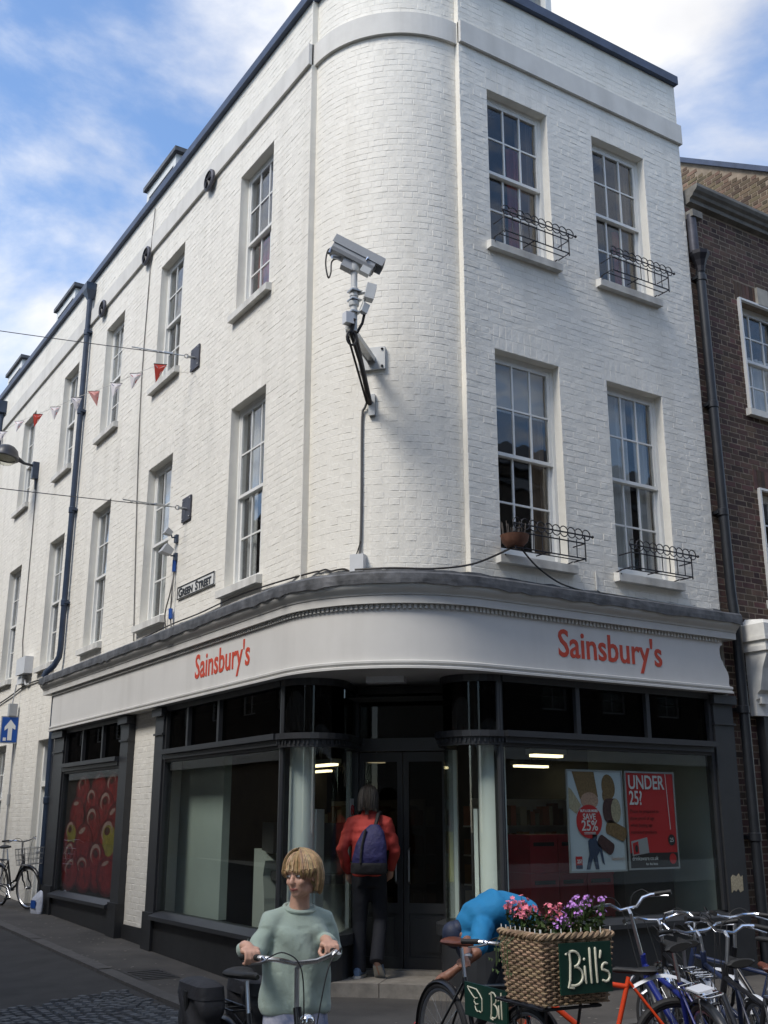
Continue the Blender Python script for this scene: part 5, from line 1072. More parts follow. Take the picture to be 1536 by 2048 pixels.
# ================================================================ bicycles
def rot_tube(mb, c, Rr, r_, n=40, m=8, a0=0, a1=360):
    k = n if a1-a0 >= 360 else n+1
    mb.tube([(c[0]+Rr*math.cos(R(a0+(a1-a0)*i/n)), c[1], c[2]+Rr*math.sin(R(a0+(a1-a0)*i/n))) for i in range(k)], r_, m, closed=(a1-a0 >= 360))
def guard(mb, cx, cz, Rr, a0, a1, w=.028, n=22, th=.004):
    vv = []
    for i in range(n+1):
        a = R(a0+(a1-a0)*i/n); c, s_ = math.cos(a), math.sin(a)
        for (y, d) in ((-w, -.012), (-w*.6, .0), (0, .005), (w*.6, 0), (w, -.012), (w*.6, -th), (0, .005-th), (-w*.6, -th)):
            vv.append((cx+(Rr+d)*c, y, cz+(Rr+d)*s_))
    m_ = 8; mb.add(vv, [(i*m_+k, i*m_+(k+1) % m_, (i+1)*m_+(k+1) % m_, (i+1)*m_+k) for i in range(n) for k in range(m_)]+[tuple(range(8)), tuple(range(n*8, n*8+8))[::-1]])
_wm = {}
def wheel_meshes(rw, tw, rim):
    key = (rw, tw, rim)
    if key in _wm: return _wm[key]
    d = {}; t = MB(); rot_tube(t, (0, 0, 0), rw-tw, tw, 44, 9); d['tyre'] = t.mesh('tyre', 'tyre', smooth=True)
    t = MB(); prof = [(rw-2*tw-.006, -.011), (rw-2*tw+.006, -.013), (rw-2*tw+.010, 0), (rw-2*tw+.006, .013), (rw-2*tw-.006, .011), (rw-2*tw-.016, 0), (rw-2*tw-.006, -.011)]
    t.lathe(prof, 44, (0, 0, 0), Matrix.Rotation(R(90), 3, 'X'), caps=False); d['rim'] = t.mesh('rim', rim, smooth=True)
    t = MB(); t.tube([(0, -.05, 0), (0, -.035, 0), (0, .035, 0), (0, .05, 0)], [.008, .022, .022, .008], 10); d['hub'] = t.mesh('hub', 'alloy', smooth=True)
    t = MB()
    for k in range(32):
        a = R(k*11.25); b = a+(.5 if k % 4 < 2 else -.5); sy = .03 if k % 2 else -.03
        t.tube([(.02*math.cos(b), sy, .02*math.sin(b)), ((rw-2*tw-.01)*math.cos(a), 0, (rw-2*tw-.01)*math.sin(a))], .0013, 3, caps=False)
    d['spokes'] = t.mesh('spokes', 'alloy'); _wm[key] = d; return d
def wheel(root, c, rw, tw, rim, steer=0):
    d = wheel_meshes(rw, tw, rim); T = Matrix.Translation(c) @ Matrix.Rotation(steer, 4, 'Z')
    w = place(d['tyre'], 'wheel', root, local=True, mw=T)
    for k in ('rim', 'hub'): place(d[k], k, w, local=True)
    struct(place(d['spokes'], 'spokes', w, local=True), 'stuff')
def bicycle(lab, loc, heading, col='bike_black', style='diamond', bars='flat', rw=.335, tw=.018, rim='alloy', guards=None, rack=None, saddle='grip', lean=0, fork='same', steer=0, barh=1.02, barw=.29, sadh=.95, group=None, kick=None, chain='bike_black', basket=False, name='bicycle', light=False):
    root = thing(name, lab, 'bicycle', loc, math.atan2(heading[1], heading[0]), group, lean)
    rx, fx = -.50, .56; bb = Vector((-.06, 0, .28)); st = Vector((-.20, 0, .28+.46)); ht = Vector((.40, 0, .80)); hb = Vector((.435, 0, .66)); fa = Vector((fx, 0, rw)); ra = Vector((rx, 0, rw))
    f = MB()
    if style == 'diamond': f.tube([st+Vector((.015, 0, -.06)), ht+Vector((0, 0, -.04))], .0165, 10); f.tube([bb, hb], .019, 10)
    elif style == 'mtb': f.tube([st+Vector((.02, 0, -.10)), ht+Vector((0, 0, -.03))], .019, 10); f.tube([bb, hb+Vector((0, 0, .03))], .024, 10)
    else:
        f.tube([bb+Vector((-.02, 0, .10)), Vector((.12, 0, .44)), hb+Vector((-.01, 0, .10))], .0165, 10); f.tube([bb, Vector((.14, 0, .36)), hb], .018, 10)
    f.tube([bb, st], .0165, 10); f.tube([ht+Vector((-.012, 0, .05)), hb+Vector((.01, 0, -.04))], .021, 10); f.tube([bb+Vector((0, -.04, 0)), bb+Vector((0, .04, 0))], .024, 10)
    for s_ in (-1, 1):
        f.tube([st+Vector((0, s_*.012, -.03)), ra+Vector((.06, s_*.045, .09)), ra+Vector((0, s_*.06, 0))], .0085, 8); f.tube([bb+Vector((-.02, s_*.02, 0)), ra+Vector((.2, s_*.05, .0)), ra+Vector((0, s_*.06, 0))], .010, 8)
    f.build('frame', col, root, smooth=True, local=True)
    fk = MB(Matrix.Translation((.43, 0, 0)) @ Matrix.Rotation(steer, 4, 'Z') @ Matrix.Translation((-.43, 0, 0)))
    fk.tube([hb+Vector((.012, 0, -.03)), hb+Vector((.018, 0, -.06))], .022, 8)
    for s_ in (-1, 1): fk.tube([hb+Vector((.018, 0, -.055)), hb+Vector((.025, s_*.05, -.075)), hb+Vector((.05, s_*.052, -.2)), fa+Vector((-.03, s_*.055, .08)), fa+Vector((0, s_*.056, 0))], [.015, .015, .014, .011, .010] if fork != 'susp' else [.018, .022, .022, .019, .012], 8)
    fk.build('fork', col if fork == 'same' else ('chrome' if fork == 'chrome' else 'alloy'), root, smooth=True, local=True)
    wheel(root, (rx, 0, rw), rw, tw, rim); SM = fk.M; fc = SM @ fa; wheel(root, fc, rw, tw, rim, steer)
    # stem and bars
    h0 = Vector((.385, 0, barh-.03)); s_ = MB(SM); s_.tube([ht+Vector((-.01, 0, .03)), h0, h0+Vector((.05, 0, .03))], .013, 8); s_.build('stem', 'alloy', root, smooth=True, local=True)
    bc = h0+Vector((.05, 0, .03)); b = MB(SM); g = MB(SM); lv = MB(SM); w = barw
    if bars == 'flat': P = [(0, 0, 0), (0, .08, .0), (-.01, .16, .03), (-.05, w, .035)]
    elif bars == 'rise': P = [(0, 0, 0), (0, .06, .0), (.0, .12, .05), (-.02, .18, .06), (-.07, w, .055)]
    elif bars == 'city': P = [(0, 0, 0), (.02, .07, .005), (.02, .15, .025), (-.04, .22, .035), (-.16, w, .03)]
    else: P = [(0, 0, 0), (.0, .12, .0), (.03, .19, .0), (.09, .2, -.02), (.11, .2, -.09), (.05, .2, -.14), (-.03, .2, -.14)]
    pts = [bc+Vector((x, -y, z)) for x, y, z in P[:0:-1]]+[bc+Vector(p) for p in P]
    b.tube(pts, .012, 8); b.build('handlebar', 'chrome', root, smooth=True, local=True); gp_ = []
    for sd_ in (-1, 1):
        e = bc+Vector((P[-1][0], sd_*P[-1][1], P[-1][2])); i_ = bc+Vector((P[-2][0], sd_*P[-2][1], P[-2][2])); dd = (e-i_).normalized(); a = e-dd*.11; gp_.append((a+e)/2)
        k = MB(SM); k.tube([a, a+dd*.02, e-dd*.02, e+dd*.008], [.016, .0155, .0155, .017], 10); k.build('grip', 'grip', root, smooth=True, local=True)
        k = MB(SM); q = a-dd*.03; k.tube([q, q+Vector((.035, 0, -.01)), q+Vector((.05, 0, -.02))+dd*.05, q+Vector((.045, 0, -.03))+dd*.13], [.012, .010, .007, .005], 7); k.build('brake_lever', 'alloy', root, smooth=True, local=True)
        k = MB(SM); k.tube(curvy([q+Vector((.04, 0, 0)), q+Vector((.12, -sd_*.05, .03)), q+Vector((.14, -sd_*.14, -.06)), hb+Vector((.07, sd_*.03, .05)), hb+Vector((.05, sd_*.02, -.1))]), .0035, 5); k.build('brake_cable', 'black_rubber', root, smooth=True, local=True)
    # saddle
    k = MB(); k.tube([st+Vector((.01, 0, -.04)), Vector((-.235, 0, sadh-.05))], .0125, 8); k.build('seat_post', 'alloy', root, smooth=True, local=True)
    k = MB(Matrix.Translation((-.25, 0, sadh))); rings = []
    for (x, wy, zt, zb) in ((.155, .012, -.005, -.03), (.13, .020, .004, -.035), (.06, .028, .0, -.04), (-.01, .05, -.004, -.045), (-.07, .085, .004, -.05), (-.11, .095, .010, -.05), (-.13, .075, .004, -.04)):
        rings.append(((x, 0, (zt+zb)/2), (0, wy, 0), (0, 0, (zt-zb)/2)))
    k.loft(rings, 14); k.build('saddle', saddle, root, smooth=True, local=True)
    # drivetrain
    k = MB(); rot_tube(k, (bb.x, -.05, bb.z), .085, .006, 26, 6)
    for q in range(5): k.tube([(bb.x, -.05, bb.z), (bb.x+.085*math.cos(R(72*q)), -.05, bb.z+.085*math.sin(R(72*q)))], .006, 5)
    k.tube([(bb.x, -.055, bb.z), (bb.x+.12, -.065, bb.z-.12)], .011, 7); k.tube([(bb.x, .055, bb.z), (bb.x-.12, .065, bb.z+.12)], .011, 7); k.build('crank', 'alloy', root, smooth=True, local=True)
    for (x, y, z) in ((.12, -.115, -.12), (-.12, .115, .12)): k = MB(); k.obox((bb.x+x, y, bb.z+z), (.09, .08, .022)); k.build('pedal', 'grip', root, local=True)
    k = MB(); k.tube([(bb.x, -.05, bb.z+.085), (rx, -.05, rw+.035)], .005, 5); k.tube([(bb.x, -.05, bb.z-.085), (rx, -.05, rw-.035)], .005, 5); k.tube([(rx, -.05, rw+.035), (rx-.035, -.05, rw), (rx, -.05, rw-.035)], .006, 5); k.build('chain', 'iron', root, local=True)
    if guards:
        k = MB(); guard(k, rx, rw, rw+.018, 55, 205); k.build('rear_mudguard', guards, root, smooth=True, local=True)
        k = MB(SM); guard(k, fa.x, fa.z, rw+.018, 20, 150) if 0 else guard(k, fa.x, fa.z, rw+.018, 35, 165); k.build('front_mudguard', guards, root, smooth=True, local=True)
    if rack:
        k = MB(); z = rw*2+.075
        k.tube([(-.28, -.05, z), (-.30, -.06, z), (-.72, -.06, z), (-.75, -.03, z), (-.75, .03, z), (-.72, .06, z), (-.30, .06, z), (-.28, .05, z), (-.28, -.05, z)], .006, 6)
        for x in (-.4, -.55, -.66): k.tube([(x, -.06, z), (x, .06, z)], .005, 6)
        for s_ in (-1, 1): k.tube([(-.62, s_*.06, z), (rx-.01, s_*.068, rw)], .005, 6); k.tube([(-.30, s_*.055, z), (-.215, s_*.015, z-.07)], .005, 6)
        k.build('rack', rack, root, smooth=True, local=True)
    if light:
        k = MB(); k.ball((rx-.363, 0, rw+.02), (.014, .03, .022), 10); k.build('rear_reflector', 'reflector', root, smooth=True, local=True)
    if kick:
        k = MB(); k.tube([(-.2, .07, .28), (-.24, .2, .01)], .009, 6); k.build('kickstand', 'alloy', root, smooth=True, local=True)
    if basket:
        k = MB(SM)
        for q in range(9): x = .47+.03*q; k.tube([(x, -.16, .70), (x, -.18, .95)], .003, 4); k.tube([(x, .16, .70), (x, .18, .95)], .003, 4); k.tube([(x, -.16, .70), (x, .16, .70)], .003, 4)
        for q in range(7): y = -.16+.053*q; k.tube([(.71, y, .70), (.73, y*1.1, .95)], .003, 4); k.tube([(.47, y, .70), (.45, y*1.1, .95)], .003, 4)
        for z in (.70, .78, .86, .95): e = (z-.70)*.08; k.tube([(.47-e, -.16-e, z), (.71+e, -.16-e, z), (.71+e, .16+e, z), (.47-e, .16+e, z)], .004, 4, closed=True)
        k.build('wire_basket', 'alloy', root, local=True)
    root['bx'] = 0; del root['bx']
    return root, [SM @ q for q in gp_]
RZ = -.1
# the bicycle the woman pushes
W_LOC = (-2.50, -3.11, RZ); W_HEAD = (-.03, -1)
bw, wgrips = bicycle('black town bicycle with panniers pushed by the woman in the green jumper', W_LOC, W_HEAD, 'bike_black', 'step', 'city', guards='bike_black', rack='bike_black', barh=1.06, barw=.25, steer=R(6), kick=True)
k = MB(); k.ball((.50, 0, .80), (.035, .04, .04), 12); k.build('front_lamp', 'chrome', bw, smooth=True, local=True)
for s_, lab in ((-1, 'black bag hung on the near side of the rear rack of the pushed bicycle'), (1, 'black bag hung on the far side of the rear rack of the pushed bicycle')):
    Mw = wmat(bw); t = thing('pannier', lab, 'pannier', tuple(Mw @ Vector((-.52, s_*.15, .53))), math.atan2(W_HEAD[1], W_HEAD[0]), 'panniers on the pushed bicycle')
    k = MB(); vv = []
    k.loft([((0, 0, -.05), (.13, 0, 0), (0, .05, 0)), ((0, 0, -.03), (.17, 0, 0), (0, .075, 0)), ((0, 0, .1), (.185, 0, 0), (0, .085, 0)), ((0, 0, .25), (.19, 0, 0), (0, .08, 0)), ((0, 0, .31), (.18, 0, 0), (0, .07, 0)), ((0, 0, .33), (.15, 0, 0), (0, .05, 0))], 28, 4.5); bm_ = k; me_ = remesh(bm_, .014, 3); me_.materials.append(M['pannier']); rq = random.Random(5+s_)
    for v_ in me_.vertices: v_.co += v_.normal*(.012*math.sin(v_.co.x*23+v_.co.z*17+s_)+.008*math.sin(v_.co.z*41+v_.co.x*31))
    place(me_, 'bag', t, local=True)
    k = MB(); k.loft([((0, 0, .27), (.196, 0, 0), (0, .088, 0)), ((0, 0, .335), (.19, 0, 0), (0, .08, 0)), ((0, 0, .355), (.14, 0, 0), (0, .05, 0))], 28, 4.5); k.build('lid_flap', 'pannier', t, smooth=True, local=True)
    k = MB(); k.box(-.02, s_*.087-.006, .02, .02, s_*.087+.006, .3); k.build('strap', 'grip', t, local=True)
# black delivery bicycle with wicker basket
B_LOC = (-.71, -2.64, RZ); B_HEAD = (-.10, -1)
bb_, _ = bicycle('old black delivery bicycle carrying the wicker flower basket', B_LOC, B_HEAD, 'bike_black', 'diamond', 'city', guards='bike_black', saddle='leather', sadh=.97, barh=.99, rim='alloy', light=True, kick=True, fork='same', tw=.02)
MBk = wmat(bb_)
k = MB(); guard(k, -.50, .335, .362, 175, 208, .03); k.build('white_tail', 'guard_white', bb_, smooth=True, local=True)
k = MB(); k.tube([(.50, -.2, .72), (.98, -.2, .72), (.98, .2, .72), (.50, .2, .72)], .009, 6, closed=True); 
for s_ in (-1, 1): k.tube([(.9, s_*.12, .72), (.80, s_*.1, .3), (.56, s_*.06, .335)], .009, 6); k.tube([(.42, 0, .70), (.52, s_*.18, .72)], .009, 6)
k.build('front_carrier', 'bike_black', bb_, smooth=True, local=True)
def board(root, name, lab, size, Mx, grp=None):
    t = thing(name, lab, 'sign'); t.matrix_basis = Mx; k = MB(); w, h = size; k.box(-w/2, 0, -h/2, w/2, .012, h/2); k.build('board', 'bill_green', t, local=True); return t
def stroke(t, lines, r_=.006, nm='lettering'):
    k = MB()
    for P in lines: k.tube([(x, -.002, z) for x, z in P], r_, 6, round_=True)
    k.build(nm, 'bill_cream', t, smooth=True, local=True)
def arcp(cx, cz, rx, rz, a0, a1, n=8): return [(cx+rx*math.cos(R(a0+(a1-a0)*i/n)), cz+rz*math.sin(R(a0+(a1-a0)*i/n))) for i in range(n+1)]
def bills(x0=0, sc=1.):
    Bst = [[(-.125, .07), (-.105, .085), (-.10, .03), (-.105, -.05), (-.115, -.085)], arcp(-.085, .045, .045, .038, 110, -80)+arcp(-.08, -.035, .055, .045, 80, -110), [(-.115, -.085), (-.085, -.09)],
           [(-.012, .005), (-.010, -.055), (-.006, -.07)], [(-.014, .04), (-.013, .042)], [(.022, .09), (.024, .0), (.028, -.07)], [(.058, .09), (.060, .0), (.064, -.07)], [(.092, .075), (.086, .045)],
           arcp(.118, -.005, .022, .022, 60, 200, 5)+arcp(.118, -.045, .026, .026, 90, -130, 6)]
    return [[(x0+x*sc, z*sc) for x, z in P] for P in Bst]
hd = Vector((B_HEAD[0], B_HEAD[1], 0)).normalized(); sx_ = Vector((-hd.y, hd.x, 0))      # sx_: image-right along the board face
def board_M(c, face):
    f = Vector(face).normalized(); xr = Vector((0, 0, 1)).cross(-f) if 0 else (-f).cross(Vector((0, 0, 1))); xr.normalize()
    return Matrix(((xr.x, -f.x, 0, c[0]), (xr.y, -f.y, 0, c[1]), (0, 0, 1, c[2]), (0, 0, 0, 1)))
# basket
BC = MBk @ Vector((.80, .03, .735)); MBa = Matrix.Translation(BC) @ Matrix.Rotation(math.atan2(hd.y, hd.x), 4, 'Z')
t = thing('wicker_basket', 'large woven wicker basket of flowers on the front of the delivery bicycle', 'basket', tuple(BC), math.atan2(hd.y, hd.x))
def brim(s_, z):                                # rectangle perimeter point, flaring upwards
    fl = 1+.16*z/.36; a, b = .185*fl, .215*fl; per = 4*(a+b); d = (s_ % 1)*per
    if d < 2*a: return (-a+d, -b)
    d -= 2*a
    if d < 2*b: return (a, -b+d)
    d -= 2*b
    if d < 2*a: return (a-d, b)
    d -= 2*a; return (-a, b-d)
k = MB(); n_ = 44
for i in range(n_): k.tube([(*brim(i/n_, 0), 0), (*brim(i/n_, .36), .36)], .005, 4)
k.build('uprights', 'wicker', t, local=True)
k = MB(); rows = 22; m_ = n_*4
for r_ in range(rows):
    z = .008+r_*.0158; P = []
    for i in range(m_):
        x, y = brim(i/m_, z); ph = math.cos(math.pi*(i/4)+math.pi*r_); L_ = math.hypot(x, y); P.append((x*(1+.010*ph/L_), y*(1+.010*ph/L_), z+rnd.uniform(-.0012, .0012)))
    k.tube(P, .0072, 5, closed=True)
struct(k.build('weave', 'wicker', t, local=True, smooth=True), 'stuff')
k = MB(); 
for q in range(3):
    P = []
    for i in range(m_): x, y = brim(i/m_, .36); a = i*.55+q*2.1; L_ = math.hypot(x, y); P.append((x*(1+.013*math.cos(a)/L_), y*(1+.013*math.cos(a)/L_), .368+.013*math.sin(a)))
    k.tube(P, .011, 5, closed=True)
k.build('braided_rim', 'wicker', t, local=True, smooth=True)
k = MB(); k.box(-.178, -.208, .003, .178, .208, .012); k.box(-.174, -.205, .01, .174, .205, .30); k.build('liner', 'wicker_dark', t, local=True)
for q in range(9): x = -.20+.05*q; k = MB(); k.tube([(x, -.245, .36), (x, -.245, .41)], .004, 4); k.build('wire_peg', 'cam_light', t, local=True)
for q in range(8): y = -.245+.07*q; k = MB(); k.tube([(.21, y, .36), (.21, y, .41)], .004, 4); k.build('wire_peg', 'cam_light', t, local=True)
tS = board(None, 'shop_board', "green board with cream hand-painted Bill's on the wicker basket front", (.36, .27), board_M(MBa @ Vector((.252, .03, .20)), hd)); stroke(tS, bills(.0, 1.12), .0072)
fs = MBk @ Vector((.13, -.05, .63)); tF = board(None, 'shop_board', 'green board with cream pointing hand inside the delivery bicycle frame', (.50, .20), board_M(fs, Vector((hd.y, -hd.x, 0))))
hand = [(-.21, .075), (-.10, .07), (-.06, .045), (-.035, .02), (-.035, -.05), (-.05, -.06), (-.07, -.055), (-.09, -.06), (-.11, -.05), (-.12, -.03), (-.11, -.02), (-.13, -.005), (-.12, .015), (-.15, .03), (-.19, .055), (-.21, .075)]
stroke(tF, [hand, [(-.12, .015), (-.09, .02)], [(-.11, -.02), (-.085, -.015)]], .004, 'hand_symbol'); stroke(tF, [[(x*.9+.17, z*.9) for x, z in P] for P in bills(0, 1)[:6]], .0052)
# flowers
def flowers(lab, centre, m_, n, sx, sz, seed, ps):
    t = thing('flower_cluster', lab, 'flowers', tuple(centre)); rr = random.Random(seed); lf = MB(); pt = MB()
    for i in range(n*3):
        a, q = rr.uniform(0, 6.28), rr.random()**.5; c = Vector((q*sx*math.cos(a), q*sx*.8*math.sin(a), rr.uniform(-.05, sz*.75))); s_ = rr.uniform(.012, .022)
        d = Vector((rr.gauss(0, 1), rr.gauss(0, 1), rr.gauss(0, .6))).normalized(); e = d.cross(Vector((rr.random(), rr.random(), 1))).normalized()
        lf.add([c-d*s_*1.4, c+e*s_*.6, c+d*s_*1.4, c-e*s_*.6, c+d*.0+Vector((0, 0, .004))], [(0, 1, 4), (1, 2, 4), (2, 3, 4), (3, 0, 4)])
    heads = [(rr.uniform(0, 6.28), rr.random()**.5) for _ in range(max(4, n//9))]
    for i in range(n):
        a, q = heads[i % len(heads)]; hc = Vector((q*sx*math.cos(a), q*sx*.8*math.sin(a), sz*(.8+.25*math.sin(i % len(heads)*2.1)))); c = hc+Vector((rr.gauss(0, ps*1.5), rr.gauss(0, ps*1.5), rr.gauss(0, ps*.9)))
        nrm_ = (c-hc+Vector((0, 0, .01))+Vector((rr.gauss(0, .004), rr.gauss(0, .004), 0))).normalized(); e = nrm_.orthogonal().normalized(); f_ = nrm_.cross(e)
        for k_ in range(5):
            b0 = R(72*k_); d1 = e*math.cos(b0)+f_*math.sin(b0); d2 = e*math.cos(b0+.6)+f_*math.sin(b0+.6); d3 = e*math.cos(b0-.6)+f_*math.sin(b0-.6)
            pt.add([c, c+d2*ps*.7+nrm_*.002, c+d1*ps+nrm_*.004, c+d3*ps*.7+nrm_*.002], [(0, 1, 2, 3)])
        lf.tube([c, hc+Vector((0, 0, -sz*.6))], .0016, 3, caps=False)
    struct(lf.build('leaves', 'leaf', t, local=True, fix=False), 'stuff'); struct(pt.build('petals', m_, t, local=True, fix=False), 'stuff')
flowers('large pink geranium heads at the back of the wicker basket', MBa @ Vector((-.14, -.13, .37)), 'petal_pink', 75, .11, .15, 1, .017)
flowers('smaller pink geranium head at the middle of the wicker basket', MBa @ Vector((.0, -.05, .37)), 'petal_pink', 45, .08, .13, 2, .016)
flowers('low lilac flowers between the pink and purple blooms in the basket', MBa @ Vector((.12, -.02, .36)), 'petal_purple', 55, .09, .09, 3, .010)
flowers('tall mass of purple flowers over the front of the wicker basket', MBa @ Vector((.08, .14, .38)), 'petal_purple', 120, .15, .17, 4, .011)
k = MB(); rr = random.Random(4)
for q in range(5):
    a = MBa @ Vector((-.2+.04*q, -.25, .36)); k.tube([a, a+Vector((-.05, rr.uniform(-.03, .03), -.05)), a+Vector((-.06, rr.uniform(-.03, .03), -.14-.1*rr.random()))], .0025, 4)
    for e_ in range(3): c = a+Vector((-.06+rr.uniform(-.02, .02), rr.uniform(-.04, .04), -.08-.06*e_)); k.add([c, c+Vector((.0, .011, .006)), c+Vector((-.006, .0, -.017)), c+Vector((0, -.011, .0))], [(0, 1, 2), (0, 2, 3)])
tag(struct(k.build('trailing_ivy', 'leaf', fix=False), 'stuff'), 'thin trailing stems hanging over the side of the wicker basket', 'plant')
# parked bicycles to the right
bl, _ = bicycle('blue mountain bicycle with chrome bars and rear rack parked by the front window', (.68, -3.16, RZ), (.42, .90), 'bike_blue', 'mtb', 'rise', rw=.33, tw=.025, rim='alloy', rack='chrome', saddle='grip', sadh=1.0, barh=1.16, barw=.31, lean=R(-13), fork='susp', steer=R(-12), guards='pipe_black')
k = MB(); k.box(-.62, -.055, .742, -.42, .055, .752); k.build('rack_plate', 'guard_white', bl, local=True)
og, _ = bicycle('orange bicycle with a white rear mudguard standing behind the flower basket', (.06, -2.93, RZ), (-.80, .55), 'bike_orange', 'diamond', 'flat', rw=.31, tw=.024, rim='bike_black', saddle='grip', sadh=.80, barh=.90, lean=R(4), kick=True)
k = MB(); vv = []
for i in range(15):
    s_ = i/14; x = -.22-.52*s_; z = .69+.075*math.sin(math.pi*min(1, s_*1.15))-.03*s_*s_; w = .045*(.55+.6*s_-.5*s_*s_*s_)
    vv += [(x, -w, z-.02), (x, -w*.5, z), (x, w*.5, z), (x, w, z-.02), (x, 0, z-.012)]
k.add(vv, [(i*5+a, i*5+(a+1) % 5, i*5+5+(a+1) % 5, i*5+5+a) for i in range(14) for a in range(5)]); k.build('rear_mudguard', 'guard_white', og, smooth=True, local=True)
bicycle('navy bicycle with chrome drop handlebars parked beside the brown downpipe', (1.42, -2.95, RZ), (-.25, .95), 'bike_navy', 'diamond', 'drop', guards='chrome', rim='alloy', barh=1.06, lean=R(6), rack='alloy', sadh=.93)
bicycle('black bicycle with chrome mudguards in the row between the blue and navy ones', (1.12, -2.72, RZ), (.55, .85), 'bike_black', 'diamond', 'city', guards='chrome', rim='alloy', barh=1.0, lean=R(-5), sadh=.93, rack='chrome')
bicycle('black step-through bicycle with silver mudguards at the end of the row', (1.32, -3.30, RZ), (.1, .98), 'bike_black', 'step', 'city', guards='guard_white', rim='alloy', barh=1.05, lean=R(4), sadh=.92)
bicycle('black bicycle with a tan saddle parked at the kerb side of the blue one', (.40, -3.78, RZ), (.45, .89), 'bike_black', 'diamond', 'rise', rim='alloy', barh=1.04, lean=R(7), saddle='leather', sadh=.92, rack='alloy')
bicycle('dark navy bicycle with white mudguards squeezed in beside the blue one', (.98, -3.32, RZ), (.50, .87), 'bike_navy', 'diamond', 'flat', guards='guard_white', rim='alloy', barh=.98, lean=R(-8), sadh=.88)
# bicycle leaning by the side door far up the street
bf, _ = bicycle('dark bicycle with wire basket leaning by the white side door', (-.36, 10.5, gy(10.5)), (.16, -1), 'bike_black', 'step', 'city', guards='bike_black', rack='bike_black', barh=1.06, lean=R(5), basket=True, sadh=.98, rim='alloy', steer=R(10))
t = thing('carrier_bag', 'white carrier bag with blue print lying below the blue downpipe', 'bag', (-.24, 9.5, gy(9.5)), R(-80))
k = MB(); k.loft([((0, 0, .0), (.17, 0, 0), (0, .06, 0)), ((0, 0, .1), (.18, 0, 0), (0, .075, 0)), ((.02, 0, .22), (.17, 0, 0), (0, .05, 0)), ((.05, 0, .30), (.12, 0, .03), (0, .03, 0)), ((.06, 0, .33), (.05, 0, .02), (0, .015, 0))], 14); k.build('bag_body', 'bag_white', t, smooth=True, local=True)
k = MB(); k.box(-.06, -.077, .08, .10, -.070, .2); k.build('blue_print', 'sign_blue', t, local=True)

# ================================================================ people
def V(*a): return Vector(a)
def spine_loft(mb, rings, left=None):           # rings (center, halfwidth, halfdepth)
    C_ = [Vector(r[0]) for r in rings]; out = []; left = left or V(0, 1, 0)
    for i, r in enumerate(rings):
        t = (C_[min(i+1, len(C_)-1)]-C_[max(i-1, 0)]).normalized(); l = (left-t*left.dot(t)).normalized(); d = l.cross(t).normalized()
        out.append((C_[i], l*r[1], d*r[2]))
    mb.loft(out, 24)
def grip_hand(mb, wrist, g, a, u, f, side):
    """fist closed round a bar: g centre, a outward along the bar, u up, f forward"""
    wrist, g = Vector(wrist), Vector(g); kn = g-f*.012+u*.030
    mb.tube([wrist, wrist.lerp(kn, .5)+u*.004, kn-f*.01], [.027, .031, .030], 10, round_=True)
    mb.tube([kn-a*.034, kn+a*.034], .019, 8, round_=True)
    for i in range(4):
        o = a*(.034-.0225*i); s_ = (.94, 1.0, .97, .85)[i] if side > 0 else (.85, .97, 1.0, .94)[3-i]
        mb.tube([kn+o+f*.004, g+o+f*.026*s_+u*.024, g+o+f*.033*s_-u*.004, g+o+f*.020*s_-u*.026, g+o-f*.006-u*.028], [.0105, .0105, .010, .0095, .0085], 7, round_=True)
    mb.tube([kn-a*.03-f*.022-u*.012, g-a*.052-f*.018-u*.008, g-a*.05+f*.008-u*.022, g-a*.036+f*.024-u*.026], [.013, .012, .011, .0095], 7, round_=True)
def relaxed_hand(mb, wrist, d, side_v, curl):
    """loose hand: d along the forearm, side_v towards the thumb, curl towards the palm"""
    w = Vector(wrist); d, s_, c = d.normalized(), side_v.normalized(), curl.normalized()
    mb.tube([w, w+d*.045, w+d*.085], [.024, .033, .034], 10, round_=True); mb.tube([w+d*.082-s_*.03, w+d*.088+s_*.03], .015, 8, round_=True)
    for i, L_ in enumerate((.075, .085, .08, .062)):
        b = w+d*.088+s_*(.033-.022*i); mb.tube([b, b+d*L_*.42+c*.010, b+d*L_*.72+c*.030, b+d*L_*.86+c*.050], [.0105, .010, .0095, .008], 7, round_=True)
    mb.tube([w+d*.02+s_*.02, w+d*.055+s_*.048+c*.012, w+d*.085+s_*.05+c*.028, w+d*.105+s_*.042+c*.036], [.015, .013, .0115, .009], 7, round_=True)
def head_shape(mb, Mh, s=1.0):
    old = mb.M; mb.M = old @ Mh @ Matrix.Scale(s, 4)
    mb.ball((-.012, 0, .032), (.096, .075, .092), 22); mb.ball((.022, 0, -.035), (.066, .060, .078), 18); mb.ball((.058, 0, -.088), (.026, .028, .022), 12); mb.tube([(.075, 0, .018), (.100, 0, -.018), (.103, 0, -.030)], [.009, .012, .0135], 10, round_=True)
    mb.ball((.095, .011, -.031), .0085, 8); mb.ball((.095, -.011, -.031), .0085, 8)
    for q in (-1, 1):
        mb.ball((.070, q*.030, .026), (.016, .024, .010), 10); mb.ball((.058, q*.038, -.028), (.026, .022, .024), 12); mb.ball((-.005, q*.077, -.005), (.020, .008, .032), 10); mb.ball((.01, q*.05, -.065), (.04, .016, .03), 10)
    mb.ball((.083, 0, -.058), (.011, .024, .007), 10); mb.ball((.081, 0, -.070), (.011, .021, .007), 10)
    mb.M = old
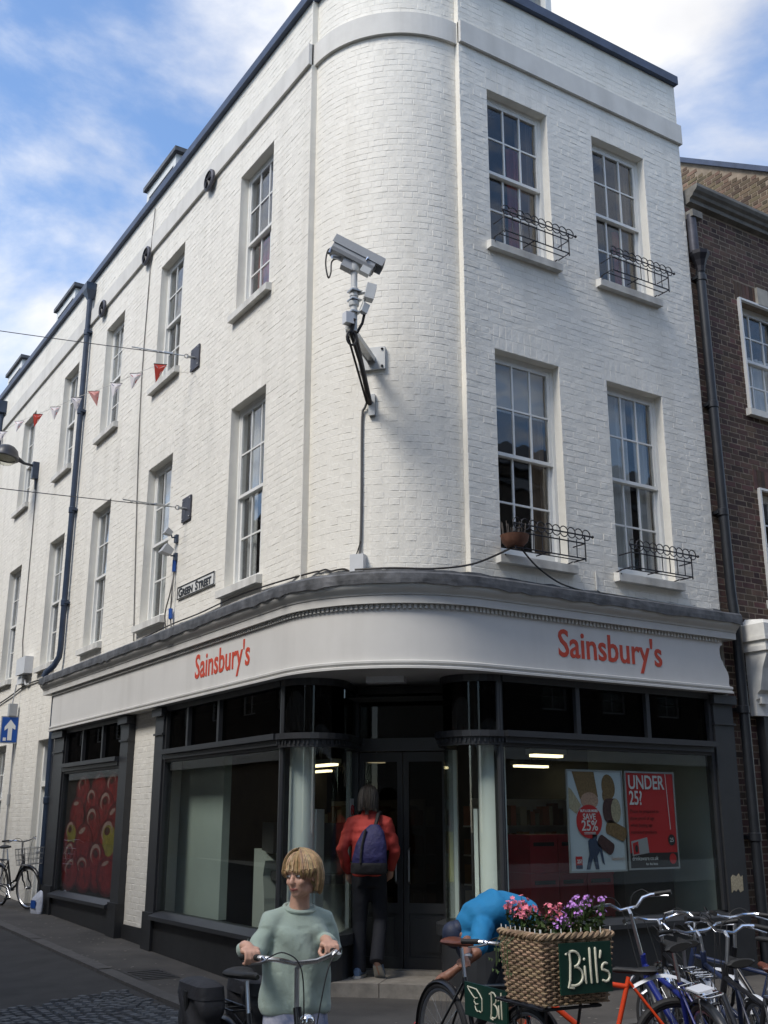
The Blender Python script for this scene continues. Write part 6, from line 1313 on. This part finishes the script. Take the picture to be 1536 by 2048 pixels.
def face_parts(root, Mh, s=1.0, lookz=0.):
    T = Mh @ Matrix.Scale(s, 4)
    for q in (-1, 1):
        k = MB(T); k.ball((.0775, q*.030, .004), (.010, .0145, .0075), 12); k.build('eye', 'eye_white', root, smooth=True, local=True)
        k = MB(T); k.ball((.0845, q*.030-.002, .004), (.0045, .0065, .0065), 10); k.tube([(.085, q*.030-.016, .006), (.0905, q*.030, .0115), (.083, q*.030+.016, .006)], .0009, 5); k.build('iris', 'eye_dark', root, smooth=True, local=True)
        k = MB(T); k.tube([(.087, q*.012, .024), (.090, q*.028, .029), (.078, q*.046, .023)], [.003, .0036, .002], 6, round_=True); k.build('eyebrow', 'brow', root, smooth=True, local=True)
    k = MB(T); k.tube([(.080, -.023, -.064), (.0925, -.010, -.061), (.0945, 0, -.0625), (.0925, .010, -.061), (.080, .023, -.064)], [.002, .004, .0042, .004, .002], 6, round_=True); k.tube([(.081, -.018, -.067), (.0915, 0, -.0705), (.081, .018, -.067)], [.002, .0048, .002], 6, round_=True); k.build('lips', 'lip', root, smooth=True, local=True)
def hair(root, Mh, m_, length, fringe, n=300, seed=1, rad=(.112, .096, .108), part=.0, shag=.0, s=1.0, curl=.016, fo=0, tuck=0):
    rr = random.Random(seed); k = MB(Mh @ Matrix.Scale(s, 4))
    for i in range(n):
        az = R(rr.uniform(-180, 180)); front = abs(math.degrees(az)+fo) < 44
        if tuck and abs(math.degrees(az)+fo) < 62 and rr.random() < .45: continue
        jr = rr.uniform(.90, 1.10); end = (fringe+rr.uniform(-.03, .034)+.0006*abs(math.degrees(az)+fo)*(-1)) if front else (length(math.degrees(az))+rr.uniform(-.02-shag, .012+shag) if abs(math.degrees(az)) > tuck else .015+rr.uniform(-.03, .03))
        if front and tuck: jr *= .87
        ca, sa = math.cos(az), math.sin(az); P = []; t0 = rr.uniform(.02, .5); nseg = 9
        top = .028; t = t0
        for q in range(6):
            th = t0+(1.45-t0)*q/5
            P.append(V(rad[0]*jr*math.sin(th)*ca-.012, rad[1]*jr*math.sin(th)*sa+part*(1-math.sin(th)), top+rad[2]*jr*math.cos(th)))
        if end < P[-1].z:
            z0 = P[-1].z
            for q in range(1, 5):
                w = q/4; z = z0+(end-z0)*w; bulge = 1+.07*math.sin(w*2.2)-curl*6*w*w*(0 if front else 1)+(rr.uniform(-.05, .08)*shag*8 if shag else 0)
                P.append(V(rad[0]*jr*ca*bulge-.012, rad[1]*jr*sa*bulge, z))
        else: P = [p for p in P if p.z >= end]
        if len(P) < 3: continue
        tn = V(-sa, ca, 0); wd = rr.uniform(.0022, .0055); vv = []
        for j, p in enumerate(P):
            ww = wd*(1 if j < len(P)-2 else (.7 if j == len(P)-2 else .25)); o = V(ca, sa, .2)*.0025
            vv += [p-tn*ww, p+o, p+tn*ww]
        L_ = len(P); k.add(vv, [(j*3+e, j*3+e+1, j*3+e+4, j*3+e+3) for j in range(L_-1) for e in (0, 1)])
    struct(k.build('hair_strands', m_, root, smooth=True, local=True, fix=False), 'stuff')
    c = MB(Mh @ Matrix.Scale(s, 4)); c.ball((-.034, 0, .045), (rad[0]*.80, rad[1]*.93, rad[2]*.86), 20); c.ball((-.045, 0, .0), (.068, rad[1]*.90, .075), 16)
    c.build('hair', m_, root, smooth=True, local=True)
def person(label, loc, rotz, fill, mat_='skin', voxel=.0075):
    b = MB(); fill(b); me = remesh(b, voxel, 2); me.materials.append(M[mat_]); o = bpy.data.objects.new('person', me); COL.objects.link(o)
    o.location = loc; o.rotation_euler = (0, 0, rotz); tag(o, label, 'person'); return o
def garment(root, name, m_, fill, voxel=.011, sm=5):
    b = MB(); fill(b); me = remesh(b, voxel, sm); me.materials.append(M[m_]); return place(me, name, root, local=True)
def Hm(pos, yaw=0, pitch=0, roll=0): return Matrix.Translation(pos) @ Matrix.Rotation(yaw, 4, 'Z') @ Matrix.Rotation(pitch, 4, 'Y') @ Matrix.Rotation(roll, 4, 'X')

# ---- woman pushing the bicycle
WP = V(-2.335, -3.15, RZ); WR = math.atan2(-1, -.10); WM = Matrix.Translation(WP) @ Matrix.Rotation(WR, 4, 'Z'); WI = WM.inverted()
gl = [WI @ (wmat(bw) @ q) for q in wgrips]; gl.sort(key=lambda q: q.y); gR, gL = gl      # right hand has smaller y
w_head = Hm((.075, -.01, 1.455), R(-58), R(3), R(2))
def w_arm(b, s_, g, k=1.0, sleeve=False):
    sh = V(.012, s_*.152, 1.222); el = V(.05, s_*.262, 1.06) if s_ < 0 else V(.02, s_*.215, 1.05); wr = Vector(g)+V(-.085, s_*.006, .045)
    if sleeve: b.tube([sh+V(0, -s_*.07, .022), sh, (sh+el)/2, el, (el+wr)/2, el.lerp(wr, .86)], [.062, .062, .056, .051, .046, .040], 14, round_=True)
    else: b.tube([sh, (sh+el)/2, el, (el+wr)/2, wr], [.048, .042, .036, .034, .024], 12, round_=True)
    return wr
def w_body(b):
    spine_loft(b, [(V(-.01, 0, .74), .13, .09), (V(-.01, 0, .84), .155, .105), (V(.0, 0, .98), .13, .09), (V(.015, 0, 1.15), .14, .10), (V(.015, 0, 1.235), .11, .06), (V(.02, 0, 1.28), .055, .05)])
    b.tube([V(.02, 0, 1.26), V(.04, -.003, 1.35), V(.06, -.006, 1.42)], [.06, .052, .05], 12, round_=True); head_shape(b, w_head, .98)
    for s_, g in ((-1, gR), (1, gL)):
        wr = w_arm(b, s_, g); grip_hand(b, wr, g, V(-.35 if 0 else 0, s_, 0).normalized(), V(0, 0, 1), V(1, 0, 0), s_)
        b.tube([V(-.01, s_*.085, .80), V(.01, s_*.085, .46), V(-.02, s_*.085, .10)], [.075, .052, .036], 12, round_=True); b.tube([V(-.03, s_*.085, .05), V(.06, s_*.09, .035), V(.15, s_*.095, .028)], [.035, .036, .026], 10, round_=True)
woman = person('woman in a pale green jumper pushing a bicycle and looking aside', WP, WR, w_body, 'skin', .0068)
def w_sweater(b):
    spine_loft(b, [(V(-.005, 0, .765), .182, .14), (V(-.005, 0, .80), .194, .148), (V(.0, 0, .92), .188, .140), (V(.01, 0, 1.06), .180, .135), (V(.015, 0, 1.17), .172, .128), (V(.012, 0, 1.232), .155, .10), (V(.018, 0, 1.268), .118, .088), (V(.025, 0, 1.291), .088, .080)])
    w_arm(b, -1, gR, sleeve=True); w_arm(b, 1, gL, sleeve=True)
sw_ = garment(woman, 'jumper', 'sweater', w_sweater, .010, 6)
for (a, b_, f_) in ((.13, .02, 1), (.05, .03, 1.7)): pass
rr = random.Random(3); me = sw_.data                                             # soft folds in the knit
for v in me.vertices:
    x, y, z = v.co; d = .008*math.sin(y*34+z*9+math.sin(z*11)*2)*(1 if z < 1.2 else .3)+.005*math.sin(z*30+y*22+x*13)
    n_ = v.normal; v.co = v.co+n_*d
k = MB(); k.tube([V(.027, 0, 1.288)+V(.078*math.cos(a), .084*math.sin(a), -.018*math.cos(a)) for a in [2*math.pi*i/28 for i in range(28)]], .011, 8, closed=True); k.build('neck_band', 'sweater', woman, smooth=True, local=True)
def w_skirt(b): spine_loft(b, [(V(0, 0, .30), .23, .20), (V(0, 0, .45), .21, .18), (V(0, 0, .65), .185, .15), (V(0, 0, .82), .17, .125)])
sk = garment(woman, 'floral_skirt', 'skirt', w_skirt, .013, 4)
for v in sk.data.vertices:
    a = math.atan2(v.co.y, v.co.x); d = .014*math.sin(a*11)*max(0, (.75-v.co.z)/.45); v.co = v.co+V(math.cos(a), math.sin(a), 0)*d
for s_ in (-1, 1):
    k = MB(); k.loft([((-.045, s_*.085, .035), (0, .034, 0), (0, 0, .036)), ((.0, s_*.087, .04), (0, .042, 0), (0, 0, .042)), ((.08, s_*.092, .035), (0, .046, 0), (0, 0, .034)), ((.15, s_*.096, .03), (0, .036, 0), (0, 0, .028)), ((.19, s_*.097, .025), (0, .015, 0), (0, 0, .016))], 14); k.build('shoe', 'shoe_sole', woman, smooth=True, local=True)
face_parts(woman, w_head, .98)
hair(woman, w_head, 'hair_blond', lambda a: -.062 if abs(a) < 120 else -.085, .056, 1200, 2, (.112, .096, .108), -.02, s=1.0, curl=.03, fo=10, tuck=84)

# ---- man in the red jacket going in at the door
MPos = V(.80, 1.17, .127); MRot = R(46); m_head = Hm((.0, .01, 1.715), R(4), R(10))
def m_legs(b, k=1.0, tr=False):
    for s_, kn, an in ((1, V(.03, .105, .52), V(-.02, .10, .09)), (-1, V(.10, -.10, .53), V(-.10, -.105, .19))):
        hp = V(0, s_*.085, .95)
        if tr: b.tube([hp+V(0, -s_*.02, .06), hp, (hp+kn)/2, kn, (kn+an)/2, an+(an-kn).normalized()*.04], [.10, .10, .088, .074, .070, .074], 16)
        else: b.tube([hp, kn, an], [.085, .058, .042], 12, round_=True)
def m_arm(b, s_, sleeve=False):
    sh = V(-.01, s_*.178, 1.485); el, wr = (V(-.10, .265, 1.22), V(.04, .235, 1.0)) if s_ > 0 else (V(.06, -.255, 1.22), V(.20, -.19, 1.02))
    if sleeve: b.tube([sh+V(0, -s_*.07, .015), sh, (sh+el)/2, el, (el+wr)/2, el.lerp(wr, .93)], [.074, .076, .068, .062, .055, .046], 14, round_=True)
    else: b.tube([sh, el, wr], [.055, .042, .028], 12, round_=True)
    return el, wr
def m_body(b):
    spine_loft(b, [(V(0, 0, .90), .15, .11), (V(0, 0, 1.05), .145, .105), (V(-.01, 0, 1.3), .165, .115), (V(-.01, 0, 1.48), .17, .09), (V(0, 0, 1.545), .07, .06)]); b.tube([V(0, 0, 1.5), V(.0, 0, 1.60), V(0, .005, 1.67)], [.062, .056, .055], 12, round_=True); head_shape(b, m_head, 1.06); m_legs(b)
    for s_ in (1, -1): el, wr = m_arm(b, s_); relaxed_hand(b, wr, (wr-el), V(.6, -s_*.5, 0), V(.0, -s_, -.1))
    for s_, an in ((1, V(-.02, .10, .05)), (-1, V(-.10, -.105, .15))): b.tube([an, an+V(.12, 0, -.02 if s_ > 0 else -.10)], [.035, .03], 10, round_=True)
man = person('man in a red jacket with a rucksack stepping into the shop doorway', MPos, MRot, m_body, 'skin', .0075)
def m_jacket(b):
    spine_loft(b, [(V(0, 0, .955), .162, .13), (V(0, 0, .985), .176, .14), (V(-.005, 0, 1.10), .178, .14), (V(-.015, 0, 1.28), .188, .14), (V(-.015, 0, 1.42), .186, .125), (V(-.005, 0, 1.51), .145, .095), (V(0, 0, 1.57), .085, .08), (V(.005, 0, 1.605), .078, .075)]); m_arm(b, 1, True); m_arm(b, -1, True)
jk = garment(man, 'red_jacket', 'jacket_red', m_jacket, .011, 4)
for v in jk.data.vertices:
    x, y, z = v.co; d = .005*math.sin(z*38+y*15+math.sin(y*25))*(.3 if z > 1.4 else 1)+.002*math.sin(z*75+x*30); v.co = v.co+v.normal*d
def m_trousers(b): m_legs(b, tr=True); spine_loft(b, [(V(0, 0, .86), .17, .125), (V(0, 0, .95), .175, .13), (V(0, 0, 1.02), .17, .125)])
garment(man, 'trousers', 'trouser', m_trousers, .013, 4)
def shoe(root, Mx, m1='shoe_blue', m2='shoe_sole'):
    k = MB(Mx); k.loft([((-.085, 0, .055), (0, .03, 0), (0, 0, .038)), ((-.06, 0, .06), (0, .042, 0), (0, 0, .048)), ((.02, 0, .06), (0, .046, 0), (0, 0, .045)), ((.10, 0, .048), (0, .050, 0), (0, 0, .032)), ((.165, 0, .04), (0, .04, 0), (0, 0, .024)), ((.195, 0, .036), (0, .015, 0), (0, 0, .014))], 14); s_ = k.build('shoe', m1, root, smooth=True, local=True)
    k = MB(Mx); poly = [(-.095, -.02), (-.08, -.04), (0, -.046), (.10, -.054), (.165, -.045), (.20, -.015), (.20, .015), (.165, .045), (.10, .054), (0, .046), (-.08, .04), (-.095, .02)]; k.prism(poly, .0, .026, lambda p, q, t: (p, q, t)); k.build('shoe_sole', m2, root, local=True)
shoe(man, Matrix.Translation((-.02, .10, 0))); shoe(man, Matrix.Translation((-.08, -.105, .055)) @ Matrix.Rotation(R(38), 4, 'Y') @ Matrix.Translation((.02, 0, .03)))
hair(man, m_head, 'hair_grey', lambda a: -.082 if abs(a) > 90 else -.05, .03, 700, 5, (.110, .092, .106), shag=.028, s=1.06); face_parts(man, m_head, 1.06)
k = MB(m_head); 
for q in range(14): k.tube([(-.09, rnd.uniform(-.015, .015), -.04), (-.105, rnd.uniform(-.02, .02), -.11), (-.10, rnd.uniform(-.02, .02), -.17)], [.006, .006, .002], 4)
struct(k.build('hair_tail', 'hair_grey', man, local=True), 'stuff')
t = thing('rucksack', 'dark blue rucksack slung over the red jacket', 'bag', MPos+V(-.1, .0, 0)); t.location = MPos; t.rotation_euler = (0, 0, MRot)
def rs(b): b.loft([((-.20, -.045, 1.005), (0, .15, 0), (.045, 0, 0)), ((-.215, -.045, 1.03), (0, .185, 0), (.07, 0, 0)), ((-.235, -.055, 1.15), (0, .18, 0), (.085, 0, 0)), ((-.235, -.07, 1.28), (0, .16, 0), (.075, 0, 0)), ((-.21, -.085, 1.40), (0, .115, 0), (.055, 0, 0)), ((-.18, -.095, 1.47), (0, .05, 0), (.035, 0, 0))], 24)
garment(t, 'bag_body', 'pack_blue', rs, .012, 5)
k = MB(); k.loft([((-.195, -.045, .985), (0, .14, 0), (.045, 0, 0)), ((-.22, -.045, 1.0), (0, .188, 0), (.073, 0, 0)), ((-.238, -.05, 1.07), (0, .19, 0), (.09, 0, 0)), ((-.238, -.05, 1.10), (0, .184, 0), (.085, 0, 0))], 22); k.build('base_panel', 'pack_black', t, smooth=True, local=True)
k = MB()
for s_ in (-1,): k.tube([(-.17, -.10, 1.46), (-.10, -.115, 1.565), (-.02, -.12, 1.585), (.08, -.12, 1.52), (.165, -.12, 1.40)], [.02, .022, .022, .02, .018], 8)
k.tube([(-.27, -.02, 1.42), (-.32, .01, 1.25), (-.325, .02, 1.1)], .012, 6); k.build('strap', 'pack_black', t, smooth=True, local=True)

# ---- man in blue bent over behind the delivery bicycle
CP = V(.24, -1.84, RZ); c_dir = V(-.93, .36, 0).normalized(); CR = math.atan2(c_dir.y, c_dir.x); CM = Matrix.Translation(CP) @ Matrix.Rotation(CR, 4, 'Z'); CI = CM.inverted()
Lh = V(0, 1, 0); hipc = V(-.10, 0, .95); sp = [hipc+V(-.02, 0, -.10), hipc, hipc+V(.10, 0, .10), hipc+V(.27, 0, .145), hipc+V(.42, 0, .09), hipc+V(.49, 0, .02)]
c_head = Hm(hipc+V(.535, 0, -.035), 0, R(112))
tgt = CI @ V(-.52, -2.22, .72); tgt2 = CI @ V(-.40, -1.95, .62)
def c_arm(b, s_, g, sleeve=False):
    sh = hipc+V(.40, s_*.17, .03); wr = Vector(g); el = (sh+wr)/2+V(-.02, s_*.09, -.03)
    if sleeve: b.tube([sh+V(-.02, -s_*.06, .01), sh, sh.lerp(el, .75)], [.08, .085, .07], 12, round_=True)
    else: b.tube([sh, el, wr], [.055, .042, .028], 12, round_=True)
    return el, wr
LEGS = ((1, V(.14, .13, .50), V(-.05, .14, .09)), (-1, V(.12, -.12, .49), V(-.10, -.12, .09)))
def c_body(b):
    spine_loft(b, [(p, w, d) for p, (w, d) in zip(sp, ((.14, .11), (.16, .12), (.15, .11), (.165, .11), (.16, .09), (.08, .06)))]); b.tube([sp[-2], sp[-1], hipc+V(.54, 0, -.05)], [.07, .058, .055], 10, round_=True); head_shape(b, c_head, 1.02)
    for s_, g in ((1, tgt2), (-1, tgt)): el, wr = c_arm(b, s_, g); relaxed_hand(b, wr, wr-el, V(1, 0, 0), V(.2, -s_, -.2))
    for s_, kn, an in LEGS: b.tube([hipc+V(0, s_*.09, -.03), kn, (kn+an)/2+V(-.03, 0, .02), an], [.095, .062, .058, .04], 12, round_=True); b.tube([an+V(-.02, 0, -.04), an+V(.14, 0, -.055)], [.036, .03], 8, round_=True)
crouch = person('man in a bright blue shirt bending over behind the flower basket bicycle', CP, CR, c_body, 'skin_tan', .008)
def c_shirt(b):
    spine_loft(b, [(p, w, d) for p, (w, d) in zip([hipc+V(.0, 0, .05)]+sp[2:]+[hipc+V(.525, 0, -.035)], ((.185, .15), (.19, .15), (.20, .145), (.19, .115), (.12, .085), (.075, .07)))]); c_arm(b, 1, tgt2, True); c_arm(b, -1, tgt, True)
    b.tube([hipc+V(.2, -.05, .0), hipc+V(.36, -.02, -.06)], [.13, .12], 12, round_=True)
cs = garment(crouch, 'blue_shirt', 'tee_blue', c_shirt, .012, 5)
for v in cs.data.vertices: x, y, z = v.co; v.co = v.co+v.normal*(.0035*math.sin(x*40+y*14+z*10)+.002*math.sin(x*70-z*40))
def c_shorts(b):
    spine_loft(b, [(p, w, d) for p, (w, d) in zip([hipc+V(-.03, 0, -.15), hipc+V(-.01, 0, -.03), hipc+V(.04, 0, .07)], ((.17, .14), (.185, .15), (.18, .145)))])
    for s_, kn, an in LEGS: h = hipc+V(0, s_*.09, -.05); b.tube([h, h.lerp(kn, .5), h.lerp(kn, .95)], [.125, .11, .098], 14, round_=True)
garment(crouch, 'shorts', 'shorts', c_shorts, .013, 4)
k = MB(c_head); k.ball((-.016, 0, .042), (.101, .084, .09), 22); k.ball((-.045, 0, .0), (.066, .08, .07), 16); k.build('navy_cap', 'cap_navy', crouch, smooth=True, local=True); k = MB(c_head); k.ball((.085, 0, .055), (.075, .07, .012), 16); k.build('cap_peak', 'cap_navy', crouch, smooth=True, local=True)
for s_, kn, an in LEGS: shoe(crouch, Matrix.Translation((an.x-.0, an.y, 0)), 'bike_black', 'bike_red')
k = MB(); el, wr = (hipc, tgt); c = Vector(tgt)+V(-.02, 0, .02); k.ball(c, (.034, .034, .018), 10); k.build('wrist_watch', 'alloy', crouch, smooth=True, local=True)
print('OBJECTS', len(bpy.data.objects), 'TRIS', sum(len(m.polygons) for m in bpy.data.meshes))
